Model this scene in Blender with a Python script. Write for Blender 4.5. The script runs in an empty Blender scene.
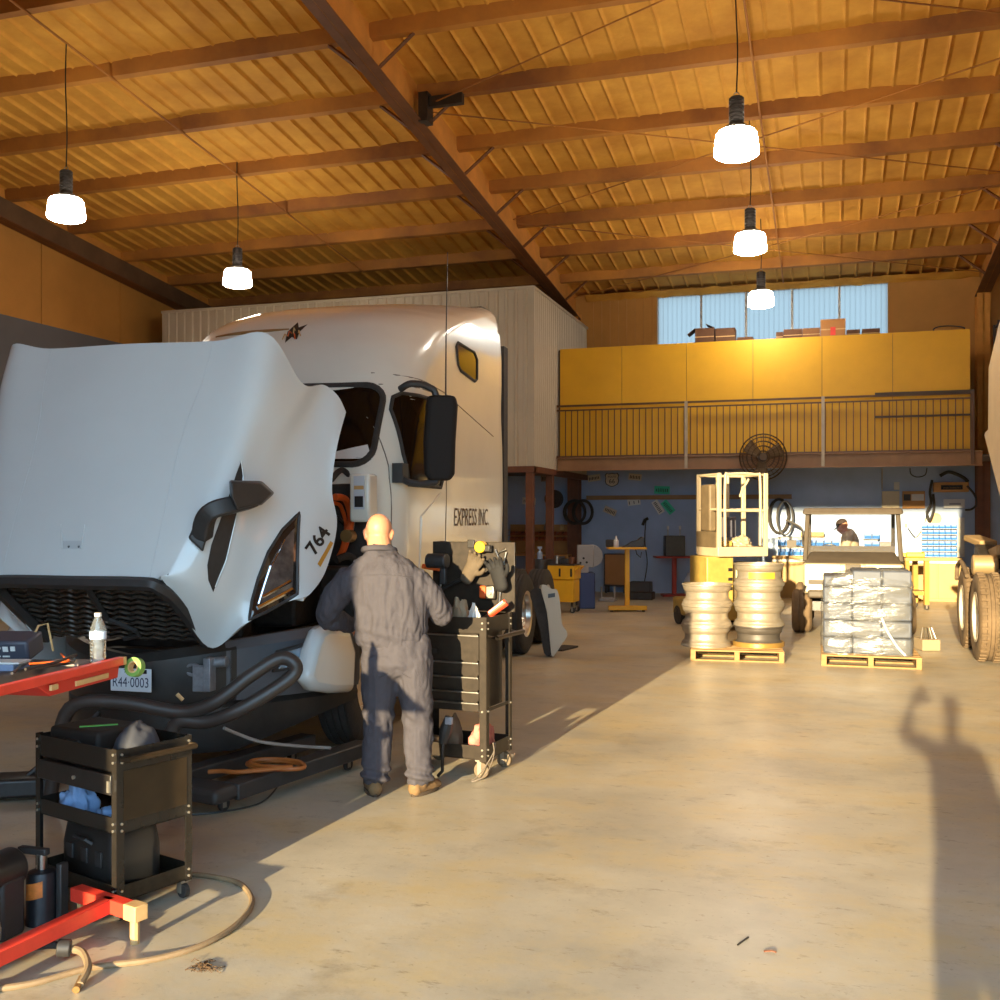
import bpy, bmesh, math, random
from math import sin, cos, pi, sqrt, atan2
from mathutils import Vector, Matrix, noise
from mathutils.bvhtree import BVHTree
random.seed(7)
DEBUG = False
S = bpy.context.scene
COL = S.collection
TH = math.radians(17.55); CT, ST = cos(TH), sin(TH)
F, HZ, CZ = 1050.0, 517.0, 1.78      # focal length in pixels, horizon row, eye height

# ---------- pixel to place ----------
def ray(px, py):
    r, u = (px-500)/F, (HZ-py)/F
    return Vector((r*CT-ST, r*ST+CT, u))
def G(px, py, z=0.0):
    d = ray(px, py); k = (z-CZ)/d.z
    return Vector((d.x*k, d.y*k, z))
def PX(px, py, X):
    d = ray(px, py); k = X/d.x
    return Vector((X, d.y*k, CZ+d.z*k))
def PY(px, py, Y):
    d = ray(px, py); k = Y/d.y
    return Vector((d.x*k, Y, CZ+d.z*k))
def PD(px, py, D):
    d = ray(px, py)
    return Vector((d.x*D, d.y*D, CZ+d.z*D))

# ---------- materials ----------
def lin(c):
    return tuple((v/12.92 if v <= 0.04045 else ((v+0.055)/1.055)**2.4) for v in [x/255 for x in c])
MATS = {}
def mat(name, col, rough=0.5, metal=0.0, var=0.0, scale=6.0, bump=0.0, bscale=40.0, spec=0.5, coat=0.0, trans=0.0, emit=None, estr=0.0, col2=None, alpha=1.0, sheen=0.0):
    if name in MATS: return MATS[name]
    m = bpy.data.materials.new(name); m.use_nodes = True
    nt = m.node_tree; b = nt.nodes['Principled BSDF']
    c = lin(col)
    b.inputs['Base Color'].default_value = (*c, 1)
    b.inputs['Roughness'].default_value = rough
    b.inputs['Metallic'].default_value = metal
    b.inputs['Specular IOR Level'].default_value = spec
    if coat: b.inputs['Coat Weight'].default_value = coat; b.inputs['Coat Roughness'].default_value = 0.08
    if trans: b.inputs['Transmission Weight'].default_value = trans
    if sheen: b.inputs['Sheen Weight'].default_value = sheen
    if alpha < 1: b.inputs['Alpha'].default_value = alpha
    if emit: b.inputs['Emission Color'].default_value = (*lin(emit), 1); b.inputs['Emission Strength'].default_value = estr
    if var > 0 or col2 or bump:
        tc = nt.nodes.new('ShaderNodeTexCoord')
    if var > 0 or col2:
        n = nt.nodes.new('ShaderNodeTexNoise'); n.inputs['Scale'].default_value = scale; n.inputs['Detail'].default_value = 6; n.inputs['Roughness'].default_value = 0.62
        nt.links.new(tc.outputs['Object'], n.inputs['Vector'])
        rp = nt.nodes.new('ShaderNodeValToRGB')
        rp.color_ramp.elements[0].position = 0.32; rp.color_ramp.elements[1].position = 0.68
        if col2: a, e = lin(col2), c
        else: a, e = tuple(v*(1-var) for v in c), tuple(min(1, v*(1+var*0.5)) for v in c)
        rp.color_ramp.elements[0].color = (*a, 1); rp.color_ramp.elements[1].color = (*e, 1)
        nt.links.new(n.outputs['Fac'], rp.inputs['Fac']); nt.links.new(rp.outputs['Color'], b.inputs['Base Color'])
    if bump:
        n2 = nt.nodes.new('ShaderNodeTexNoise'); n2.inputs['Scale'].default_value = bscale; n2.inputs['Detail'].default_value = 4
        nt.links.new(tc.outputs['Object'], n2.inputs['Vector'])
        bp = nt.nodes.new('ShaderNodeBump'); bp.inputs['Strength'].default_value = bump; bp.inputs['Distance'].default_value = 0.02
        nt.links.new(n2.outputs['Fac'], bp.inputs['Height']); nt.links.new(bp.outputs['Normal'], b.inputs['Normal'])
    MATS[name] = m
    return m

# ---------- mesh builder ----------
def RZ(a): return Matrix.Rotation(a, 3, 'Z')
def RX(a): return Matrix.Rotation(a, 3, 'X')
def RY(a): return Matrix.Rotation(a, 3, 'Y')
def axis_frame(d):
    d = Vector(d).normalized()
    a = Vector((0, 0, 1)) if abs(d.z) < 0.95 else Vector((1, 0, 0))
    x = a.cross(d).normalized(); y = d.cross(x)
    return x, y, d
class MB:
    def __init__(s): s.v, s.f, s.mi, s.m = [], [], [], 0
    def raw(s, vs, fs, M=None, o=None):
        b = len(s.v)
        for p in vs:
            p = Vector(p)
            if M is not None: p = M @ p
            if o is not None: p = p + Vector(o)
            s.v.append(p)
        for f in fs:
            s.f.append([b+i for i in f]); s.mi.append(s.m)
        return s
    def box(s, c, sz, R=None):
        x, y, z = sz[0]/2, sz[1]/2, sz[2]/2
        vs = [(-x,-y,-z),(x,-y,-z),(x,y,-z),(-x,y,-z),(-x,-y,z),(x,-y,z),(x,y,z),(-x,y,z)]
        return s.raw(vs, [(0,3,2,1),(4,5,6,7),(0,1,5,4),(1,2,6,5),(2,3,7,6),(3,0,4,7)], R, c)
    def b2(s, lo, hi):
        return s.box([(a+b)/2 for a, b in zip(lo, hi)], [abs(b-a) for a, b in zip(lo, hi)])
    def hexa(s, p):
        return s.raw(p, [(0,3,2,1),(4,5,6,7),(0,1,5,4),(1,2,6,5),(2,3,7,6),(3,0,4,7)])
    def cyl(s, p0, p1, r0, r1=None, n=16, cap=True):
        r1 = r0 if r1 is None else r1
        p0, p1 = Vector(p0), Vector(p1); x, y, d = axis_frame(p1-p0)
        vs = []
        for p, r in ((p0, r0), (p1, r1)):
            for i in range(n):
                a = 2*pi*i/n; vs.append(p+x*(r*cos(a))+y*(r*sin(a)))
        fs = [(i, (i+1) % n, n+(i+1) % n, n+i) for i in range(n)]
        if cap: fs += [tuple(range(n))[::-1], tuple(range(n, 2*n))]
        return s.raw(vs, fs)
    def tube(s, pts, r, n=8, closed=False, sx=1.0):
        pts = [Vector(p) for p in pts]; k = len(pts)
        rs = r if isinstance(r, (list, tuple)) else [r]*k
        vs = []; px = None
        for i, p in enumerate(pts):
            if closed: t = pts[(i+1) % k]-pts[i-1]
            else: t = pts[min(i+1, k-1)]-pts[max(i-1, 0)]
            if t.length < 1e-9: t = Vector((0, 0, 1))
            t.normalize()
            if px is None: x, y, _ = axis_frame(t)
            else:
                x = px-t*px.dot(t)
                if x.length < 1e-6: x, y, _ = axis_frame(t)
                x.normalize(); y = t.cross(x)
            px = x
            for j in range(n):
                a = 2*pi*j/n; vs.append(p+x*(rs[i]*cos(a)*sx)+y*(rs[i]*sin(a)))
        fs = []
        for i in range(k if closed else k-1):
            a, b = i*n, ((i+1) % k)*n
            for j in range(n): fs.append((a+j, a+(j+1) % n, b+(j+1) % n, b+j))
        if not closed: fs += [tuple(range(n))[::-1], tuple(range((k-1)*n, k*n))]
        return s.raw(vs, fs)
    def lathe(s, prof, o=(0,0,0), M=None, n=32, closed=False):
        vs = []; k = len(prof)
        for r, z in prof:
            for j in range(n):
                a = 2*pi*j/n; vs.append((r*cos(a), r*sin(a), z))
        fs = []
        for i in range(k if closed else k-1):
            a, b = i*n, ((i+1) % k)*n
            for j in range(n): fs.append((a+j, a+(j+1) % n, b+(j+1) % n, b+j))
        if not closed:
            fs += [tuple(range(n))[::-1], tuple(range((k-1)*n, k*n))]
        return s.raw(vs, fs, M, o)
    def prism(s, poly, h0, h1, M=None, o=None):
        n = len(poly)
        vs = [(x, y, h0) for x, y in poly]+[(x, y, h1) for x, y in poly]
        fs = [tuple(range(n))[::-1], tuple(range(n, 2*n))]+[(i, (i+1) % n, n+(i+1) % n, n+i) for i in range(n)]
        return s.raw(vs, fs, M, o)
    def grid(s, fn, nu, nv, cu=False):
        vs = [fn(i/(nu if cu else nu-1), j/(nv-1)) for j in range(nv) for i in range(nu)]
        fs = []
        for j in range(nv-1):
            for i in range(nu if cu else nu-1):
                i2 = (i+1) % nu
                fs.append((j*nu+i, j*nu+i2, (j+1)*nu+i2, (j+1)*nu+i))
        return s.raw(vs, fs)
    def sph(s, c, r, nu=16, nv=10, R=None):
        if not isinstance(r, (tuple, list)): r = (r, r, r)
        vs = []
        for j in range(nv+1):
            t = pi*j/nv
            for i in range(nu):
                a = 2*pi*i/nu; vs.append((r[0]*sin(t)*cos(a), r[1]*sin(t)*sin(a), r[2]*cos(t)))
        fs = [(j*nu+i, j*nu+(i+1) % nu, (j+1)*nu+(i+1) % nu, (j+1)*nu+i) for j in range(nv) for i in range(nu)]
        return s.raw(vs, fs, R, c)
    def build(s, name, ms, parent=None, smooth=35, bevel=0, solid=0, sub=0, off=None, segs=2):
        me = bpy.data.meshes.new(name)
        vs = s.v if off is None else [p-Vector(off) for p in s.v]
        me.from_pydata([tuple(p) for p in vs], [], s.f)
        ms = ms if isinstance(ms, (list, tuple)) else [ms]
        for m in ms: me.materials.append(m)
        if len(ms) > 1: me.polygons.foreach_set('material_index', s.mi)
        bm = bmesh.new(); bm.from_mesh(me)
        bmesh.ops.remove_doubles(bm, verts=bm.verts, dist=1e-6)
        bmesh.ops.recalc_face_normals(bm, faces=bm.faces); bm.to_mesh(me); bm.free()
        o = bpy.data.objects.new(name, me); COL.objects.link(o)
        if smooth:
            me.polygons.foreach_set('use_smooth', [True]*len(me.polygons))
            me.set_sharp_from_angle(angle=math.radians(smooth))
        if solid:
            md = o.modifiers.new('s', 'SOLIDIFY'); md.thickness = solid; md.offset = -1
        if bevel:
            md = o.modifiers.new('b', 'BEVEL'); md.width = bevel; md.segments = segs; md.limit_method = 'ANGLE'; md.angle_limit = math.radians(40)
        if sub:
            md = o.modifiers.new('u', 'SUBSURF'); md.levels = sub; md.render_levels = sub
        if parent is not None: o.parent = parent
        me.update()
        return o
    def bvh(s): return BVHTree.FromPolygons(s.v, s.f)

def thing(name, label, cat, loc=(0,0,0), rz=0.0, group=None):
    o = bpy.data.objects.new(name, None); COL.objects.link(o); o.empty_display_size = 0.1
    o.location = loc; o.rotation_euler = (0, 0, rz)
    o['label'] = label; o['category'] = cat
    if group: o['group'] = group
    return o
def tag(o, label, cat, group=None):
    o['label'] = label; o['category'] = cat
    if group: o['group'] = group
    return o
def struct(o):
    o['kind'] = 'structure'; return o
def dup(o, parent=None, loc=None, rz=None, label=None, scale=None):
    c = o.copy(); COL.objects.link(c)
    if parent is not None: c.parent = parent
    if loc is not None: c.location = loc
    if rz is not None: c.rotation_euler = (0, 0, rz)
    if scale is not None: c.scale = scale
    if label: c['label'] = label
    for ch in list(o.children): dup(ch, c)
    return c
def freeze(o, keep=True):
    """bake an object's modifiers into its mesh"""
    dg = bpy.context.evaluated_depsgraph_get()
    me = bpy.data.meshes.new_from_object(o.evaluated_get(dg))
    o.modifiers.clear(); o.data = me
    return o
def fuse(mb, name, m, parent=None, vox=0.012, it=6, off=None, wr=None):
    """closed shapes run together into one continuous surface; wr(p, n) moves each point along its normal"""
    o = mb.build(name, m, None, smooth=0, off=off)
    md = o.modifiers.new('r', 'REMESH'); md.mode = 'VOXEL'; md.voxel_size = vox
    if it:
        md = o.modifiers.new('s', 'SMOOTH'); md.factor = 0.5; md.iterations = it
    bpy.context.view_layer.update()
    freeze(o)
    me = o.data
    if wr:
        ns = [v.normal.copy() for v in me.vertices]
        for v, n in zip(me.vertices, ns): v.co = v.co+n*wr(v.co, n)
    me.polygons.foreach_set('use_smooth', [True]*len(me.polygons))
    if parent is not None: o.parent = parent
    return o
def limb(mb, pts, rad, n=14, up=(0,0,1), steps=5):
    """tapered limb through joints, radii may be (side, front) pairs; rounded ends"""
    P = [Vector(p) for p in pts]; R = [r if isinstance(r, (tuple, list)) else (r, r) for r in rad]
    Q, RR = [], []
    for i in range(len(P)-1):
        a, b = P[max(i-1, 0)], P[i]; c, d = P[i+1], P[min(i+2, len(P)-1)]
        for k in range(steps):
            t = k/steps
            q = 0.5*((2*b)+(c-a)*t+(2*a-5*b+4*c-d)*t*t+(3*b-a-3*c+d)*t**3)
            Q.append(q); RR.append((R[i][0]*(1-t)+R[i+1][0]*t, R[i][1]*(1-t)+R[i+1][1]*t))
    Q.append(P[-1]); RR.append(R[-1])
    t0 = (Q[1]-Q[0]).normalized(); t1 = (Q[-1]-Q[-2]).normalized()
    a, b = max(RR[0])*0.5, max(RR[-1])*0.5
    Q = [Q[0]-t0*a, Q[0]-t0*a*0.6]+Q+[Q[-1]+t1*b*0.6, Q[-1]+t1*b]
    f = lambda r, k: (r[0]*k, r[1]*k)
    RR = [f(RR[0], .3), f(RR[0], .75)]+RR+[f(RR[-1], .75), f(RR[-1], .3)]
    vs, k = [], len(Q); px = None
    for i in range(k):
        t = (Q[min(i+1, k-1)]-Q[max(i-1, 0)]).normalized()
        x = px if px is not None else Vector((1, 0, 0))
        x = x-t*x.dot(t)
        if x.length < 0.1: x = Vector((0, 1, 0))-t*t.y
        x.normalize(); y = t.cross(x); px = x
        for j in range(n):
            g = 2*pi*j/n; vs.append(Q[i]+x*(RR[i][0]*cos(g))+y*(RR[i][1]*sin(g)))
    fs = []
    for i in range(k-1):
        for j in range(n): fs.append((i*n+j, i*n+(j+1) % n, (i+1)*n+(j+1) % n, (i+1)*n+j))
    fs += [tuple(range(n))[::-1], tuple(range((k-1)*n, k*n))]
    mb.raw(vs, fs); return mb
def crom(pts, n=8, closed=False):
    P = [Vector(p) for p in pts]; k = len(P); out = []
    for i in range(k if closed else k-1):
        if closed: a, b, c, d = P[i-1], P[i], P[(i+1) % k], P[(i+2) % k]
        else: a, b, c, d = P[max(i-1, 0)], P[i], P[i+1], P[min(i+2, k-1)]
        for j in range(n):
            t = j/n
            out.append(0.5*((2*b)+(c-a)*t+(2*a-5*b+4*c-d)*t*t+(3*b-a-3*c+d)*t**3))
    if not closed: out.append(P[-1])
    return out
def rrect(w, h, r, n=5, cx=0, cy=0):
    out = []
    for sx, sy, a0 in ((1,1,0), (-1,1,90), (-1,-1,180), (1,-1,270)):
        for i in range(n+1):
            a = math.radians(a0+90*i/n)
            out.append((cx+sx*(w/2-r)+r*cos(a), cy+sy*(h/2-r)+r*sin(a)))
    return out
def text_geo(txt, size, align='CENTER', depth=0.0, bold=0.0):
    cu = bpy.data.curves.new('t', 'FONT'); cu.body = txt; cu.size = size; cu.align_x = align; cu.align_y = 'CENTER'; cu.extrude = depth; cu.resolution_u = 3; cu.offset = bold*size
    o = bpy.data.objects.new('t', cu); COL.objects.link(o)
    bpy.context.view_layer.update()
    me = bpy.data.meshes.new_from_object(o.evaluated_get(bpy.context.evaluated_depsgraph_get()))
    vs = [v.co.copy() for v in me.vertices]; fs = [tuple(p.vertices) for p in me.polygons]
    bpy.data.objects.remove(o); bpy.data.curves.remove(cu); bpy.data.meshes.remove(me)
    return vs, fs
def patch(bvh, outline, to3, direction, lift=0.004, rings=8):
    """fill a star-shaped 2-D outline with a net of points laid on a surface"""
    mb = MB(); n = len(outline)
    cx = sum(p[0] for p in outline)/n; cy = sum(p[1] for p in outline)/n
    D = Vector(direction)
    def hit(x, y):
        p = to3(x, y); r = bvh.ray_cast(p, D)
        if r[0] is None: r = bvh.find_nearest(p)
        nn = r[1] if r[1].dot(D) < 0 else -r[1]
        return r[0]+nn*lift
    vs = [hit(cx, cy)]
    for k in range(1, rings+1):
        for x, y in outline: vs.append(hit(cx+(x-cx)*k/rings, cy+(y-cy)*k/rings))
    fs = [(0, 1+i, 1+(i+1) % n) for i in range(n)]
    for k in range(rings-1):
        a, b = 1+k*n, 1+(k+1)*n
        fs += [(a+i, b+i, b+(i+1) % n, a+(i+1) % n) for i in range(n)]
    mb.raw(vs, fs)
    return mb, vs[-n:]

# ---------- palette ----------
M_conc = None
M_white = mat('white_paint', (232,232,228), 0.22, 0, 0.06, 2.0, coat=0.6)
M_black = mat('black_metal', (46,42,39), 0.38, 0.0, 0.25, 14)
M_blackgloss = mat('black_gloss', (40,36,32), 0.26, 0.0, 0.2, 10)
M_plastic = mat('black_plastic', (50,48,47), 0.5, 0, 0.15, 20)
M_rubber = mat('rubber', (54,49,45), 0.8, 0, 0.3, 12, 0.3, 60)
M_dusty = mat('dusty_rubber', (108,88,64), 0.85, 0, 0.35, 6, 0.3, 60)
M_steel = mat('steel', (170,165,158), 0.35, 1.0, 0.2, 10)
M_chrome = mat('chrome', (215,215,215), 0.12, 1.0)
M_galv = mat('zinc', (190,185,175), 0.45, 0.7, 0.15, 12)
M_glass = mat('dark_glass', (10,10,11), 0.08, 0, spec=0.3)
M_red = mat('red_paint', (232,66,48), 0.35, 0, 0.12, 8)
M_tan = mat('plain_tan', (205,165,110), 0.6, 0, 0.2, 12)
M_wood = mat('pale_wood', (176,142,92), 0.7, 0, 0.25, 10)
M_brown = mat('red_oxide_steel', (112,66,40), 0.55, 0, 0.3, 5)
M_yellow = mat('yellow_paint', (226,168,20), 0.45, 0, 0.1, 4)
M_orange = mat('orange_rubber', (214,88,26), 0.5, 0, 0.1, 8)
M_card = mat('cardboard', (140,96,58), 0.85, 0, 0.12, 6)
M_blue = mat('blue_plastic', (60,120,200), 0.4, 0, 0.08, 8)
M_label = mat('paper_white', (206,204,198), 0.7)
M_ink = mat('ink', (22,20,20), 0.6)
M_alu = mat('aluminium', (214,206,194), 0.3, 0.9, 0.12, 5)
# ================= the hall =================
XL, XR, YF, YB, YM = -15.1, 11.9, -1.0, 24.6, 21.5
ROOF0, RS = 9.68, 0.105            # roof height at Y=0 and fall per metre of depth
def roof(y): return ROOF0-RS*y
DX0, DX1, DH = -3.436, 5.6, 6.12    # big door opening

def concrete():
    m = bpy.data.materials.new('concrete_floor'); m.use_nodes = True; nt = m.node_tree; N = nt.nodes; L = nt.links
    b = N['Principled BSDF']; tc = N.new('ShaderNodeTexCoord')
    def noi(sc, det, rg=0.6, st=None):
        n = N.new('ShaderNodeTexNoise'); n.inputs['Scale'].default_value = sc; n.inputs['Detail'].default_value = det; n.inputs['Roughness'].default_value = rg
        if st:
            mp = N.new('ShaderNodeMapping'); mp.inputs['Scale'].default_value = st; mp.inputs['Rotation'].default_value = (0, 0, -0.3)
            L.new(tc.outputs['Object'], mp.inputs['Vector']); L.new(mp.outputs['Vector'], n.inputs['Vector'])
        else: L.new(tc.outputs['Object'], n.inputs['Vector'])
        return n
    def ramp(src, p0, p1, c0, c1):
        r = N.new('ShaderNodeValToRGB'); r.color_ramp.elements[0].position = p0; r.color_ramp.elements[1].position = p1
        r.color_ramp.elements[0].color = (*lin(c0), 1); r.color_ramp.elements[1].color = (*lin(c1), 1)
        L.new(src.outputs['Fac'], r.inputs['Fac']); return r
    def mix(a, c, fac):
        x = N.new('ShaderNodeMix'); x.data_type = 'RGBA'
        L.new(fac, x.inputs['Factor']); L.new(a, x.inputs['A'])
        if isinstance(c, tuple): x.inputs['B'].default_value = (*lin(c), 1)
        else: L.new(c, x.inputs['B'])
        return x.outputs['Result']
    base = ramp(noi(0.55, 8, 0.65), 0.34, 0.66, (156,147,131), (198,187,165))
    dust = ramp(noi(1.4, 6, 0.7, (0.8, 1.15, 1)), 0.46, 0.66, (0,0,0), (225,225,225))
    c = mix(base.outputs['Color'], (190,168,122), dust.outputs['Color'])
    stain = ramp(noi(2.3, 8, 0.72), 0.56, 0.72, (0,0,0), (190,190,190))
    c = mix(c, (128,112,90), stain.outputs['Color'])
    scuff = ramp(noi(8, 6, 0.78, (0.55, 1.35, 1)), 0.58, 0.70, (0,0,0), (215,215,215))
    c = mix(c, (112,92,66), scuff.outputs['Color'])
    spk = ramp(noi(26, 3, 0.6), 0.64, 0.72, (0,0,0), (180,180,180))
    c = mix(c, (120,100,75), spk.outputs['Color'])
    L.new(c, b.inputs['Base Color'])
    rr = N.new('ShaderNodeMapRange'); rr.inputs['To Min'].default_value = 0.3; rr.inputs['To Max'].default_value = 0.5
    L.new(noi(1.7, 6).outputs['Fac'], rr.inputs['Value']); L.new(rr.outputs['Result'], b.inputs['Roughness'])
    b.inputs['Specular IOR Level'].default_value = 0.45
    bp = N.new('ShaderNodeBump'); bp.inputs['Strength'].default_value = 0.12; bp.inputs['Distance'].default_value = 0.01
    L.new(noi(18, 6).outputs['Fac'], bp.inputs['Height']); L.new(bp.outputs['Normal'], b.inputs['Normal'])
    return m
M_conc = concrete()
struct(MB().b2((XL, YF, -0.2), (XR, YB, 0)).build('floor', M_conc, smooth=0))
M_ground = mat('yard_ground', (172,158,134), 0.9, 0, 0.25, 0.8)
struct(MB().b2((-60, -70, -0.25), (60, YF-0.001, -0.02)).build('ground', M_ground, smooth=0))

# ---- roof: sprayed foam over ribbed sheets ----
M_foam = mat('spray_foam', (226,166,64), 0.85, 0, 0.16, 1.3, 0.35, 9, col2=(196,134,44))
PUR = [14.5+1.7*k for k in range(-9, 6)]
def foam(u, v):
    x = XL+(XR-XL)*u; y = YF+(YB-YF)*v
    k = (x/0.335) % 1.0
    rib = (0.052+0.009*noise.noise(Vector((x*0.9, y*0.7, 9))))*max(0, 1-abs(k-0.5)/0.085)*min(1.0, min(abs(y-p) for p in PUR)/0.35)
    n = noise.noise(Vector((x*1.1, y*0.5, 3.1)))*0.035+noise.noise(Vector((x*4, y*2.2, 0.4)))*0.014
    d = min(abs(y-p) for p in PUR)
    cove = -0.05*max(0, 1-d/0.12)
    return (x, y, roof(y)-rib+n+cove)
mb = MB(); mb.grid(foam, 1450, 84)
struct(mb.build('ceiling', M_foam, smooth=60, solid=-0.12))
M_purlin = mat('foamed_purlin', (200,134,52), 0.75, 0, 0.18, 0.55, col2=(128,78,36))
M_rafter = mat('rafter_steel', (118,72,36), 0.55, 0, 0.3, 2.0)
tr = 0
def trim(mb, m, **k):
    global tr
    tr += 1
    return struct(mb.build('trim_%d' % tr, m, **k))
for y in PUR:
    if y < YF+0.3 or y > YB-0.2: continue
    mb = MB(); z = roof(y)
    def top(u, v, y=y, z=z):
        x = XL+0.05+(XR-XL-0.1)*u
        pr = [(-0.09, 0.02), (-0.075, -0.12), (-0.055, -0.2), (0.05, -0.215), (0.055, -0.2), (0.045, -0.16), (0.06, -0.06), (0.10, 0.02)][int(round(v*7))]
        w = noise.noise(Vector((x*1.5, y, 7)))*0.012
        return (x, y+pr[0]+w, z+pr[1]+w)
    mb.grid(top, 90, 8)
    trim(mb, M_purlin, smooth=50)
M_raftop = mat('foamed_rafter', (214,146,62), 0.8, 0, 0.2, 2)
for xr in (XL+0.16, -5.85, 3.05, XR-0.16):
    mb = MB(); H = 0.62
    for (a, b, mi, t0, t1) in ((-0.008, 0.008, 1, 0.0, H), (-0.14, 0.14, 0, H-0.016, H)):
        y0, y1 = YF+0.1, YB-0.12; mb.m = mi
        mb.hexa([(xr+a, y0, roof(y0)-t1), (xr+b, y0, roof(y0)-t1), (xr+b, y1, roof(y1)-t1), (xr+a, y1, roof(y1)-t1),
                 (xr+a, y0, roof(y0)-t0), (xr+b, y0, roof(y0)-t0), (xr+b, y1, roof(y1)-t0), (xr+a, y1, roof(y1)-t0)])
    rf = trim(mb, [M_rafter, M_raftop], smooth=0)
    if abs(xr) < 8:
        for y in PUR:
            if 9 < y < YB-0.5:
                for sx in (-1, 1):
                    MB().tube([(xr+sx*0.13, y-0.02, roof(y)-H+0.02), (xr+sx*0.62, y, roof(y)-0.2)], 0.028, 4).build('flange_brace', M_rafter, rf, smooth=0)
        for y in (14.35,):
            MB().b2((xr+0.1, y-0.12, roof(y)-0.62), (xr+0.24, y+0.12, roof(y)-0.2)).b2((xr+0.2, y-0.05, roof(y)-0.4), (xr+0.75, y+0.05, roof(y)-0.25)).build('brace_bracket', M_black, rf, smooth=0)
    # wall column under the rafter
    mb = MB(); y = YB-0.26
    for za, zb_, mi in ((0, 3.05, 0), (3.05, roof(y)-0.5, 1)):
        mb.m = mi; mb.b2((xr-0.13, y+0.2, za), (xr+0.13, y+0.22, zb_)).b2((xr-0.13, y-0.14, za), (xr+0.13, y-0.12, zb_)).b2((xr-0.008, y-0.14, za), (xr+0.008, y+0.22, zb_))
    trim(mb, [M_brown, M_raftop], smooth=0)
for y0, y1 in ((10.4, 14.4), (14.6, 18.85), (19.05, 23.7)):
    for a, b in ((y0, y1), (y1, y0)):
        trim(MB().tube([(-5.7, a, roof(a)-0.34), (2.95, b, roof(b)-0.34)], 0.011, 6), M_purlin)
# conduits that carry the lamps
for x, ya, yb in ((-9.9, YF+1, 21.3), (-1.02, YF+1, 23.9)):
    trim(MB().tube([(x, y, roof(y)-0.235) for y in (ya, (ya+yb)/2, yb)], 0.016, 6), M_purlin)

# ---- walls ----
M_bluewall = mat('blue_wall_paint', (162,180,210), 0.6, 0, 0.14, 1.1)
M_tanwall = mat('tan_wall_sheet', (196,138,64), 0.7, 0, 0.12, 1.0)
M_greywall = mat('grey_wall_paint', (104,104,108), 0.7, 0, 0.12, 1.0)
M_sheet = mat('ivory_sheet', (186,173,150), 0.45, 0, 0.06, 1.5)
WX0, WX1 = PY(657, 320, YB).x, PY(888, 320, YB).x
WZ0, WZ1 = 5.2, 6.95
T = 0.25
mb = MB()
mb.m = 0; mb.b2((XL-T, YB, 0), (XR+T, YB+T, 3.0))
mb.m = 1
mb.b2((XL-T, YB, 3.0), (WX0, YB+T, 8.0)); mb.b2((WX1, YB, 3.0), (XR+T, YB+T, 8.0))
mb.b2((WX0, YB, 3.0), (WX1, YB+T, WZ0)); mb.b2((WX0, YB, WZ1), (WX1, YB+T, 8.0))
x = -5.5
while x < WX0-0.12:                                   # ribbed sheet left of the window
    mb.b2((x, YB-0.035, 5.3), (x+0.07, YB, roof(YB)-0.12)); x += 0.2
struct(mb.build('wall_back', [M_bluewall, M_tanwall], smooth=0))
# translucent ribbed panels
mt = bpy.data.materials.new('translucent_panel'); mt.use_nodes = True
nt = mt.node_tree; nt.nodes.clear(); o_ = nt.nodes.new('ShaderNodeOutputMaterial')
ms_ = nt.nodes.new('ShaderNodeMixShader'); ms_.inputs[0].default_value = 0.55
t1 = nt.nodes.new('ShaderNodeBsdfTranslucent'); t1.inputs['Color'].default_value = (0.26,0.25,0.23,1)
t2 = nt.nodes.new('ShaderNodeBsdfTransparent'); t2.inputs['Color'].default_value = (0.13,0.12,0.11,1)
nt.links.new(t1.outputs[0], ms_.inputs[1]); nt.links.new(t2.outputs[0], ms_.inputs[2]); nt.links.new(ms_.outputs[0], o_.inputs[0])
mb = MB()
def win(u, v):
    x = WX0+(WX1-WX0)*u; k = (x/0.11) % 1
    return (x, YB+0.12-0.02*max(0, 1-abs(k-0.5)/0.2), WZ0+(WZ1-WZ0)*v)
mb.grid(win, 400, 2)
wn = struct(mb.build('window_1', mt, smooth=0))
mb = MB()
for k in range(1, 5):
    x = WX0+(WX1-WX0)*k/5; mb.b2((x-0.025, YB+0.06, WZ0), (x+0.025, YB+0.09, WZ1))
mb.build('mullion', M_galv, wn, smooth=0)
# foam lip over the window
trim(MB().grid(lambda u, v: (-5.6+8.6*u, YB-0.02-0.2*v, roof(YB)-0.05-0.12*(1-v)+0.04*noise.noise(Vector((u*30, v*3, 1)))), 90, 6), M_foam, smooth=60)
# left wall: blue grey below, tan sheets above
mb = MB(); mb.m = 0; mb.b2((XL-T, YF, 0), (XL, YB, 5.65)); mb.m = 1
y = YB
while y > YF:
    y2 = max(y-2.44, YF); mb.b2((XL-T, y2+0.012, 5.65), (XL, y-0.012, 9.9)); y = y2
mb.b2((XL-T, YF, 5.65), (XL-0.03, YB, 9.9))
struct(mb.build('wall_left', [M_greywall, M_tanwall], smooth=0))
y0, y1 = YF+0.1, YB-0.1
M_shade = mat('dark_strut', (74,58,44), 0.6, 0, 0.2, 2); M_eave = mat('eave_strut', (112,84,58), 0.6, 0, 0.35, 1.2)
mb = MB(); mb.hexa([(XL+0.001, y0, roof(y0)-0.78), (XL+0.24, y0, roof(y0)-0.78), (XL+0.24, y1, roof(y1)-0.52), (XL+0.001, y1, roof(y1)-0.52),
                    (XL+0.001, y0, roof(y0)-0.25), (XL+0.24, y0, roof(y0)-0.25), (XL+0.24, y1, roof(y1)-0.2), (XL+0.001, y1, roof(y1)-0.2)])
trim(mb, M_eave, smooth=0)
struct(MB().b2((XR, YF, 0), (XR+T, YB, 8.8)).build('wall_right', M_tanwall, smooth=0))
mb = MB()
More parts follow.
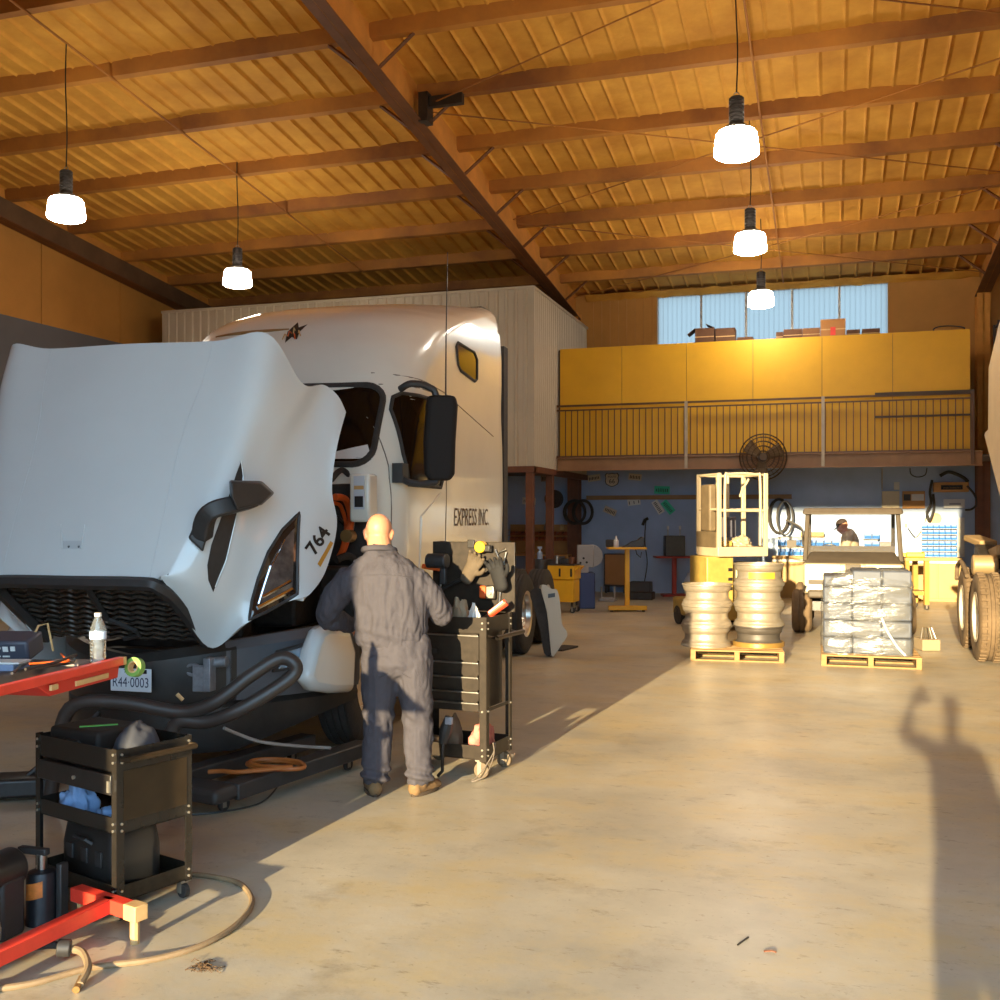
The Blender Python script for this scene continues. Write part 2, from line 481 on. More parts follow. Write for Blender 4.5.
mb.b2((XL-T, YF-T, 0), (DX0, YF, 10.2)).b2((DX1, YF-T, 0), (XR+T, YF, 10.2)).b2((DX0, YF-T, DH), (DX1, YF, 10.2))
struct(mb.build('wall_front', M_tanwall, smooth=0))

# ---- raised office clad in ribbed ivory sheet ----
OL = -14.1
OX, OY, OB, OT = -5.6, 19.85, 2.78, 6.30
def ribwall(p0, p1, z0, z1, pitch=0.2, dep=0.03):
    """a sheet with upright trapezoid ribs from p0 to p1"""
    p0, p1 = Vector((*p0, 0)), Vector((*p1, 0)); d = p1-p0; L_ = d.length; d.normalize(); n = Vector((d.y, -d.x, 0))
    prof = []; s_ = 0
    while s_ < L_-pitch:
        for a, h in ((0, 0), (0.55, 0), (0.66, 1), (0.88, 1), (0.99, 0)): prof.append((s_+a*pitch, h*dep))
        s_ += pitch
    prof.append((L_, 0))
    mb = MB(); vs = []
    for z in (z0, z1):
        for s2, h in prof: q = p0+d*s2+n*h; vs.append((q.x, q.y, z))
    k = len(prof)
    mb.raw(vs, [(i, i+1, k+i+1, k+i) for i in range(k-1)])
    return mb
mb = MB().b2((OL+0.02, OY+0.04, OB), (OX-0.04, YB-0.02, OT-0.02))
of = struct(mb.build('wall_office', M_shade, smooth=0))
ribwall((OL, OY), (OX, OY), OB, OT).build('front_sheet', M_sheet, of, smooth=0)
ribwall((OX, OY), (OX, YB), OB, OT, 0.16).build('side_sheet', M_sheet, of, smooth=0)
mb = MB().b2((OX-0.02, OY-0.035, OB), (OX+0.035, OY+0.02, OT)).b2((OL, OY-0.04, OT-0.03), (OX+0.03, OY+0.03, OT+0.02)).b2((OX-0.03, OY, OT-0.03), (OX+0.035, YB, OT+0.02))
mb.build('corner_flashing', M_sheet, of, smooth=0)
MB().b2((OL, OY-0.02, OB-0.12), (OX+0.03, OY+0.16, OB)).b2((OX-0.12, OY, OB-0.12), (OX+0.03, YB, OB)).build('floor_beam', M_brown, of, smooth=0)
for x, y in ((OX-0.08, OY+0.08), (OX-0.08, YM-0.05), (-10.5, OY+0.08)):
    MB().b2((x-0.075, y-0.075, 0), (x+0.075, y+0.075, OB-0.12)).build('post', M_brown, of, smooth=0, bevel=0.01)

# ---- mezzanine ----
MX0, MX1, MZ, MTOP = -5.555, 2.5, 3.03, 5.35
M_ywall = mat('yellow_wall_board', (222,166,14), 0.5, 0, 0.08, 1.2)
M_beam = mat('mezzanine_beam', (158,116,74), 0.5, 0, 0.25, 2)
mz = struct(MB().b2((MX0, YM+0.12, MZ-0.03), (MX1, YB-0.01, MZ)).b2((MX0, YM+0.25, MTOP-0.15), (MX1, YB-0.01, MTOP-0.03)).build('trim_mezzanine_deck', M_shade, smooth=0))
seams = [-5.52, -4.19, -2.85, -1.52, -0.19, 1.12, 2.5]
yw = struct(MB().b2((MX0, YM+0.22, MZ), (MX1, YM+0.26, MTOP-0.02)).build('wall_mezzanine', M_shade, smooth=0))
for a, b in zip(seams[:-1], seams[1:]):
    MB().b2((a+0.004, YM+0.19, MZ), (b-0.004, YM+0.22, MTOP)).build('wall_board', M_ywall, yw, smooth=0)
mb = MB().b2((MX0, YM+0.1, 2.75), (MX1+0.2, YM+0.115, MZ)).b2((MX0, YM, 2.75), (MX1+0.2, YM+0.1, 2.765)).b2((MX0, YM, MZ-0.015), (MX1+0.2, YM+0.1, MZ))
bmz = trim(mb, M_beam, smooth=0)
mb = MB(); x = MX0+0.4
while x < MX1:
    mb.b2((x-0.04, YM+0.115, 2.89), (x+0.04, YB-0.05, 3.0)); x += 1.2
trim(mb, M_shade, smooth=0)
for x in (MX1-0.1,):
    trim(MB().b2((x, YM+0.02, 0), (x+0.12, YM+0.12, 2.75)), M_brown, smooth=0) if False else None
M_rail = mat('railing_steel', (96,66,40), 0.45, 0.2, 0.2, 4)
M_railw = mat('railing_post', (176,158,132), 0.45, 0.2, 0.15, 4)
rl = thing('balcony_railing', 'long brown steel balcony railing with upright bars along the yellow mezzanine wall', 'railing', (MX0, YM+0.05, MZ))
RT = 4.14-MZ; RL = MX1-MX0+0.05
MB().b2((0, -0.02, RT-0.04), (RL, 0.02, RT)).build('top_rail', M_rail, rl, smooth=0)
MB().b2((0, -0.015, RT-0.13), (RL, 0.015, RT-0.10)).build('upper_rail', M_rail, rl, smooth=0)
MB().b2((0, -0.015, 0.0), (RL, 0.015, 0.035)).build('bottom_rail', M_rail, rl, smooth=0)
g = PY(875, 372, YM).x-MX0
MB().b2((g, -0.03, 0.66), (RL, 0.0, 0.70)).b2((g, -0.035, RT-0.02), (RL, 0.0, RT+0.04)).build('gate_rail', M_shade, rl, smooth=0)
for px in (686, 823, 973):
    x = PY(px, 420, YM).x-MX0; x = min(x, RL-0.03)
    MB().b2((x-0.03, -0.055, -0.26), (x+0.03, -0.022, RT)).build('post', M_railw if px < 900 else M_rail, rl, smooth=0)
proto = None; nb = 62
for i in range(nb):
    x = 0.06+(RL-0.12)*i/(nb-1)
    if proto is None: proto = MB().b2((-0.009, -0.009, 0.035), (0.009, 0.009, RT-0.13)).build('baluster', M_rail, rl, smooth=0); proto.location.x = x
    else: dup(proto, rl).location.x = x
# girt along the blue wall
GX = PY(792, 497, YB).x
z = 2.24
trim(MB().b2((OX+0.02, YB-0.14, z-0.05), (GX, YB-0.001, z-0.035)).b2((OX+0.02, YB-0.14, z-0.035), (GX, YB-0.13, z+0.05)), mat('girt_tan', (150,112,70), 0.6, 0, 0.2, 3), smooth=0)

# ---- camera, sun, sky ----
cam = bpy.data.cameras.new('camera'); co = bpy.data.objects.new('camera', cam); COL.objects.link(co)
co.location = (0, 0, CZ); co.rotation_euler = (pi/2, 0, TH); cam.sensor_width = 36; cam.lens = 36*F/1000; cam.shift_y = (HZ-500)/1000
cam.clip_start = 0.05; cam.clip_end = 300
S.camera = co
SUN = Vector((0.0748, 0.9972, -0.163)).normalized()
sl = bpy.data.lights.new('sun', 'SUN'); sl.energy = 14.5; sl.color = (1.0, 0.80, 0.47); sl.angle = math.radians(0.6)
so = bpy.data.objects.new('sun', sl); COL.objects.link(so); so.location = (0, -20, 10); so.rotation_euler = SUN.to_track_quat('-Z', 'Y').to_euler()
w = bpy.data.worlds.new('sky'); S.world = w; w.use_nodes = True
bg = w.node_tree.nodes['Background']; bg.inputs['Color'].default_value = (0.48, 0.75, 1.0, 1); bg.inputs['Strength'].default_value = 4.4
S.view_settings.view_transform = 'Standard'; S.view_settings.look = 'None'; S.view_settings.exposure = 0.2; S.view_settings.gamma = 1.0
S.cycles.use_denoising = True
S.cycles.diffuse_bounces = 8; S.cycles.max_bounces = 12; S.cycles.sample_clamp_indirect = 8

# ---- lamps ----
M_lampglow = mat('lamp_glow', (255,252,240), 0.4, 0, emit=(255,246,228), estr=60)
def make_lamp():
    t = thing('pendant_lamp', 'x', 'lamp', (0,0,0), 0, 'hanging workshop lamps')
    MB().lathe([(0.0,0.0),(0.2,0.005),(0.245,0.03),(0.25,0.06),(0.225,0.26),(0.2,0.29),(0.0,0.295)], n=32).build('diffuser', M_lampglow, t)
    MB().lathe([(0.13,0.292),(0.15,0.30),(0.13,0.345),(0.085,0.36),(0.07,0.36),(0.0,0.365)], n=24).build('collar', M_black, t)
    mb = MB()
    for k in range(7): mb.lathe([(0.0,0.36+k*0.045),(0.085,0.36+k*0.045),(0.085,0.39+k*0.045),(0.07,0.395+k*0.045),(0.07,0.405+k*0.045),(0,0.405+k*0.045)], n=20)
    mb.build('heat_sink', M_black, t)
    MB().tube([(0.03*cos(a), 0, 0.70+0.03*sin(a)) for a in [2*pi*i/12 for i in range(12)]], 0.006, 6, True).build('hook', M_steel, t)
    return t
lamps = [((-9.9,11.8), 'white glowing workshop lamp hanging lowest at the far left by the tan wall'),
         ((-9.9,16.1), 'small white glowing lamp hanging above the raised truck hood in front of the ivory office'),
         ((-1.02,12.0), 'largest white glowing lamp hanging above the wheel stacks'),
         ((-1.19,16.4), 'middle of the three glowing lamps hanging in a line toward the panel window'),
         ((-1.3,20.7), 'farthest glowing lamp hanging right in front of the pale panel window')]
lp = None
for i, ((x, y), lb) in enumerate(lamps):
    o = make_lamp() if lp is None else dup(lp, label=lb)
    if lp is None: lp = o; o['label'] = lb
    o.location = (x, y, 5.80)
    z1 = roof(y)-0.2
    c = crom([(0,0,0.73), (0.012,0,1.2), (-0.012,0,1.9), (0,0,z1-5.84)], 5)
    MB().tube(c, 0.009, 6).build('hanging_cord', M_black, o)
# ================= white tractor with its hood tipped forward =================
TX, TY = -4.8, 5.9
TO = Vector((TX, TY, 0))
TYAW = math.radians(3.0); TLOC = Vector((-4.476, 5.90, 0))
TR = RZ(-TYAW); TC = TR @ (Vector((0, 0, CZ))-TLOC)+TO        # the eye seen from the truck's own frame
def tray(px, py): return TR @ ray(px, py)
def PXt(px, py, X):
    d = tray(px, py); k = (X-TC.x)/d.x
    return TC+d*k
def PYt(px, py, Y):
    d = tray(px, py); k = (Y-TC.y)/d.y
    return TC+d*k
HN = Vector((0, 5.35, 1.394)); HR = Vector((0, 5.98, 2.975))   # nose and rear edge of the hood on the centre line
Hs = (HN-HR).normalized(); Hm = Vector((0, Hs.z, -Hs.y)).normalized()
if Hm.y > 0: Hm = -Hm
def PM(px, py, m):
    """point on the plane lying m below the hood top"""
    d = tray(px, py); k = ((HN-Hm*m)-TC).dot(Hm)/d.dot(Hm)
    return TC+d*k
truck = thing('semi_truck', 'big white semi truck with hood tipped forward and black grille, number 764 on its fender', 'truck', TLOC, TYAW)
def TB(mb, name, m, parent=None, **k):
    """build in place; the truck's empty stands at TO"""
    p = parent if parent is not None else truck
    return mb.build(name, m, p, off=TO, **k)
M_hood = mat('hood_white', (206,212,212), 0.2, 0, 0.03, 1.5, coat=0.5)
M_cab = mat('cab_white', (226,220,204), 0.25, 0, 0.05, 1.2, coat=0.5)
M_bump = mat('grey_bumper_plastic', (92,94,98), 0.5, 0, 0.1, 4)
M_engine = mat('engine_grime', (54,49,45), 0.55, 0.2, 0.4, 9, 0.4, 25)
# ---- hood: rows run from the rear edge (top) to the nose, columns from the centre line outward ----
# (pixel, pixel, depth below the hood plane) or (pixel, pixel, lateral place) for the outer columns
rows = [
 [(215,341,.0),(268,334,.03),(302,383,.40),(324,385,-3.68),(338,396,-3.62),(346,412,-3.58)],
 [(200,388,.0),(258,375,.03),(284,415,.30),(312,415,-3.70),(330,430,-3.62),(337,447,-3.57)],
 [(187,425,.0),(243,420,.04),(262,455,.24),(296,455,-3.73),(322,480,-3.62),(332,489,-3.57)],
 [(172,480,.0),(222,480,.05),(243,505,.22),(278,500,-3.78),(312,520,-3.64),(337,526,-3.56)],
 [(160,530,.0),(203,535,.06),(228,550,.24),(262,548,-3.82),(300,555,-3.66),(326,570,-3.57)],
 [(152,565,.01),(186,575,.08),(218,600,.36),(250,590,-3.87),(285,580,-3.71),(312,592,-3.59)],
 [(150,579,.02),(165,583,.06),(208,647,.62),(245,624,-3.88),(285,603,-3.71),(303,598,-3.61)],
]
nr = len(rows)
ctrl = []
for i, r in enumerate(rows):
    pts = [(PXt(*p) if p[2] < 0 else PM(*p)) for p in r]
    c1 = pts[0]
    c0 = Vector((TX, c1.y-0.02, c1.z+0.005))
    ctrl.append([Vector((2*TX-c1.x, c1.y, c1.z)), c0]+pts)
if DEBUG:
    for r in ctrl: print('HOOD', ' '.join('(%.2f %.2f %.2f)' % (q.x-TX, q.y-TY, q.z) for q in r[1:]))
NU, NV = 8, 8
def cr(a, b, c, d, t): return 0.5*((2*b)+(c-a)*t+(2*a-5*b+4*c-d)*t*t+(3*b-a-3*c+d)*t**3)
fine = []
for r in ctrl:                                        # across
    out = []
    for j in range(1, len(r)-1):
        for k in range(NU):
            out.append(cr(r[j-1], r[j], r[j+1], r[min(j+2, len(r)-1)], k/NU))
    out.append(r[-1]); fine.append(out)
nc = len(fine[0]); hoodg = []
for i in range(nr-1):                                 # along
    for k in range(NV):
        hoodg.append([cr(fine[max(i-1, 0)][j], fine[i][j], fine[i+1][j], fine[min(i+2, nr-1)][j], k/NV) for j in range(nc)])
hoodg.append(fine[-1])
full = [[Vector((2*TX-p.x, p.y, p.z)) for p in r[:0:-1]]+r for r in hoodg]
nw = len(full[0]); nh = len(full)
hmb = MB(); hmb.raw([p for r in full for p in r], [(j*nw+i, j*nw+i+1, (j+1)*nw+i+1, (j+1)*nw+i) for j in range(nh-1) for i in range(nw-1)])
hb = hmb.bvh()
# thickness by hand: a second skin set back from the first, closed round the rim
hb_n = []
me_t = bpy.data.meshes.new('t'); me_t.from_pydata([tuple(v) for v in hmb.v], [], hmb.f); me_t.update()
ns = [v.normal.copy() for v in me_t.vertices]
if ns[nw*3+nw//2].y > 0: ns = [-n for n in ns]
bpy.data.meshes.remove(me_t)
vs = list(hmb.v)+[p-n*0.022 for p, n in zip(hmb.v, ns)]
N0 = len(hmb.v); fs = [tuple(f) for f in hmb.f]+[tuple(N0+i for i in f[::-1]) for f in hmb.f]
rim = [(0, i) for i in range(nw)]+[(j, nw-1) for j in range(1, nh)]+[(nh-1, i) for i in range(nw-2, -1, -1)]+[(j, 0) for j in range(nh-2, 0, -1)]
rim = [j*nw+i for j, i in rim]
for a, b in zip(rim, rim[1:]+rim[:1]): fs.append((a, b, N0+b, N0+a))
hood = TB(MB().raw(vs, fs), 'hood', M_hood, smooth=40)
def on_hood(px, py, lift=0.003):
    d = tray(px, py).normalized(); r = hb.ray_cast(TC, d)
    if r[0] is None:
        r = hb.find_nearest(TC+tray(px, py)*6.6)
    n = r[1] if r[1].dot(d) < 0 else -r[1]
    return r[0]+n*lift
def hood_patch(poly, lift=0.003, rings=8, dens=6):
    ol = []
    for a, b in zip(poly, poly[1:]+poly[:1]):
        for k in range(dens): ol.append((a[0]+(b[0]-a[0])*k/dens, a[1]+(b[1]-a[1])*k/dens))
    n = len(ol); cx = sum(p[0] for p in ol)/n; cy = sum(p[1] for p in ol)/n
    vs = [on_hood(cx, cy, lift)]
    for k in range(1, rings+1): vs += [on_hood(cx+(x-cx)*k/rings, cy+(y-cy)*k/rings, lift) for x, y in ol]
    fs = [(0, 1+i, 1+(i+1) % n) for i in range(n)]
    for k in range(rings-1):
        a, b = 1+k*n, 1+(k+1)*n
        fs += [(a+i, b+i, b+(i+1) % n, a+(i+1) % n) for i in range(n)]
    return MB().raw(vs, fs), vs[-n:]
def mir(mb):
    m2 = MB(); m2.raw([(2*TX-p.x, p.y, p.z) for p in mb.v], mb.f); m2.mi = list(mb.mi); return m2
# headlights
hl = [(299,513),(298,530),(297,560),(297,594),(284,602),(266,612),(249,620),(252,600),(258,578),(268,552),(282,530)]
M_lamp = mat('headlight_glass', (40,34,30), 0.05, 0, spec=0.9)
M_lampin = mat('headlight_reflector', (104,96,90), 0.2, 0.45, 0.5, 12)
inner = [(294,528),(293,560),(292,588),(270,600),(258,607),(262,588),(270,564),(281,543)]
bars = [((292,589),(257,608),0.014), ((290,581),(262,597),0.012), ((270,566),(258,604),0.008), ((284,540),(271,566),0.006)]
for sgn in (1, -1):
    mb, rimp = hood_patch(hl, 0.004)
    lm = TB(mb if sgn > 0 else mir(mb), 'headlight', M_lamp, hood, smooth=50)
    q = MB().tube([p if sgn > 0 else Vector((2*TX-p.x, p.y, p.z)) for p in rimp], 0.011, 6, True)
    TB(q, 'headlight_bezel', M_plastic, hood)
    mb, _ = hood_patch(inner, 0.007)
    TB(mb if sgn > 0 else mir(mb), 'headlight_reflector', M_lampin, hood, smooth=50)
    for a, b, r in bars:
        pts = [on_hood(a[0]+(b[0]-a[0])*k/6, a[1]+(b[1]-a[1])*k/6, 0.009) for k in range(7)]
        if sgn < 0: pts = [Vector((2*TX-p.x, p.y, p.z)) for p in pts]
        TB(MB().tube(pts, r, 6), 'headlight_strip', M_chrome, hood)
# air slots
slot = [(241,461),(243,476),(240,500),(233,530),(226,560),(213,592),(208,580),(207,565),(211,545),(219,523),(229,495),(236,474)]
for sgn in (1, -1):
    mb, rimp = hood_patch(slot, 0.003)
    TB(mb if sgn > 0 else mir(mb), 'air_slot', M_plastic, hood, smooth=50)
    pts = rimp[0:30]
    if sgn < 0: pts = [Vector((2*TX-p.x, p.y, p.z)) for p in pts]
    TB(MB().tube(pts, 0.006, 6), 'slot_lip', M_hood, hood)
# hood mirror: folded arm and shell
def hm(px, py, out):
    p = on_hood(px, py, 0); d = -tray(px, py).normalized()
    return p+d*out
for sgn in (1, -1):
    mb = MB()
    arm = [(202,538,0.02),(205,520,0.09),(213,510,0.15),(232,505,0.17),(252,500,0.17)]
    ra = [0.05,0.058,0.058,0.055,0.05]
    P = [hm(*a) for a in arm]; mb.tube(crom(P, 4), [0.072]*17, 4)
    foot = [(188,538,0.0),(202,508,0.03),(214,512,0.05),(203,552,0.0)]
    fp = [hm(a, b, c) for a, b, c in foot]; d = -tray(200,530).normalized()*0.06
    mb.hexa([*fp, *[p+d for p in fp]])
    sh = [(229,480),(262,481),(275,493),(262,505),(236,511),(230,498)]
    a = [hm(x, y, 0.10) for x, y in sh]; b = [hm(x*0.9+25.0, y*0.9+49.5, 0.30) for x, y in sh]
    k = len(sh); mb.raw(a+b, [tuple(range(k))[::-1], tuple(range(k, 2*k))]+[(i, (i+1) % k, k+(i+1) % k, k+i) for i in range(k)])
    if sgn < 0: mb = mir(mb)
    TB(mb, 'hood_mirror', M_plastic, hood, smooth=30, bevel=0.012)
# number 764 and its rule, lettered along the fender
def hood_text(txt, cx, cy, ang, size, m, name, sy=1.0):
    vs, fs = text_geo(txt, size, bold=0.028); a = math.radians(ang)
    out = []
    for v in vs:
        x, y = v.x, v.y*sy
        out.append(on_hood(cx+x*cos(a)-y*sin(a)*1, cy-(x*sin(a)+y*cos(a)), 0.004))
    TB(MB().raw(out, fs), name, m, hood, smooth=0)
hood_text('764', 318, 541, 55, 19, M_ink, 'number', 0.95)
mb, _ = hood_patch([(317,564),(330,541),(333,543),(320,567)], 0.004, 3, 4)
TB(mb, 'number_rule', mat('gold_stripe', (196,140,50), 0.5), hood)
# latch recess on the centre line, and seams down the creases
for sgn in (1,):
    p = [(61,525),(63,549),(83,549),(85,525)]
    for q in ([(61,525),(62,537),(62.5,549)], [(85,525),(83,537),(82,549)]):
        TB(MB().tube([on_hood(x, y, 0.004) for x, y in q], 0.005, 6), 'latch_edge', M_hood, hood)
    mb, _ = hood_patch([(62,541),(83,541),(82,549),(63,549)], 0.004, 3, 4)
    TB(mb, 'latch_plate', mat('latch_shade_grey', (182,188,190), 0.4), hood)  # shading of the recess put into the plate's darker grey
    for x in (69, 79): TB(MB().tube([on_hood(x,547,0.006), on_hood(x+1,547,0.006)], 0.008, 6), 'latch_bolt', M_bump, hood)
seam = [(213,343),(203,380),(189,415),(177,455),(168,496),(157,545),(150,577)]
for sgn in (1, -1):
    pts = [on_hood(x, y, 0.0) for x, y in seam]
    if sgn < 0: pts = [Vector((2*TX-p.x, p.y, p.z)) for p in pts]
    TB(MB().tube(crom(pts, 5), 0.0025, 6), 'hood_seam', mat('hood_seam_grey', (188,194,196), 0.4), hood)
# ---- grille hanging under the nose ----
GY0, GZ0, GY1, GZ1, GW = 5.38, 1.40, 5.93, 0.965, 0.60
def gp(u, v, n=0.0):
    y = GY0+(GY1-GY0)*v; z = GZ0+(GZ1-GZ0)*v
    return Vector((TX+u, y-0.655*n, z-0.756*n))
mb = MB(); a = GW+0.04
mb.hexa([gp(-a,-0.02,-0.05), gp(a,-0.02,-0.05), gp(a,1.02,-0.05), gp(-a,1.02,-0.05), gp(-a,-0.02,-0.03), gp(a,-0.02,-0.03), gp(a,1.02,-0.03), gp(-a,1.02,-0.03)])
grille = TB(mb, 'grille', M_black, smooth=0)
M_grille = mat('grille_gloss', (74,68,62), 0.22, 0.5)
mb = MB()
for k in range(11):
    v = 0.1+0.86*k/10
    mb.tube([gp(-GW+2*GW*i/72, v+0.016*sin(i*0.8+k*1.6), 0.0) for i in range(73)], 0.011, 6)
TB(mb, 'grille_mesh', M_grille, grille)
fr = crom([gp(-GW,0.98,0.02), gp(-GW-0.01,0.3,0.02), gp(-GW+0.03,0.05,0.03), gp(-GW+0.12,0.0,0.03), gp(0,-0.01,0.035), gp(GW-0.12,0.0,0.03), gp(GW-0.03,0.05,0.03), gp(GW+0.01,0.3,0.02), gp(GW,0.98,0.02)], 5)
TB(MB().tube(fr, 0.042, 6), 'grille_frame', M_plastic, grille)
mb = MB().tube([gp(0.06,0.05,0.02), gp(0.0,0.6,0.02)], 0.02, 6).tube([gp(0.0,0.6,0.02), gp(0.14,0.8,0.02), gp(0.14,0.88,0.02), gp(0.0,0.95,0.02)], 0.016, 6)
TB(mb, 'grille_strut', M_plastic, grille)
# ---- bumper ----
bpl = crom([(-5.99,7.04,0), (-5.8,6.66,0), (-5.45,6.2,0), (-5.15,5.98,0), (TX,5.9,0), (-4.45,5.98,0), (-4.15,6.2,0), (-3.82,6.62,0), (-3.61,7.04,0)], 6)
def bumper(z0f, z1f, m, name, dep=0.08, out=0.0, i0=0, i1=None):
    pts = bpl[i0:i1]; vs = []; k = len(pts)
    for i, p in enumerate(pts):
        t = (pts[min(i+1, k-1)]-pts[max(i-1, 0)]).normalized(); n = Vector((t.y, -t.x, 0))
        if n.y > 0: n = -n
        u = abs(p.x-TX)/1.2
        z0, z1 = z0f(u), z1f(u)
        for o2, z in ((out, z0), (out+0.015, z0+0.05), (out+0.015, z1-0.06), (out-0.03, z1), (-dep, z1), (-dep, z0)):
            q = p+n*o2; vs.append((q.x, q.y, z))
    fs = []
    for i in range(k-1):
        for j in range(6): fs.append((i*6+j, i*6+(j+1) % 6, (i+1)*6+(j+1) % 6, (i+1)*6+j))
    fs += [tuple(range(6)), tuple(range((k-1)*6, k*6))]
    return TB(MB().raw(vs, fs), name, m, smooth=35)
nb_ = len(bpl)
bumper(lambda u: 0.54, lambda u: 0.86+0.16*u, M_black, 'bumper', out=0.0, i0=12, i1=nb_-12)
br = bumper(lambda u: 0.54, lambda u: 0.86+0.16*u, M_bump, 'bumper_end', out=0.0, i0=nb_-14)
bumper(lambda u: 0.54, lambda u: 0.86+0.16*u, M_bump, 'bumper_end', out=0.0, i1=14)
bumper(lambda u: 0.20+0.24*max(0, u-0.55)/0.45, lambda u: 0.56, M_black, 'valance', out=-0.02)
# fog lamp, seams, tow pocket on the visible end
def bp_(px, py, x): return PXt(px, py, x)
e = [PXt(276,668,-3.81), PXt(300,664,-3.72), PXt(301,646,-3.72), PXt(279,652,-3.81)]
c_ = sum(e, Vector())/4
MBf = MB().hexa([c_+(p-c_)*1.35+Vector((0.012,-0.02,0)) for p in e]+[c_+(p-c_)*1.35+Vector((0.032,-0.032,0)) for p in e])
TB(MBf, 'fog_lamp_pocket', M_plastic, br, smooth=0)
MBf = MB().hexa([p+Vector((0.03,-0.03,0)) for p in e]+[p+Vector((0.042,-0.04,0)) for p in e])
TB(MBf, 'fog_lamp', mat('fog_glass', (170,190,205), 0.1, 0.6), br, smooth=0, bevel=0.006)
# licence plate
pl = thing('x', 'x', 'x') if False else None
pc = PYt(131, 680, 5.86); M_plate = mat('plate_white', (214,216,220), 0.4)
mb = MB().box(pc, (0.305, 0.006, 0.152))
plate = TB(mb, 'licence_plate', M_plate, bevel=0.003)
def flat_text(txt, size, c, R, m, name, parent, off=None, sx=1.0):
    vs, fs = text_geo(txt, size)
    return MB().raw([R @ Vector((v.x*sx, v.y, 0)) for v in vs], fs, None, c).build(name, m, parent, smooth=0, off=off)
RXF = Matrix(((1,0,0),(0,0,-1),(0,1,0)))       # text standing up, facing -Y
flat_text('R44·0003', 0.092, pc+Vector((0,-0.005,-0.018)), RXF, mat('plate_ink', (30,34,66), 0.6), 'plate_number', plate, TO, 0.78)
flat_text('TEXAS', 0.036, pc+Vector((0.0,-0.005,0.056)), RXF, M_ink, 'plate_word', plate, TO)
TB(MB().box(pc+Vector((0.105,-0.005,0.058)), (0.03,0.004,0.026)), 'plate_sticker', M_ink, plate, smooth=0)
# tow clevis and hook
tp = PXt(204, 672, -4.2)
tp = PYt(203, 678, 6.02)
mb = MB().box(tp+Vector((0,-0.02,0)), (0.10,0.06,0.17)).box(tp+Vector((0.06,-0.02,0.03)), (0.05,0.08,0.22)).cyl(tp+Vector((0.02,0.02,0.10)), tp+Vector((0.16,0.03,0.11)), 0.035)
mb.tube([tp+Vector((-0.06+0.055*cos(a), -0.02, 0.055+0.035*sin(a))) for a in [2*pi*i/14 for i in range(14)]], 0.012, 8, True)
TB(mb, 'tow_clevis', mat('weathered_zinc', (150,152,156), 0.5, 0.5, 0.3, 14), bevel=0.008)
# white lower fairing behind the bumper, both sides
for sgn in (1, -1):
    ol = [PXt(x, y, -3.56) for x, y in ((309,680),(317,691),(335,694),(356,693),(358,650),(352,628),(330,625),(323,630),(316,650))]
    a = [Vector((p.x, p.y, p.z)) for p in ol]
    b = [Vector((p.x-0.14, p.y+0.02, p.z)) for p in ol]
    k = len(a); mb = MB().raw(a+b, [tuple(range(k)), tuple(range(k, 2*k))]+[(i, (i+1) % k, k+(i+1) % k, k+i) for i in range(k)])
    if sgn < 0: mb = mir(mb)
    TB(mb, 'side_fairing', M_hood, bevel=0.06, segs=4)
# ---- front wheels ----
def wheel_mesh(mt, ms, R=0.52, w=0.29, ribs=4, rim=0.29):
    """tyre and rim meshes about the X axis"""
    prof = [(rim, -w*0.42), (rim+0.03, -w*0.46), (R*0.82, -w*0.5), (R-0.035, -w*0.46), (R-0.008, -w*0.40)]
    for k in range(ribs):
        a = -w*0.38+(w*0.76)*k/ribs; b = a+w*0.76/ribs
        prof += [(R, a+0.006), (R, b-0.006), (R-0.016, b-0.004), (R-0.016, b+0.002)]
    prof += [(R-0.008, w*0.40), (R-0.035, w*0.46), (R*0.82, w*0.5), (rim+0.03, w*0.46), (rim, w*0.42)]
    MX = Matrix(((0,0,1),(0,1,0),(-1,0,0)))
    t = MB().lathe(prof, (0,0,0), MX, 56, closed=True)
    r = MB().lathe([(0.0,w*0.05),(0.10,w*0.05),(0.12,w*0.2),(0.2,w*0.2),(0.24,w*0.1),(rim-0.03,w*0.4),(rim+0.01,w*0.44),(rim+0.01,w*0.40),(rim-0.015,-w*0.42),(rim-0.03,-w*0.40),(0.2,w*0.12),(0.0,0.0)], (0,0,0), MX, 40)
    return t, r
for x in (-3.80, -5.80):
    t, r = wheel_mesh(None, None)
    t.v = [p+Vector((x, 7.47, 0.52)) for p in t.v]; r.v = [p+Vector((x, 7.47, 0.52)) for p in r.v]
    o = TB(t, 'tyre', M_rubber); TB(r, 'rim', M_alu, o)
# ---- chassis, engine and what shows in the bay ----
mb = MB()
for x in (-4.35, -5.25): mb.b2((x-0.045, 6.2, 0.62), (x+0.045, 15.2, 0.9))
for y in (6.3, 8.8, 11.8, 13.6, 15.1): mb.b2((-5.25, y-0.06, 0.66), (-4.35, y+0.06, 0.86))
TB(mb, 'chassis', M_black, smooth=0)
mb = MB().b2((-5.15, 6.75, 0.7), (-4.45, 7.7, 1.75)).b2((-5.3, 6.55, 0.75), (-4.3, 6.72, 1.75)).cyl((-5.05,6.9,1.75), (-4.55,6.9,1.75), 0.12).b2((-4.45, 7.0, 0.95), (-4.1, 7.6, 1.5)).cyl((-4.28,7.2,1.5), (-4.28,7.6,1.62), 0.14).b2((-4.05,7.3,0.9), (-3.75,7.45,1.4))
mb.b2((-5.9,7.66,0.95), (-3.75,7.76,2.05))
TB(mb, 'engine', M_engine, bevel=0.03)
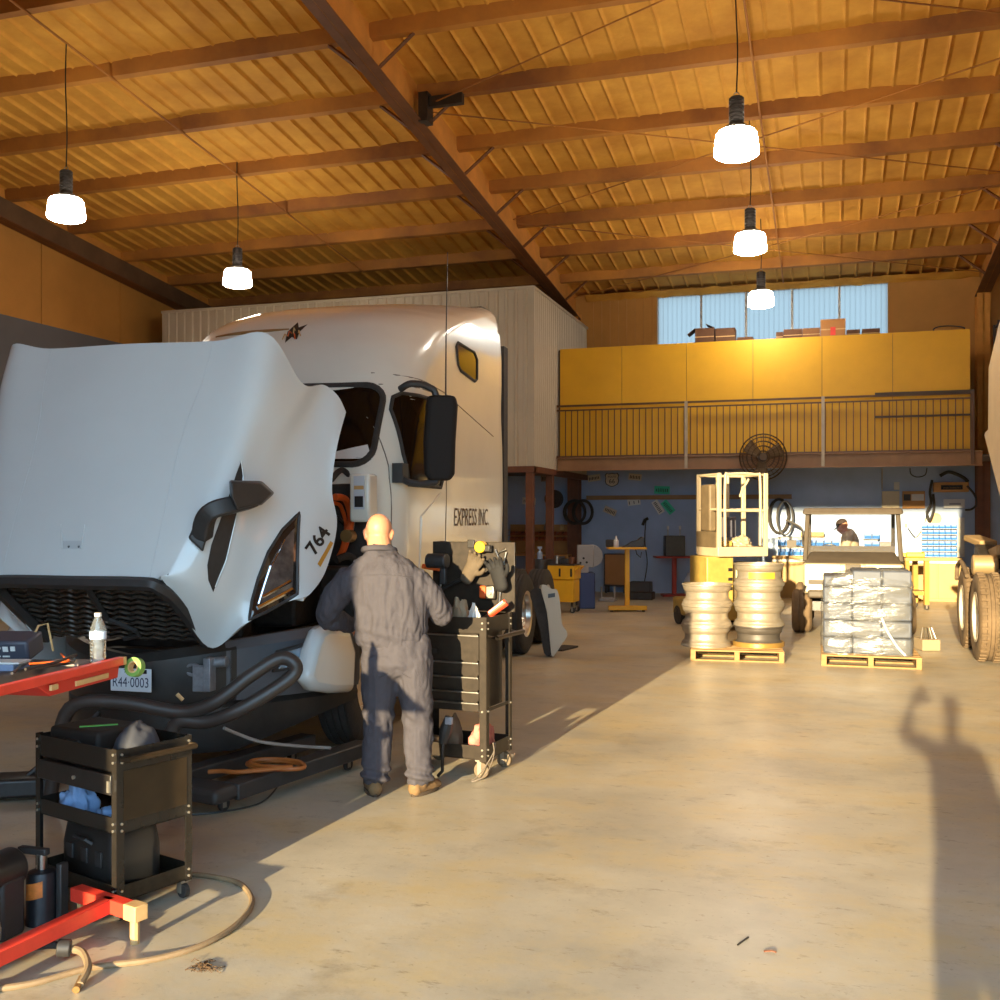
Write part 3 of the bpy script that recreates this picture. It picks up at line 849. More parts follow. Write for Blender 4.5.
for k, (pts, m, r) in enumerate([
    ([(335,497,-3.95), (346,500,-3.92), (351,520,-3.9), (345,545,-3.92), (338,560,-4.0)], M_orange, 0.028),
    ([(334,503,-4.0), (341,507,-3.98), (346,528,-3.97), (340,556,-4.0)], M_orange, 0.016),
    ([(331,480,-4.0), (342,470,-4.0), (352,482,-3.95), (357,510,-3.92), (358,540,-3.9)], M_rubber, 0.024),
    ([(336,560,-3.95), (348,556,-3.9), (360,562,-3.85), (372,556,-3.8)], M_rubber, 0.03),
    ([(330,520,-4.05), (338,518,-4.0), (350,535,-4.0), (352,560,-4.0)], M_black, 0.02),
    ([(352,505,-3.9), (354,522,-3.9), (350,540,-3.9)], M_steel, 0.01)]):
    TB(MB().tube(crom([PXt(*p) for p in pts], 6), r, 8), 'engine_hose', m)
TB(MB().cyl(PXt(346,536,-3.86), PXt(351,536,-3.86), 0.05), 'filler_cap', mat('brass_cap', (150,116,70), 0.4, 0.6))
for sgn in (1, -1):
    ym = 8.06
    mb = MB().b2((-3.85, 7.44, 1.74), (-3.68, 7.62, 2.12))
    if sgn < 0: mb = mir(mb)
    TB(mb, 'cowl_box', M_cab, bevel=0.02)
mb = MB().box(Vector((-3.765, 7.436, 1.97)), (0.09,0.006,0.26)); lb = TB(mb, 'service_label', mat('label_grey', (196,196,200), 0.5), smooth=0)
TB(MB().box(Vector((-3.765, 7.431, 1.90)), (0.07,0.006,0.085)), 'label_block', M_ink, lb, smooth=0)
TB(MB().box(Vector((-3.765, 7.431, 2.01)), (0.08,0.006,0.03)), 'label_stripe', mat('label_orange', (196,150,92), 0.6), lb, smooth=0)
# ---- cab with high sleeper roof ----
lev = [ # z, front y at the centre, half width, rear y, front corner radius
 (0.917,7.83,1.140,11.32,0.30),(1.158,7.79,1.190,11.32,0.32),(1.544,7.75,1.210,11.32,0.34),(1.930,7.73,1.220,11.32,0.36),(2.171,7.75,1.220,11.32,0.38),(2.509,7.89,1.215,11.32,0.42),(2.895,8.07,1.200,11.32,0.46),
 (3.040,8.13,1.200,11.32,0.50),(3.281,8.27,1.205,11.32,0.60),(3.522,8.49,1.200,11.32,0.75),(3.715,8.73,1.180,11.32,0.85),(3.841,9.01,1.140,11.32,0.90),(3.937,9.36,1.050,11.30,0.85),(4.005,9.76,0.880,11.24,0.70),(4.043,10.11,0.600,11.12,0.50),(4.058,10.36,0.300,10.97,0.14)]
lev = [l_ for l_ in lev if l_[0] < 3.5]+[(3.52,8.50,1.205,11.32,0.75),(3.64,8.72,1.20,11.32,0.85),(3.74,9.0,1.195,11.32,0.9),(3.84,9.4,1.185,11.32,0.9),(3.94,9.9,1.175,11.32,0.8),(4.03,10.45,1.15,11.31,0.6),(4.09,10.9,1.10,11.28,0.3),(4.12,11.08,1.03,11.22,0.06)]
def lv(z):
    for a, b in zip(lev[:-1], lev[1:]):
        if z <= b[0]: break
    t = min(1, max(0, (z-a[0])/(b[0]-a[0])))
    return [a[i]+(b[i]-a[i])*t for i in range(5)]
NO = 88
def cab_ring(z):
    _, yf, hw, yr, cr_ = lv(z); out = []
    n1 = NO//4
    cr2 = 0.10 if z < 3.85 else 0.18
    # start rear right, go along right side to the front
    segs = []
    for i in range(n1): segs.append((hw, yr-cr2-(yr-cr2-yf-cr_*1.0)*i/n1))
    for i in range(n1//2): a = (pi/2)*i/(n1//2); segs.append((hw-cr_+cr_*cos(a), yf+cr_-cr_*sin(a)))
    for i in range(n1): segs.append((hw-cr_-2*(hw-cr_)*i/n1, yf))
    for i in range(n1//2): a = (pi/2)*i/(n1//2); segs.append((-hw+cr_-cr_*sin(a), yf+cr_-cr_*cos(a)))
    for i in range(n1): segs.append((-hw, yf+cr_+(yr-cr2-yf-cr_)*i/n1))
    for i in range(6): a = (pi/2)*i/6; segs.append((-hw+cr2-cr2*cos(a), yr-cr2+cr2*sin(a)))
    for i in range(8): segs.append((-hw+cr2+2*(hw-cr2)*i/8, yr))
    for i in range(6): a = (pi/2)*i/6; segs.append((hw-cr2+cr2*sin(a), yr-cr2+cr2*cos(a)))
    out = []
    for x, y in segs:
        bow = 0.09*max(0, 1-(x/1.2)**2) if y < yf+0.3 else 0
        out.append(Vector((TX+x, y-bow, z)))
    return out
zs = [0.917+(3.6-0.917)*i/40 for i in range(41)]+[3.6+0.52*(1-(1-i/24)**1.4) for i in range(1, 25)]
rg = [cab_ring(z) for z in zs]; nn = len(rg[0])
cmb = MB(); cmb.raw([p for r in rg for p in r], [(j*nn+i, j*nn+(i+1) % nn, (j+1)*nn+(i+1) % nn, (j+1)*nn+i) for j in range(len(rg)-1) for i in range(nn)]+[tuple(range(nn)), tuple(range((len(rg)-1)*nn, len(rg)*nn))])
cb = cmb.bvh()
cab = TB(cmb, 'cab', M_cab, smooth=50)
def front(x, y): return Vector((TX+x, 6.0, y))
def side(y, z): return Vector((-2.5, y, z))
def dens(ol, k=4):
    out = []
    for a, b in zip(ol, ol[1:]+ol[:1]):
        for i in range(k): out.append((a[0]+(b[0]-a[0])*i/k, a[1]+(b[1]-a[1])*i/k))
    return out
ws = dens(rrect(2.0, 0.68, 0.14, 5, 0, 2.545), 2)
mb, rimp = patch(cb, ws, front, (0,1,0), 0.006, 14)
TB(mb, 'windshield', M_glass, cab, smooth=50)
TB(MB().tube(rimp, 0.028, 8, True), 'windshield_seal', M_rubber, cab)
mb, _ = patch(cb, dens([(0.62,2.25),(1.0,2.25),(0.95,2.37),(0.62,2.29)], 3), front, (0,1,0), 0.010, 4)
TB(mb, 'paper_on_dash', M_label, cab, smooth=40)
dw = [(8.06,2.05),(8.03,2.3),(8.06,2.68),(8.12,2.79),(8.2,2.83),(8.92,2.83),(8.99,2.76),(8.99,2.13),(8.92,2.05)]
mb, rimp = patch(cb, dens(dw), side, (-1,0,0), 0.006, 8)
for sgn in (1, -1):
    TB(mb if sgn > 0 else mir(mb), 'door_window', M_glass, cab, smooth=50)
    TB(MB().tube([p if sgn > 0 else Vector((2*TX-p.x, p.y, p.z)) for p in rimp], 0.018, 6, True), 'window_seal', M_rubber, cab)
sw = [(9.53,3.26),(9.46,3.42),(9.52,3.47),(10.10,3.46),(10.2,3.40),(10.2,3.20),(10.12,3.17),(9.62,3.21)]
mb, rimp = patch(cb, dens(sw), side, (-1,0,0), 0.006, 6)
for sgn in (1, -1):
    TB(mb if sgn > 0 else mir(mb), 'sleeper_window', M_glass, cab, smooth=50)
    TB(MB().tube([p if sgn > 0 else Vector((2*TX-p.x, p.y, p.z)) for p in rimp], 0.014, 6, True), 'window_seal', M_rubber, cab)
# door and roof seams
def cab_line(pts, r=0.006, dr=(-1,0,0), f=side):
    out = []
    for a, b in zip(pts[:-1], pts[1:]):
        for i in range(8):
            h = cb.ray_cast(f(a[0]+(b[0]-a[0])*i/8, a[1]+(b[1]-a[1])*i/8), Vector(dr))
            if h[0]: out.append(h[0])
    return MB().tube(out, r, 6)
M_seam = mat('panel_gap', (120,110,96), 0.6)
TB(cab_line([(7.88,1.1),(7.86,2.1),(7.95,2.9),(9.1,2.9),(9.12,1.1)]), 'door_gap', M_seam, cab)
TB(cab_line([(8.1,3.0),(9.1,2.94),(11.1,2.62)]), 'panel_seam', M_seam, cab)
TB(cab_line([(8.4,1.1),(8.4,1.78),(9.0,2.02)], 0.012), 'door_crease', M_cab, cab)
TB(MB().b2((TX+0.10,8.02,2.945), (TX+0.28,8.1,2.975)), 'roof_marker', mat('marker_blue', (150,180,190), 0.3), cab, bevel=0.004)
# torn fairing: ragged hole with amber wires, dent line
mb, _ = patch(cb, [(0.0,3.42),(0.05,3.52),(0.09,3.46),(0.16,3.49),(0.12,3.41),(0.13,3.33),(0.07,3.36),(0.03,3.30)], front, (0,1,0), 0.006, 3)
TB(mb, 'torn_hole', mat('torn_fibre', (60,40,24), 0.8, 0, 0.5, 30), cab)
pts = []
for i in range(16):
    h = cb.ray_cast(front(-0.75+0.75*i/15, 3.42+0.03*i/15), Vector((0,1,0)))
    if h[0]: pts.append(h[0])
TB(MB().tube(pts, [0.008+0.012*sin(pi*i/15) for i in range(len(pts))], 6), 'dent_crack', mat('scuff_brown', (150,110,62), 0.7), cab)
for i in range(5):
    h = cb.ray_cast(front(0.03+0.02*i, 3.37+0.03*(i % 3)), Vector((0,1,0)))[0]
    TB(MB().tube([h, h+Vector((0.01*i-0.02,-0.03,0.02)), h+Vector((0.02*i-0.04,-0.04,-0.03))], 0.006, 5), 'torn_strand', M_orange if i % 2 else M_tan, cab)
# door mirrors on a bracket loop
for sgn in (1, -1):
    loop = [(-3.6,7.92,2.83), (-3.5,7.9,2.87), (-3.38,7.98,2.85), (-3.32,8.02,2.74), (-3.31,8.02,2.14), (-3.37,7.98,2.06), (-3.5,7.9,2.06), (-3.62,7.9,2.12)]
    mb = MB().tube(crom(loop, 5), 0.03, 8); mb.box((-3.6,7.92,2.14), (0.09,0.14,0.16))
    sh = [(0.0,0.0), (0.05,-0.03), (0.24,0.02), (0.25,0.05), (0.2,0.10), (0.02,0.06)]
    m2 = MB(); vs = []
    for zz, sc in ((2.08,0.7),(2.14,1.0),(2.4,1.05),(2.70,1.05),(2.76,0.95),(2.78,0.75)):
        for x, y in sh: vs.append((-3.42+0.13+(x-0.13)*sc+ (0.02 if zz>2.5 else 0.0), 7.98+y*1.6*sc, zz))
    k = 6; m2.raw(vs, [(j*k+i, j*k+(i+1) % k, (j+1)*k+(i+1) % k, (j+1)*k+i) for j in range(5) for i in range(k)]+[tuple(range(k)), tuple(range(5*k, 6*k))])
    if sgn < 0: mb, m2 = mir(mb), mir(m2)
    arm = TB(mb, 'mirror_bracket', M_plastic, cab)
    TB(m2, 'door_mirror', mat('mirror_shell', (40,35,32), 0.75, spec=0.2), cab, bevel=0.02, smooth=45)
TB(MB().tube([(-3.3,8.2,2.4),(-3.3,8.22,3.3),(-3.3,8.26,4.02)], [0.008,0.006,0.003], 6), 'whip_antenna', M_black, cab)
# side extender behind the cab, side lettering, latch
for x in (-3.66, -6.03): TB(MB().b2((x,11.32,0.95),(x+0.07,11.5,3.72)), 'side_extender', M_rubber, smooth=0)
def cab_text(txt, cy, cz, size, name, sx=1.0):
    vs, fs = text_geo(txt, size); out = []
    for v in vs:
        h = cb.ray_cast(side(cy+v.x*sx, cz+v.y), Vector((-1,0,0)))
        out.append(h[0]+Vector((0.004,0,0)))
    TB(MB().raw(out, fs), name, mat('sign_brown', (92,72,54), 0.6), cab, smooth=0)
cab_text('EXPRESS INC.', 10.0, 1.77, 0.25, 'lettering', 0.86)
TB(MB().box((-3.57,8.98,1.48),(0.03,0.16,0.16)), 'door_handle', M_plastic, cab, bevel=0.01)
# ground steps, tanks and rear axles
for x0, x1 in ((-4.0,-3.62),(-5.98,-5.6)):
    TB(MB().b2((x0,8.25,0.35),(x1,9.25,0.9)), 'step_box', M_plastic, bevel=0.03)
    xm = (x0+x1)/2
    TB(MB().cyl((xm,9.35,0.62),(xm,11.2,0.62),0.29,n=28), 'fuel_tank', M_alu)
for y in (13.1, 14.4):
    for x in (-3.85,-4.2,-5.4,-5.75):
        t, r = wheel_mesh(None, None, 0.52, 0.27)
        t.v = [p+Vector((x, y, 0.52)) for p in t.v]; r.v = [p+Vector((x, y, 0.52)) for p in r.v]
        o = TB(t, 'tyre', M_rubber); TB(r, 'rim', M_alu, o)
# ================= people =================
M_skin = mat('skin', (206,140,106), 0.5, 0, 0.08, 20)
M_work = mat('work_grey_cloth', (68,64,70), 0.85, 0, 0.1, 30, 0.25, 160)
M_boot = mat('dusty_boot', (122,94,60), 0.85, 0, 0.3, 14, 0.3, 50)
M_sole = mat('boot_sole', (70,56,42), 0.85)
def hand(mb, w, fwd, side, curl=0.6, s=1.0, down=None):
    """palm with four fingers and a thumb; fwd is where the fingers point, side is where the thumb leaves"""
    w, f, t = Vector(w), Vector(fwd).normalized(), Vector(side).normalized()
    t = (t-f*t.dot(f)).normalized(); n = f.cross(t) if down is None else Vector(down)
    limb(mb, [w, w+f*0.045*s, w+f*0.09*s], [(0.030*s,0.020*s),(0.040*s,0.018*s),(0.038*s,0.014*s)], 12)
    mb.sph(w+f*0.05*s, 0.03*s, 10, 6)
    for k, L_ in enumerate((0.072, 0.08, 0.074, 0.058)):
        b = w+f*0.088*s+t*(0.030-0.020*k)*s
        c1 = curl*0.8
        d1 = f*cos(c1)+n*sin(c1); d2 = f*cos(c1*2)+n*sin(c1*2); d3 = f*cos(c1*2.8)+n*sin(c1*2.8)
        p1 = b+d1*L_*0.42*s; p2 = p1+d2*L_*0.33*s; p3 = p2+d3*L_*0.28*s
        limb(mb, [b-f*0.02*s, p1, p2, p3], [0.0095*s, 0.009*s, 0.0085*s, 0.007*s], 8, steps=2)
    b = w+f*0.03*s+t*0.028*s
    p1 = b+(t*0.7+f*0.6).normalized()*0.035*s; p2 = p1+(t*0.35+f*0.9+n*0.2).normalized()*0.03*s
    limb(mb, [b-t*0.015*s, p1, p2], [0.013*s, 0.011*s, 0.008*s], 8, steps=2)
def head(mb, c, f, up=(0,0,1), s=1.0):
    """skull, jaw, nose, ears, brow, lips; f is where the face looks"""
    c, f, u = Vector(c), Vector(f).normalized(), Vector(up)
    u = (u-f*u.dot(f)).normalized(); r = f.cross(u)
    R = Matrix((r, f, u)).transposed()
    P = lambda x, y, z: c+R @ (Vector((x, y, z))*s)
    mb.sph(P(0,-0.012,0.03), (0.077*s,0.098*s,0.088*s), 22, 14, R)
    mb.sph(P(0,0.025,-0.045), (0.060*s,0.068*s,0.068*s), 18, 12, R)
    mb.sph(P(0,0.05,-0.085), (0.034*s,0.036*s,0.026*s), 12, 8, R)
    limb(mb, [P(0,0.084,0.018), P(0,0.104,-0.012), P(0,0.108,-0.022)], [0.009*s,0.013*s,0.016*s], 8, steps=2)
    mb.sph(P(0,0.078,0.03), (0.055*s,0.02*s,0.014*s), 12, 6, R)
    for sx in (-1, 1):
        mb.sph(P(sx*0.076,-0.012,-0.008), (0.010*s,0.021*s,0.034*s), 10, 8, R)
        mb.sph(P(sx*0.082,-0.018,0.004), (0.010*s,0.018*s,0.022*s), 8, 6, R)
        mb.sph(P(sx*0.04,0.055,-0.025), (0.026*s,0.025*s,0.025*s), 10, 6, R)
    mb.sph(P(0,0.088,-0.05), (0.024*s,0.012*s,0.007*s), 10, 6, R)
    mb.sph(P(0,0.086,-0.062), (0.022*s,0.012*s,0.007*s), 10, 6, R)
    return P, R
M_eye = mat('eye_white', (230,226,220), 0.3); M_iris = mat('eye_dark', (30,22,18), 0.2)
def eyes(P, R, body, s=1.0, off=None):
    for sx in (-1, 1):
        e = MB().sph(P(sx*0.032,0.074,0.012), 0.012*s, 12, 8).build('eye', M_eye, body, off=off)
        MB().sph(P(sx*0.032,0.083,0.012), (0.006*s,0.005*s,0.006*s), 10, 6, R).build('iris', M_iris, e, off=off)
def wrink(amp, sc=9.0, st=(1,1,1), seed=0):
    def f(p, n):
        q = Vector((p.x*sc*st[0], p.y*sc*st[1], p.z*sc*st[2]+seed))
        return amp*(noise.noise(q)*0.7+abs(noise.noise(q*1.9))*0.6-0.25)
    return f

# ---- mechanic at the tool cart (local frame: looks along +y) ----
mech = thing('person', 'bald man in grey work clothes standing with back turned beside the truck', 'person', G(392, 797)+Vector((0,0.08,0)), math.radians(17))
mx = 0.0
b = MB()
P, R = head(b, (-0.13,0.10,1.665), (-0.10,1,-0.5), (0,0.3,1), 1.12)
limb(b, [(-0.09,-0.01,1.46),(-0.11,0.03,1.55),(-0.13,0.08,1.64)], [0.085,0.078,0.076])
limb(b, [(0,0.0,0.95),(-0.03,0.0,1.15),(-0.08,-0.01,1.36),(-0.09,-0.01,1.46)], [(0.15,0.10),(0.145,0.10),(0.17,0.105),(0.10,0.07)])
for sx, sh_, el, wr_ in ((-1, (-0.28,-0.01,1.39), (-0.44,0.10,1.12), (-0.35,0.37,1.035)), (1, (0.09,-0.01,1.39), (0.265,0.10,1.15), (0.285,0.31,1.165))):
    limb(b, [sh_, el, wr_], [0.052,0.042,0.03])
    d = Vector(wr_)-Vector(el)
    hand(b, wr_, d+Vector((0,0.05,-0.02)), (-sx,0.2,0.3), 0.5, 1.05, down=(0,0,-1))
for sx in (-1, 1):
    limb(b, [(sx*0.09,0,0.95),(sx*0.12,0.01,0.52),(sx*0.14,-0.01,0.10)], [0.085,0.055,0.042])
    limb(b, [(sx*0.14,-0.03,0.06),(sx*0.15,0.12,0.045)], [0.04,0.038])
mbody = fuse(b, 'body', M_skin, mech, 0.008, 3)
eyes(P, R, mbody, 1.06)
# shirt
b = MB()
limb(b, [(-0.03,0.0,0.985),(-0.035,-0.01,1.06),(-0.04,-0.015,1.2),(-0.065,-0.025,1.33),(-0.085,-0.02,1.43),(-0.10,0.0,1.50)], [(0.228,0.15),(0.24,0.16),(0.238,0.16),(0.24,0.15),(0.20,0.125),(0.12,0.10)], 26)
limb(b, [(-0.285,-0.01,1.395),(-0.19,-0.01,1.46),(-0.11,0.0,1.50),(-0.02,-0.01,1.47),(0.095,-0.01,1.40)], [0.08,0.085,0.095,0.085,0.08], 14)
limb(b, [(-0.10,0.0,1.48),(-0.12,0.035,1.565)], [(0.105,0.095),(0.096,0.09)], 18)
ARM = ((-1, (-0.29,-0.015,1.39), (-0.40,0.03,1.27), (-0.455,0.10,1.13), (-0.36,0.34,1.05)), (1, (0.10,-0.015,1.39), (0.205,0.03,1.27), (0.275,0.10,1.15), (0.285,0.29,1.15)))
for sx, sh_, up_, el, wr_ in ARM:
    limb(b, [sh_, up_, el, ((el[0]+wr_[0])/2,(el[1]+wr_[1])/2,(el[2]+wr_[2])/2), wr_], [0.092,0.09,0.08,0.068,0.055], 16)
def shirt_w(p, n):
    f = wrink(0.021, 10, (1.8,1.8,0.5), 2)(p, n)
    f += 0.012*max(0, 1-abs(p.x+0.03-0.015*sin(p.z*9))/0.018)*(1 if p.y < 0 else 0)*(-1)*min(1, max(0, (1.36-p.z)/0.1))
    f += 0.016*sin((p.z-1.0)*60+p.x*18)*max(0, 1-abs(p.z-1.04)/0.07)*0.45
    f += 0.008*sin(p.x*75+p.z*10)*max(0, 1-abs(p.z-1.2)/0.2)*(1 if p.y < 0 else 0)*0.5
    return f
shirt = fuse(b, 'shirt', M_work, mech, 0.010, 5, wr=shirt_w)
# collar and yoke seam
MB().tube([Vector((-0.118+0.100*cos(a), 0.03+0.095*sin(a), 1.565-0.02*sin(a))) for a in [2*pi*i/26 for i in range(26)]], 0.02, 8, True).build('collar', M_work, shirt)
sb = BVHTree.FromPolygons([v.co for v in shirt.data.vertices], [tuple(p.vertices) for p in shirt.data.polygons])
pts = []
for i in range(21):
    x = -0.29+0.40*i/20; h = sb.ray_cast(Vector((x, -0.6, 1.395+0.02*(1-((x+0.09)/0.2)**2))), Vector((0,1,0)))
    if h[0]: pts.append(h[0])
MB().tube(pts, 0.0035, 5).build('yoke_seam', M_work, shirt)
# trousers
b = MB()
limb(b, [(0,0.0,1.00),(0,0.0,0.94),(0,-0.005,0.84)], [(0.222,0.14),(0.228,0.15),(0.22,0.155)], 24)
for sx in (-1, 1):
    k = 0.005 if sx > 0 else 0.0
    limb(b, [(sx*0.105,-0.005,0.88),(sx*0.115,0.0,0.70),(sx*(0.122+k),0.01,0.48),(sx*(0.135+k),-0.005,0.24),(sx*(0.142+k),-0.015,0.10)], [(0.128,0.135),(0.118,0.122),(0.100,0.104),(0.092,0.096),(0.092,0.096)], 18)
def tro_w(p, n):
    f = wrink(0.018, 8, (1.5,1.5,0.8), 8)(p, n)
    f += 0.014*sin(p.z*95+p.x*20+p.y*14)*max(0, 1-abs(p.z-0.13)/0.10)
    f += 0.008*sin(p.z*55+p.x*38)*max(0, 1-abs(p.z-0.50)/0.10)
    f += 0.007*max(0, 1-abs(abs(p.x)-0.125)/0.012)*(1 if p.y < -0.02 else 0)*(1 if p.z < 0.82 else 0)
    return f
tro = fuse(b, 'trousers', M_work, mech, 0.010, 4, wr=tro_w)
tb_ = BVHTree.FromPolygons([v.co for v in tro.data.vertices], [tuple(p.vertices) for p in tro.data.polygons])
for sx in (-1, 1):
    pk = []
    for (x, z) in ((0.045,0.90),(0.145,0.90),(0.145,0.79),(0.095,0.765),(0.045,0.79)):
        h = tb_.ray_cast(Vector((sx*x, -0.6, z)), Vector((0,1,0)))
        if h[0]: pk.append(h[0]+Vector((0,-0.001,0)))
    MB().tube(pk, 0.003, 5, True).build('back_pocket', M_work, tro)
for sx, ang in ((-1, 0.30), (1, -0.55)):
    d = Vector((sin(-ang), cos(ang), 0)); x0 = sx*0.145
    c = Vector((x0, -0.02, 0))
    b = MB()
    limb(b, [c+d*-0.06+Vector((0,0,0.05)), c+d*0.02+Vector((0,0,0.055)), c+d*0.11+Vector((0,0,0.045)), c+d*0.19+Vector((0,0,0.035))], [(0.045,0.05),(0.046,0.055),(0.05,0.042),(0.042,0.03)], 14)
    limb(b, [c+Vector((0,0,0.06)), c+Vector((0,0,0.15))], [0.055,0.058], 14)
    bo = fuse(b, 'boot', M_boot, mech, 0.008, 3, wr=lambda p, n: max(-0.0, 0))
    for v in bo.data.vertices: v.co.z = max(v.co.z, 0.006)
    so_ = MB(); out = []
    sd = Vector((d.y, -d.x, 0))
    for i in range(20):
        a = 2*pi*i/20; q = c+d*(0.062+0.14*cos(a))+sd*(0.05*sin(a)*(1+0.1*cos(a)))
        out.append((q.x, q.y))
    so_.prism(out, 0.0, 0.024).build('boot_sole', M_sole, bo, bevel=0.004)

# ---- man at the bench, cap and pale shirt ----
def bench_man():
    base = PY(847, 540, 20.2); base.z = 0
    t = thing('person', 'man in dark cap and pale shirt with head bowed at the back bench', 'person', base, math.radians(0))
    b = MB()
    P, R = head(b, (-0.08,-0.03,1.60), (-0.86,0.25,-0.45), (-0.35,0.1,1), 1.05)
    limb(b, [(0.02,0,1.42),(-0.05,-0.02,1.55)], [0.075,0.07])
    limb(b, [(0.02,0,0.9),(0.03,0,1.2),(0.02,0,1.4)], [(0.14,0.1),(0.15,0.1),(0.11,0.08)])
    for sy, sx in ((-1,-1),(1,1)):
        sh = (0.03,sy*0.17,1.38); el = (-0.10,sy*0.24,1.12); wr_ = (-0.34,sy*0.18,1.10)
        limb(b, [sh, el, wr_], [0.05,0.042,0.03])
        hand(b, wr_, (-1,-sy*0.2,-0.1), (0,-sy,0.2), 0.6, 1.0, down=(0,0,-1))
        limb(b, [(0.02,sy*0.09,0.9),(0.0,sy*0.11,0.5),(0.03,sy*0.11,0.1)], [0.085,0.055,0.042])
        limb(b, [(0.05,sy*0.11,0.05),(-0.12,sy*0.12,0.04)], [0.04,0.036])
    body = fuse(b, 'body', M_skin, t, 0.011, 3); eyes(P, R, body, 1.05)
    b = MB(); limb(b, [(0.02,0,0.93),(0.04,0,1.1),(0.05,0,1.32),(0.02,0,1.46),(-0.01,0,1.52)], [(0.165,0.20),(0.17,0.205),(0.165,0.225),(0.13,0.17),(0.085,0.09)], 22)
    limb(b, [(0.03,-0.17,1.42),(0.03,0.17,1.42)], [0.095,0.095])
    for sy in (-1, 1):
        limb(b, [(0.03,sy*0.19,1.42),(-0.04,sy*0.25,1.22),(-0.10,sy*0.25,1.13),(-0.20,sy*0.22,1.11)], [0.085,0.078,0.07,0.06])
    fuse(b, 'shirt', mat('pale_shirt', (196,178,146), 0.85, 0, 0.08, 20), t, 0.014, 4, wr=wrink(0.008, 8))
    b = MB(); limb(b, [(0.02,0,0.96),(0.02,0,0.84)], [(0.15,0.18),(0.15,0.185)], 20)
    for sy in (-1, 1): limb(b, [(0.02,sy*0.095,0.88),(0.01,sy*0.11,0.5),(0.02,sy*0.115,0.07)], [0.11,0.085,0.08])
    fuse(b, 'trousers', mat('dark_trousers', (52,50,56), 0.85), t, 0.014, 4, wr=wrink(0.008, 8))
    for sy in (-1, 1):
        b = MB(); limb(b, [(0.07,sy*0.115,0.05),(-0.06,sy*0.12,0.05),(-0.16,sy*0.125,0.04)], [0.045,0.045,0.036])
        o = fuse(b, 'boot', M_sole, t, 0.012, 2)
        for v in o.data.vertices: v.co.z = max(v.co.z, 0.0)
    b = MB(); up = R @ Vector((0,0,1)); f = R @ Vector((0,1,0)); rr = R @ Vector((1,0,0))
    c = P(0,-0.012,0.045)
    b.sph(c+up*0.012, (0.088,0.108,0.09), 20, 12, R)
    cap = fuse(b, 'cap', mat('cap_brown', (58,44,38), 0.85), t, 0.009, 3)
    for v in cap.data.vertices:
        h = (v.co-c).dot(up)
        if h < -0.005: v.co = v.co+up*(-0.005-h)
    pts = []
    m2 = MB()
    def brim(u, v):
        a = (u-0.5)*2.3; r_ = 0.10+0.075*v*cos(a*0.75)
        return c+f*(r_*cos(a)+0.0)+rr*(0.088*sin(a))+up*(-0.004-0.02*v)
    m2.grid(brim, 14, 5)
    m2.build('cap_brim', MATS['cap_brown'], cap, solid=0.006)
    return t
bench_man()

# ---- the one who takes the picture: stands behind the eye, left arm up with the phone ----
rdir = Vector((cos(math.radians(-4.9)), sin(math.radians(-4.9)), 0)); back = Vector((-SUN.x, -SUN.y, 0)).normalized()
pb = back*0.30+rdir*0.22; pb.z = 0
ph = thing('person', 'person holding a phone up, casting the long shadow on the floor', 'person', pb, math.radians(-4.9)); ph.scale = (0.93, 1, 1.06)
b = MB()
P, R = head(b, (0.04,0.02,1.66), (-0.25,1,-0.05), (0,0,1), 1.0)
limb(b, [(0.0,-0.02,1.38),(0.03,0.0,1.58)], [0.06,0.058])
limb(b, [(0,0,0.9),(0,0,1.15),(0,0,1.36)], [(0.13,0.09),(0.14,0.09),(0.14,0.08)])
arm_l = [(-0.18,0,1.40),(-0.37,0.06,1.46),(-0.29,0.20,1.74)]
arm_r = [(0.18,0,1.36),(0.22,0.0,1.10),(0.20,0.10,0.88)]
limb(b, arm_l, [0.048,0.04,0.03]); limb(b, arm_r, [0.048,0.04,0.03])
hand(b, arm_l[2], (0.55,0.05,0.6), (0,-0.4,1), 0.35, 1.0, down=(0.2,-1,0)); hand(b, arm_r[2], (0,0.2,-1), (-0.3,1,0), 0.5)
for sx in (-1, 1):
    limb(b, [(sx*0.09,0,0.9),(sx*0.1,0.01,0.5),(sx*0.1,-0.01,0.1)], [0.08,0.055,0.042]); limb(b, [(sx*0.1,-0.03,0.05),(sx*0.11,0.13,0.04)], [0.04,0.036])
pbody = fuse(b, 'body', M_skin, ph, 0.011, 3); eyes(P, R, pbody)
b = MB(); limb(b, [(0,0,0.93),(0,0,1.15),(0,0,1.33),(0,0,1.42)], [(0.17,0.12),(0.17,0.125),(0.19,0.12),(0.09,0.08)], 22)
limb(b, [(-0.17,0,1.375),(0.17,0,1.375)], [0.07,0.07])
limb(b, [arm_l[0],arm_l[1],(-0.335,0.12,1.57)], [0.07,0.056,0.045]); limb(b, [arm_r[0],arm_r[1],(0.2,0.08,0.94)], [0.07,0.06,0.045])
fuse(b, 'shirt', mat('blue_shirt', (70,84,110), 0.85), ph, 0.013, 4, wr=wrink(0.006, 8))
b = MB(); limb(b, [(0,0,0.97),(0,0,0.84)], [(0.17,0.12),(0.175,0.13)], 20)
for sx in (-1, 1): limb(b, [(sx*0.095,0,0.88),(sx*0.10,0.01,0.5),(sx*0.10,-0.01,0.06)], [0.10,0.082,0.08])
fuse(b, 'trousers', mat('jeans', (58,66,88), 0.85), ph, 0.013, 4, wr=wrink(0.006, 8))
for sx in (-1, 1):
    b = MB(); limb(b, [(sx*0.1,-0.05,0.05),(sx*0.105,0.06,0.05),(sx*0.11,0.17,0.035)], [0.045,0.046,0.035])
    o = fuse(b, 'shoe', M_sole, ph, 0.012, 2)
    for v in o.data.vertices: v.co.z = max(v.co.z, 0.0)
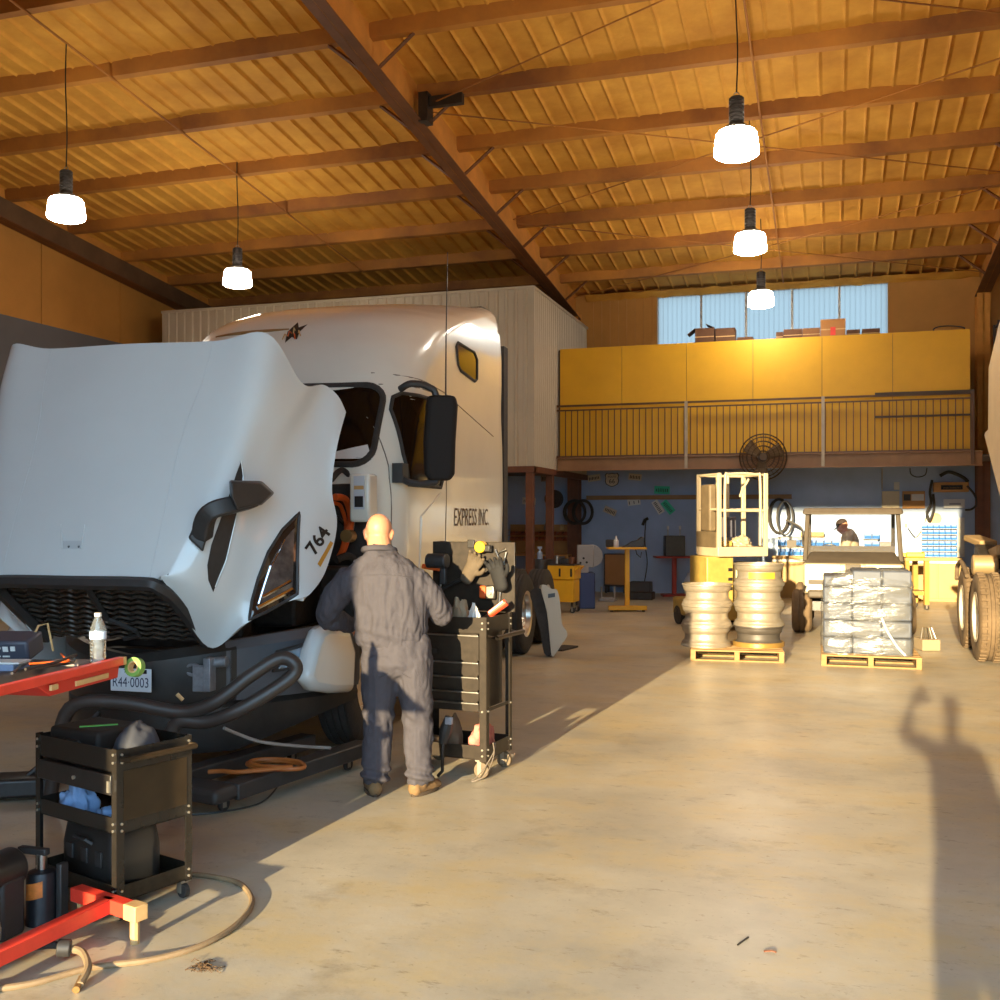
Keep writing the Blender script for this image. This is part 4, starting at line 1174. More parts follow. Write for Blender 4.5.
b = MB(); b.sph(P(0,-0.03,0.05), (0.084,0.095,0.085), 20, 12, R)
fuse(b, 'hair', mat('hair_dark', (40,30,24), 0.7), ph, 0.011, 2)
pho = MB().box((0,0,0), (0.17,0.009,0.08)).build('phone', M_plastic, None, bevel=0.006)
pho.location = (-0.005, -0.055, 1.81); pho.rotation_euler = (0, 0, math.radians(6))
tag(pho, 'black phone held up just behind the viewpoint', 'phone')
# ================= carts, stands and hoses near the truck =================
M_bolt = mat('bolt_bright', (214,206,190), 0.3, 0.8)
M_cartpanel = mat('cart_reflected_brown', (62,50,36), 0.32, 0.35, 0.2, 9)  # brown reflection of the lit floor put into the black panel's colour
def frame_at(o, ax):
    """root location and turn so that local x runs along ax"""
    return Vector((o.x, o.y, 0)), atan2(ax.y, ax.x)
def caster(t, x, y, r=0.045, name='caster', m=None, ang=0.5):
    c = MB().box((x, y, 2*r+0.012), (0.055,0.055,0.012)).box((x, y-0.018, r+0.02), (0.03,0.004,2*r*0.9)).box((x, y+0.018, r+0.02), (0.03,0.004,2*r*0.9)).build(name, mat('caster_zinc', (150,140,125), 0.5, 0.6), t, smooth=0)
    c2 = MB().cyl((x+0.01, y-0.014, r), (x+0.01, y+0.014, r), r, n=20).build('wheel', m or M_rubber, c, bevel=0.004)
    return c
# ---- near service cart ----
A = G(117, 905, 0.08); ax = Vector((0.953, -0.302, 0))
CL, CW, CH = 0.63, 0.40, 0.76
loc, rz = frame_at(A, ax)
cart = thing('service_cart', 'black open service cart with two shelves near the red stand', 'tool cart', loc, rz)
# local: corner post at (0,0), long side runs to -x, depth to +y
for x, y in ((0,0),(-CL,0),(0,CW),(-CL,CW)):
    sx = -1 if x == 0 else 1; sy = 1 if y == 0 else -1
    mb = MB().box((x+sx*0.018, y, (0.08+CH)/2), (0.036,0.004,CH-0.08)).box((x, y+sy*0.018, (0.08+CH)/2), (0.004,0.036,CH-0.08))
    p = mb.build('post', M_blackgloss, cart, smooth=0)
    for z in (0.105,0.135,0.40,0.43,0.70,0.735):
        for q in (((x+sx*0.02, y-0.004 if y == 0 else y+0.004, z), (x+sx*0.02, y-0.009 if y == 0 else y+0.009, z)), ((x+0.004*(1 if x == 0 else -1), y+sy*0.02, z), (x+0.009*(1 if x == 0 else -1), y+sy*0.02, z))):
            MB().cyl(q[0], q[1], 0.006, n=8).build('bolt', M_bolt, p)
def tray(z0, z1, name, m=M_blackgloss, th=0.006):
    mb = MB().b2((-CL,0,z0), (0,CW,z0+th))
    mb.b2((-CL,0,z0), (0,th,z1)).b2((-CL,CW-th,z0), (0,CW,z1)).b2((-CL,0,z0), (-CL+th,CW,z1)).b2((-th,0,z0), (0,CW,z1))
    return mb.build(name, m, cart, smooth=0)
tray(0.085, 0.155, 'bottom_tray', mat('worn_black', (44,38,30), 0.4, 0.2, 0.6, 30)); tray(0.385, 0.455, 'middle_tray'); tray(0.655, CH-0.005, 'top_tray')
MB().b2((-0.004,0.03,0.44), (0.004,CW-0.03,0.66)).build('end_panel', M_cartpanel, cart, smooth=0)
dr = MB().b2((-CL+0.03,-0.012,0.555), (-0.03,CW-0.05,0.645)).build('drawer', M_black, cart, bevel=0.004)
MB().cyl((-0.30,-0.013,0.60), (-0.30,-0.022,0.60), 0.009, n=12).build('drawer_lock', M_bolt, dr)
MB().b2((-0.045,-0.022,0.57), (-0.03,-0.012,0.62)).build('drawer_latch', M_bolt, dr, smooth=0)
hnd = MB().tube([(0.005,0.02,0.715),(0.045,0.03,0.715),(0.045,CW-0.01,0.715),(0.005,CW-0.01,0.715)], 0.013, 8).build('push_handle', M_cartpanel, cart)
for x, y in ((-0.03,0.03),(-0.03,CW-0.03),(-CL+0.03,0.03),(-CL+0.03,CW-0.03)): caster(cart, x, y, 0.033)
CM = Matrix.Translation(loc) @ Matrix.Rotation(rz, 4, 'Z')
def on_cart(p): return CM @ Vector(p)
def crumple(name, label, cat, loc, sz, m, seed, rz=0, amp=0.35, fr=5.0, group=None, parent=None):
    """a wadded cloth: a lumpy heap with folds, flat underneath"""
    def fn(u, v):
        a = 2*pi*u; t = v*pi/2
        d = Vector((cos(a)*sin(t), sin(a)*sin(t), cos(t)))
        k = 1+amp*noise.noise(d*fr*0.5+Vector((seed,0,0)))+amp*0.6*abs(noise.noise(d*fr+Vector((0,seed,0))))
        return (d.x*sz[0]/2*k, d.y*sz[1]/2*k, max(0.002, d.z*sz[2]*k))
    mb = MB(); mb.grid(fn, 40, 16, cu=True); mb.f.append(list(range(15*40, 16*40))); mb.mi.append(0)
    o = mb.build(name, m, parent, smooth=70); o.location = loc; o.rotation_euler = (0,0,rz)
    return tag(o, label, cat, group) if label else o
M_case = mat('case_black', (40,38,36), 0.45, 0, 0.1, 9)
# things on it
t = thing('tool_bag', 'black zip bag with a green stripe in the top tray of the near cart', 'bag', on_cart((-0.44,0.2,0.6615)), rz+0.1)
MB().box((0,0,0.065), (0.34,0.28,0.13)).build('bag_body', mat('bag_black', (36,33,30), 0.75, 0, 0.1, 14), t, bevel=0.02, segs=3)
MB().box((0.045,-0.03,0.132), (0.02,0.17,0.005), RZ(-0.7)).build('green_stripe', mat('lime_green', (96,190,80), 0.5), t, smooth=0)
MB().tube([(-0.06,-0.13,0.05),(-0.05,-0.15,0.08),(0.05,-0.15,0.08),(0.06,-0.13,0.05)], 0.008, 6).build('handle', M_rubber, t)
crumple('folded_cloth', 'dark grey crumpled cloth cap in the top tray of the near cart', 'cloth', on_cart((-0.12,0.19,0.662)), (0.2,0.24,0.17), mat('grey_cloth', (58,60,68), 0.85), 3.1, amp=0.12)
crumple('rag', 'light blue crumpled rag on the middle shelf of the near cart', 'rag', on_cart((-0.45,0.11,0.3925)), (0.19,0.15,0.12), mat('blue_rag', (128,160,204), 0.85), 9.4, amp=0.4)
crumple('rag', 'flat blue paper towel beside the crumpled rag on the middle shelf', 'rag', on_cart((-0.17,0.1,0.3925)), (0.20,0.14,0.055), MATS['blue_rag'], 5.7, amp=0.4)
t = thing('tool_case', 'black moulded tool case lying on the bottom shelf of the near cart', 'case', on_cart((-0.33,0.2,0.0925)), rz-0.05)
mb = MB()
def ring(z, k): return [(x*k, y*k, z) for x, y in rrect(0.46, 0.27, 0.06, 4)]
R_ = [ring(0.0,0.93), ring(0.02,1.0), ring(0.16,1.0), ring(0.24,0.93), ring(0.27,0.82)]
n = len(R_[0]); mb.raw([p for r in R_ for p in r], [(j*n+i, j*n+(i+1) % n, (j+1)*n+(i+1) % n, (j+1)*n+i) for j in range(4) for i in range(n)]+[tuple(range(n)), tuple(range(4*n, 5*n))])
mb.build('case_shell', M_case, t, smooth=50)
for x in (-0.12,0.0,0.12): MB().box((x,-0.138,0.13), (0.05,0.012,0.07)).build('latch', M_plastic, t, bevel=0.004)
MB().tube([(-0.06,-0.135,0.19),(-0.05,-0.16,0.21),(0.05,-0.16,0.21),(0.06,-0.135,0.19)], 0.01, 6).build('handle', M_plastic, t)
# ---- tool cart with the lid up ----
A2 = PD(486, 700, 7.1); A2.z = 0
ax2 = Vector((0.993, -0.11, 0)); loc2, rz2 = frame_at(A2, ax2)
L2, W2, H2 = 0.63, 0.44, 1.10
tc = thing('tool_cart', 'tall black tool cart with five drawers and its lid propped up beside the man', 'tool cart', loc2, rz2)
M_cart2 = mat('cart_black', (54,45,36), 0.36, 0.2, 0.35, 16)
for x, y in ((0,0),(-L2,0),(0,W2),(-L2,W2)):
    sx = -1 if x == 0 else 1; sy = 1 if y == 0 else -1
    mb = MB().box((x+sx*0.024, y, (0.12+H2)/2), (0.048,0.005,H2-0.12)).box((x, y+sy*0.024, (0.12+H2)/2), (0.005,0.048,H2-0.12))
    p = mb.build('post', M_cart2, tc, smooth=0)
    for z in (0.16,0.20,0.46,1.02,1.06):
        MB().cyl((x+(0.003 if x == 0 else -0.003), y+sy*0.026, z), (x+(0.009 if x == 0 else -0.009), y+sy*0.026, z), 0.007, n=8).build('bolt', M_bolt, p)
        MB().cyl((x+sx*0.026, y-(0.003 if y == 0 else -0.003), z), (x+sx*0.026, y-(0.009 if y == 0 else -0.009), z), 0.007, n=8).build('bolt', M_bolt, p)
def tray2(z0, z1, name):
    th = 0.006
    mb = MB().b2((-L2,0,z0), (0,W2,z0+th)).b2((-L2,0,z0), (0,th,z1)).b2((-L2,W2-th,z0), (0,W2,z1)).b2((-L2,0,z0), (-L2+th,W2,z1)).b2((-th,0,z0), (0,W2,z1))
    return mb.build(name, M_cart2, tc, smooth=0)
tray2(0.13, 0.225, 'bottom_tray'); tray2(0.985, H2-0.003, 'top_tray')
MB().b2((-L2+0.01,0.012,0.455), (-0.07,W2-0.01,0.985)).build('drawer_chest', M_cart2, tc, smooth=0)
MB().b2((-0.012,0.05,0.455), (-0.004,W2-0.05,0.475)).build('end_rail', M_cart2, tc, smooth=0)
zz = [0.455,0.525,0.60,0.70,0.80,0.985]
for a, b_ in zip(zz[:-1], zz[1:]):
    d = MB().b2((-L2+0.05,-0.006,a+0.006), (-0.052,0.05,b_-0.012)).build('drawer', M_cart2, tc, smooth=0)
    MB().b2((-L2+0.05,-0.016,b_-0.02), (-0.052,-0.006,b_-0.008)).build('drawer_pull', M_steel, d, bevel=0.003)
MB().b2((-0.42,-0.012,0.84), (-0.36,-0.006,0.87)).build('drawer_label', M_black, tc, smooth=0)
MB().tube([(0.005,0.03,0.965),(0.08,0.0,0.965),(0.08,W2+0.02,0.965),(0.005,W2-0.02,0.965)], 0.016, 8).build('push_handle', M_cart2, tc)
lid = MB().box((-L2/2+0.008,W2+0.012,1.35), (L2+0.03,0.018,0.50)).build('lid', M_cart2, tc, bevel=0.004)
MB().tube([(-0.10,W2-0.01,1.10),(-0.07,W2-0.02,1.36)], 0.009, 6).build('gas_strut', M_steel, tc)
MB().tube([(-L2+0.05,W2-0.01,1.10),(-L2+0.08,W2-0.02,1.36)], 0.009, 6).build('gas_strut', M_steel, tc)
MB().box((-0.32,W2+0.0,1.585), (0.055,0.02,0.06)).build('lid_latch', M_black, lid, bevel=0.004)
for x, y in ((-0.06,0.04),(-0.05,W2-0.04),(-L2+0.06,0.04),(-L2+0.06,W2-0.04)): caster(tc, x, y, 0.055, m=mat('caster_tan', (104,88,66), 0.6))
C2M = Matrix.Translation(loc2) @ Matrix.Rotation(rz2, 4, 'Z')
def on2(p): return C2M @ Vector(p)
yl = W2-0.0
crumple('rag', 'black and white crumpled rag at the left of the tall cart top', 'rag', on2((-0.47,0.16,0.9925)), (0.18,0.18,0.2), mat('bw_rag', (120,118,120), 0.8, 0, 0, 22, col2=(24,22,24)), 1.3, amp=0.3, fr=8)
crumple('rag', 'cream shop towel wad in the middle of the tall cart top', 'rag', on2((-0.27,0.16,0.9925)), (0.15,0.15,0.19), mat('cream_rag', (150,134,108), 0.85), 6.1, amp=0.35)
crumple('rag', 'white crumpled paper by the corner of the tall cart top', 'rag', on2((-0.13,0.08,0.9925)), (0.10,0.06,0.15), M_label, 2.2, amp=0.35)
t = thing('work_light', 'orange work light lying in the tall cart beside its push handle', 'lamp', on2((-0.08,0.28,0.993)), rz2)
MB().tube([(-0.09,0,0.06),(-0.02,0,0.10)], 0.012, 8).build('stem', M_steel, t)
MB().tube([(-0.02,0,0.10),(0.10,0.02,0.19)], 0.027, 12).build('body', mat('red_orange', (225,74,42), 0.35), t)
MB().tube([(-0.018,-0.014,0.112),(0.085,0.004,0.193)], 0.012, 8).build('light_bar', mat('light_bar', (255,235,200), 0.2), t)
MB().box((-0.10,0,0.03), (0.06,0.05,0.06)).build('foot', M_steel, t, bevel=0.006)
# tools that hang on the lid
def glove(name, label, at, m, tilt):
    b = MB(); R = Matrix.Rotation(tilt, 3, 'Y')
    limb(b, [(0,0,-0.12),(0,0,-0.05),(0,0,0.02)], [(0.05,0.03),(0.055,0.03),(0.058,0.026)])
    for k in range(4): limb(b, [(-0.045+0.03*k,0,0.02),(-0.055+0.037*k,-0.012,0.07),(-0.06+0.04*k,-0.03,0.105-0.01*abs(k-1.5))], [0.017,0.016,0.013], 8)
    limb(b, [(0.045,0,-0.04),(0.085,-0.015,-0.01),(0.10,-0.03,0.03)], [0.02,0.018,0.014], 8)
    b.v = [R @ p for p in b.v]
    o = fuse(b, name, m, None, 0.006, 3); o.location = at; o.rotation_euler = (0,0,rz2)
    return tag(o, label, 'glove')
glove('work_glove', 'grey brown work glove hanging on the propped lid', on2((-0.27,yl-0.075,1.43)), mat('glove_leather', (92,78,60), 0.85, 0, 0.2, 14), 0.5)
glove('work_glove', 'black work glove behind the brown one on the propped lid', on2((-0.075,yl-0.085,1.39)), mat('glove_black', (24,22,22), 0.8), -0.3)
t = thing('tape_measure', 'yellow and black tape measure hung at the top of the propped lid', 'tape measure', on2((-0.22,yl-0.045,1.565)), rz2)
MB().cyl((0,-0.03,0), (0,0.03,0), 0.042, n=20).build('case', M_yellow, t, bevel=0.006)
MB().box((0.05,0,-0.01), (0.06,0.05,0.05)).build('grip', M_black, t, bevel=0.008)
t = thing('impact_gun', 'dark impact gun with orange trim on the left of the propped lid', 'power tool', on2((-0.55,yl-0.09,1.40)), rz2)
MB().cyl((-0.08,0,0.06), (0.08,0,0.06), 0.055, n=18).build('motor', M_plastic, t, bevel=0.01)
MB().tube([(-0.12,0,0.02),(0.03,0,0.0)], 0.018, 8).build('trim', M_orange, t)
MB().box((0.05,0,-0.05), (0.05,0.045,0.12)).build('grip', M_plastic, t, bevel=0.01)
t = thing('ratchet_tool', 'small grey and orange tool stuck to the right part of the propped lid', 'tool', on2((-0.07-0.12,yl-0.03,1.30)), rz2)
t.location = on2((-0.18,yl-0.035,1.24))
MB().box((0.03,0,0), (0.07,0.035,0.10)).build('frame', M_steel, t, bevel=0.01)
MB().cyl((0.03,-0.02,0), (0.03,-0.03,0), 0.018, n=12).build('dial', M_bolt, t)
MB().box((-0.03,0,0), (0.05,0.03,0.09)).build('grip', M_orange, t, bevel=0.008)
for k, (x, z, L_, a) in enumerate(((-0.05,1.47,0.12,0.2),(-0.10,1.50,0.10,-0.5),(-0.08,1.53,0.09,1.1),(-0.06,1.42,0.06,0.7))):
    o = MB().tube([(-L_/2*sin(a),0,-L_/2*cos(a)),(0,-0.006,0),(L_/2*sin(a),0,L_/2*cos(a))], [0.007,0.005,0.009], 8).build('wrench', M_steel, None); o.location = on2((x,yl-0.012,z)); o.rotation_euler = (0,0,rz2)
    tag(o, ['steel wrench hanging at the right edge of the propped lid','steel wrench leaning left under the lid top edge','short wrench lying nearly level by the lid top','shortest wrench low at the right of the propped lid'][k], 'wrench')
t = thing('pry_bar', 'long black pry bar leaning from the cart top across the lid', 'bar', on2((-0.62,W2-0.06,1.20)), rz2)
MB().tube([(-0.05,0,-0.08),(0.10,0,0.06),(0.24,0.02,0.13)], 0.014, 8).build('shaft', M_black, t)
MB().tube([(-0.05,0,-0.08),(-0.08,0,-0.22)], 0.008, 8).build('hook_end', M_steel, t)
# bottom shelf
crumple('rag_bundle', 'red striped cloth bundle on the bottom shelf of the tall cart', 'cloth', on2((-0.13,0.22,0.1365)), (0.18,0.32,0.2), mat('red_cloth', (150,46,38), 0.85, 0, 0, 5, col2=(214,150,130)), 7.7, amp=0.22)
crumple('rag_bundle', 'brown wadded cloth on the bottom shelf of the tall cart', 'cloth', on2((-0.35,0.2,0.1365)), (0.13,0.22,0.22), mat('brown_cloth', (112,92,70), 0.9), 4.4, amp=0.3)
t = thing('grinder', 'dark power grinder on the bottom shelf behind the brown cloth', 'power tool', on2((-0.53,0.13,0.1365)), rz2)
MB().tube([(-0.08,0,0.05),(0.05,0,0.06)], 0.042, 14).build('body', M_plastic, t); MB().cyl((0.06,0,0.01), (0.06,0,0.1), 0.05, n=18).build('head', M_steel, t, bevel=0.006)
MB().cyl((0.06,-0.0,0.0), (0.06,0,0.012), 0.055, n=18).build('disc', M_brown, t)
t = thing('impact_wrench', 'long necked black tool hanging off the front of the tall cart', 'power tool', on2((-0.27,-0.07,0.0)), rz2)
MB().tube([(0.02,0.02,0.42),(0.0,0,0.33),(-0.02,0,0.24)], [0.03,0.045,0.03], 10).build('body', M_plastic, t)
MB().tube([(-0.02,0,0.26),(-0.025,0,0.05),(-0.06,0,0.012)], 0.012, 8).build('neck', M_black, t)
MB().box((0.035,-0.02,0.40), (0.05,0.03,0.05)).build('battery', mat('grey_tool', (150,150,156), 0.4), t, bevel=0.005)
o = MB().tube(crom([on2((0.016,0.08,0.24)),on2((0.035,0.05,0.16)),on2((0.02,-0.05,0.05)),on2((-0.06,-0.10,0.008)),on2((-0.02,-0.03,0.06)),on2((0.025,0.06,0.17)),on2((0.016,0.12,0.23))], 6), 0.004, 6).build('cable', mat('cable_grey', (110,98,86), 0.6), None)
tag(o, 'thin pale cable looped over the end of the tall cart tray', 'cable')

# ---- red stand: table top above, splayed base below ----
PR, PL = PD(124, 657, 4.5), PD(-34, 694, 3.54)
ZT = PR.z; PL.z = ZT
ux = (PR-PL); ux.z = 0; ux.normalize(); vx = Vector((-ux.y, ux.x, 0))
st = thing('work_stand', 'red steel stand holding a tray at waist height at the far left', 'stand', (PR.x, PR.y, 0))
o_ = Vector((PR.x, PR.y, 0))
def sb_(mb, n_, m_, par=None, **k): return mb.build(n_, m_, par or st, off=o_, **k)
RU = Matrix((ux, vx, Vector((0,0,1)))).transposed()
def rp(a, b, c): return PR-ux*a+vx*b+Vector((0,0,c))
LT = 1.35
sb_(MB().raw([rp(0,0,-0.035),rp(LT,0,-0.035),rp(LT,0,0),rp(0,0,0),rp(0,0.035,-0.035),rp(LT,0.035,-0.035),rp(LT,0.035,0),rp(0,0.035,0)], [(0,1,2,3),(7,6,5,4),(0,4,5,1),(3,2,6,7),(0,3,7,4),(1,5,6,2)]), 'front_rail', M_red, bevel=0.004)
sb_(MB().raw([rp(0.02,0.03,-0.03),rp(LT,0.03,-0.03),rp(LT,0.62,-0.03),rp(0.02,0.62,-0.03),rp(0.02,0.03,-0.018),rp(LT,0.03,-0.018),rp(LT,0.62,-0.018),rp(0.02,0.62,-0.018)], [(0,1,2,3),(7,6,5,4),(0,4,5,1),(3,2,6,7),(0,3,7,4),(1,5,6,2)]), 'tray', mat('tray_black', (60,52,46), 0.5, 0, 0.3, 9), smooth=0)
lb = sb_(MB().raw([rp(0.03,0.01,-0.085),rp(0.50,0.01,-0.085),rp(0.58,0.01,-0.035),rp(0.02,0.01,-0.035),rp(0.03,0.20,-0.085),rp(0.50,0.20,-0.085),rp(0.58,0.20,-0.035),rp(0.02,0.20,-0.035)], [(0,1,2,3),(7,6,5,4),(0,4,5,1),(3,2,6,7),(0,3,7,4),(1,5,6,2)]), 'lower_box', mat('red_shade', (196,44,34), 0.4), bevel=0.004)
sb_(MB().raw([rp(0.11,0.004,-0.072),rp(0.34,0.004,-0.072),rp(0.34,0.004,-0.052),rp(0.11,0.004,-0.052),rp(0.11,0.012,-0.072),rp(0.34,0.012,-0.072),rp(0.34,0.012,-0.052),rp(0.11,0.012,-0.052)], [(0,1,2,3),(7,6,5,4),(0,4,5,1),(3,2,6,7),(0,3,7,4),(1,5,6,2)]), 'slot_strip', M_tan, lb, smooth=0)
sb_(MB().box(rp(-0.012,0.018,-0.018), (0.022,0.036,0.034), RU), 'end_cap', M_tan, smooth=0, bevel=0.003)
sb_(MB().box(rp(0.50,-0.005,-0.05), (0.04,0.012,0.02), RU), 'clip', M_tan, smooth=0)
q0, q1 = PD(141, 904, 4.36), PD(76, 888, 4.60); q0.z = q1.z = 0.135
def bar(mb, a, b, w, h):
    d = (b-a); L_ = d.length; d.normalize(); s_ = d.cross(Vector((0,0,1))).normalized(); u_ = s_.cross(d)
    vs = [p+s_*(i*w/2)+u_*(j*h/2) for p in (a, b) for i, j in ((-1,-1),(1,-1),(1,1),(-1,1))]
    return mb.raw(vs, [(0,1,2,3),(7,6,5,4),(0,4,5,1),(1,5,6,2),(2,6,7,3),(3,7,4,0)])
sb_(bar(MB(), q0, q1, 0.06, 0.06), 'base_crossbar', M_red, bevel=0.004)
dq = (q1-q0).normalized()
sb_(bar(MB(), q0-dq*0.004, q0+dq*0.075, 0.066, 0.066), 'sunlit_end', M_tan, bevel=0.004)  # sunlight on the red bar's end, put in as a tan sleeve
m0 = q0+dq*0.20; m1 = PD(-60, 965, 3.7); m1.z = 0.135
m1 = m0+(m1-m0)*1.0
sb_(bar(MB(), m0, m1, 0.06, 0.06), 'base_leg', M_red, bevel=0.004)
for q in (q0+dq*0.04, q1-dq*0.04, m1): sb_(MB().cyl((q.x,q.y,0), (q.x,q.y,0.11), 0.02, n=10), 'foot', M_tan)
pz = rp(1.25,0.3,0); pz.z = 0.135
sb_(bar(MB(), m1, pz, 0.06, 0.06), 'base_rail', M_red)
sb_(MB().box((pz.x,pz.y,ZT/2+0.05), (0.07,0.07,ZT-0.16)), 'column', M_red, bevel=0.004)
# on the tray
zt = ZT-0.0175
t = thing('water_bottle', 'clear plastic water bottle standing on the red stand', 'bottle', rp(0.10,0.06,-0.0175))
M_pet = mat('clear_plastic', (240,246,250), 0.07, 0, trans=0.93)
prof = [(0.0,0.0),(0.028,0.002),(0.032,0.012)]
for k in range(6): prof += [(0.0325,0.02+k*0.014),(0.0305,0.027+k*0.014)]
prof += [(0.0335,0.108),(0.0335,0.135),(0.030,0.155),(0.020,0.182),(0.0135,0.195),(0.0135,0.20)]
MB().lathe(prof+[(0.012,0.20),(0.012,0.196),(0.019,0.181),(0.0285,0.154),(0.032,0.135),(0.032,0.03),(0.0305,0.012),(0.0,0.004)], n=28).build('bottle_body', M_pet, t)
MB().lathe([(0.0,0.20),(0.0145,0.20),(0.0145,0.215),(0.0,0.216)], n=20).build('cap', M_label, t)
MB().lathe([(0.0339,0.106),(0.0339,0.138)], n=28).build('bottle_label', mat('bottle_label', (190,212,236), 0.3), t) if False else MB().lathe([(0.0337,0.106),(0.0342,0.107),(0.0342,0.137),(0.0337,0.138)], n=28, closed=True).build('wrap_label', mat('bottle_label', (196,214,236), 0.25), t)
px = rp(0.12,0.44,0); px.z = zt
t = thing('battery_charger', 'dark grey charger box with white lettering lying on the red stand', 'charger', px+Vector((0,0,0.02)), 0.25)
MB().box((0,0,0.05), (0.19,0.14,0.09), RX(0.25)).build('case', mat('charger_grey', (62,64,74), 0.45), t, bevel=0.012)
for k, (x, w_, z, h_) in enumerate(((-0.055,0.012,0.012,0.028),(-0.03,0.02,0.016,0.008),(0.0,0.022,0.012,0.022),(0.032,0.02,0.014,0.02),(-0.04,0.03,-0.02,0.006),(0.0,0.03,-0.02,0.006))):
    MB().box(RX(0.25) @ Vector((x,-0.072,z))+Vector((0,0,0.05)), (w_,0.003,h_), RX(0.25)).build('printed_mark', M_label, t, smooth=0)
MB().tube([(0.07,0.03,0.09),(0.08,0.05,0.13),(0.12,0.05,0.14),(0.14,0.06,0.02)], 0.005, 6).build('lead', M_tan, t)
px = rp(0.12,0.19,0); px.z = zt+0.02
o = MB().box((0,0,0), (0.17,0.14,0.01), RZ(0.2)).build('clipboard', mat('grey_paper', (140,128,120), 0.7), None, smooth=0); o.location = (px.x,px.y,zt+0.0052); tag(o, 'grey folder lying on the red stand behind the bottle', 'folder')
px = rp(0.30,0.36,0)
t = thing('paper_stack', 'white and blue papers piled at the left end of the red stand', 'papers', (px.x,px.y,zt), 0.2)
MB().box((0,0,0.012), (0.16,0.12,0.024)).build('sheet', mat('paper_blue', (120,134,160), 0.6), t, smooth=0); MB().box((0.01,0.01,0.0275), (0.15,0.11,0.007), RZ(0.1)).build('sheet', M_label, t, smooth=0)
for k, (pts, m, r, lb_) in enumerate([
    ([(0.52,0.16),(0.40,0.22),(0.33,0.26),(0.22,0.29),(0.24,0.22),(0.36,0.16),(0.20,0.12),(0.06,0.20)], M_black, 0.006, 'thick black lead coiled across the red stand'),
    ([(0.36,0.20),(0.30,0.14),(0.26,0.09),(0.18,0.16),(0.06,0.26)], M_orange, 0.004, 'thin orange lead across the red stand'),
    ([(0.58,0.06),(0.40,0.06),(0.28,0.09),(0.17,0.115)], M_rubber, 0.006, 'dark rubber lead along the front of the red stand')]):
    P_ = []
    for a_, b_ in pts:
        q = rp(a_, b_, 0); q.z = zt+0.019+0.0135*k; P_.append(q)
    o = MB().tube(crom(P_, 6), r, 6).build('lead_wire', m, None); tag(o, lb_, 'cable')
px = rp(-0.03,-0.02,0)
t = thing('tape_roll', 'small green and tan tape roll hung on the end of the red stand', 'tape roll', (px.x,px.y,ZT-0.09))
MB().lathe([(0.026,-0.015),(0.042,-0.015),(0.042,0.015),(0.026,0.015)], (0.0,0.02,0.04), RX(1.35), 24, closed=True).build('roll', mat('tape_green', (110,150,70), 0.5), t)
MB().lathe([(0.020,-0.016),(0.026,-0.016),(0.026,0.016),(0.020,0.016)], (0.0,0.02,0.04), RX(1.35), 24, closed=True).build('core', M_tan, t)

# ---- jack and pump behind the red leg ----
c = G(42, 922)
t = thing('bottle_jack', 'black bottle jack with orange label beside the near cart', 'jack', c)
MB().lathe([(0,0),(0.07,0),(0.07,0.02),(0.066,0.03),(0.066,0.20),(0.058,0.225),(0.03,0.235),(0,0.235)], n=28).build('body', mat('jack_black', (38,38,42), 0.4, 0.3, 0.3, 12), t)
MB().lathe([(0,0.235),(0.022,0.235),(0.022,0.30),(0.0,0.30)], n=16).build('ram', M_steel, t)
MB().box((-0.045,0,0.31), (0.15,0.035,0.03)).build('saddle_bar', M_plastic, t, bevel=0.006)
MB().grid(lambda u, v: (0.0675*sin(-0.55+1.3*u), -0.0675*cos(-0.55+1.3*u), 0.11+0.07*v+0.02*u), 12, 2).build('label', mat('label_orange2', (214,120,50), 0.5, 0, 0.3, 30), t)
MB().box((0.082,0.03,0.13), (0.028,0.05,0.26)).build('pump_arm', M_plastic, t, bevel=0.006)
c = G(-2, 936)
t = thing('hydraulic_pump', 'black hydraulic pump with coiled hose at the left edge of the photo', 'pump', c)
MB().box((0,0,0.13), (0.17,0.14,0.26)).build('housing', M_plastic, t, bevel=0.02)
MB().cyl((0,-0.09,0.27), (0,0.09,0.27), 0.085, n=28).build('drum', M_black, t, bevel=0.012)
for k in range(3): MB().box((-0.02+0.03*k,-0.074,0.13), (0.012,0.012,0.16)).build('guide', M_steel, t, bevel=0.003)
MB().tube(crom([(0.06,-0.09,0.30),(0.10,-0.12,0.29),(0.12,-0.13,0.2),(0.11,-0.12,0.08)], 6), 0.012, 8).build('hose', M_rubber, t)
MB().tube([(0.11,-0.12,0.12),(0.105,-0.12,0.04)], 0.016, 8).build('coupling', M_chrome, t)
# ---- hoses on the floor ----
def floor_hose(pts, r, m, name, label, cat='hose', zz=None):
    P_ = []
    for i, p in enumerate(pts):
        q = G(p[0], p[1], r if len(p) < 3 else p[2]); P_.append(q)
    o = MB().tube(crom(P_, 8), r, 8).build(name, m, None); return tag(o, label, cat)
M_tanhose = mat('dusty_hose', (134,112,84), 0.7, 0, 0.2, 12)
floor_hose([(-30,992),(30,984),(90,968),(150,960),(200,946),(236,925),(252,902),(240,884),(215,877),(190,874)], 0.013, M_tanhose, 'air_hose', 'long dusty air hose curving over the floor in front of the near cart')
t = thing('coupled_hose', 'short black hose with a coupling in front of the red stand leg', 'hose', G(62, 950))
o_2 = G(62, 950)
P_ = [G(x, y, z) for x, y, z in ((-20,960,0.05),(20,950,0.06),(48,945,0.07),(64,946,0.065))]
MB().tube(crom(P_, 6), 0.016, 8).build('hose_line', M_rubber, t, off=o_2)
MB().cyl(G(57,948,0.065), G(71,948,0.06), 0.034, n=14).build('coupling', M_plastic, t, off=o_2, bevel=0.006)
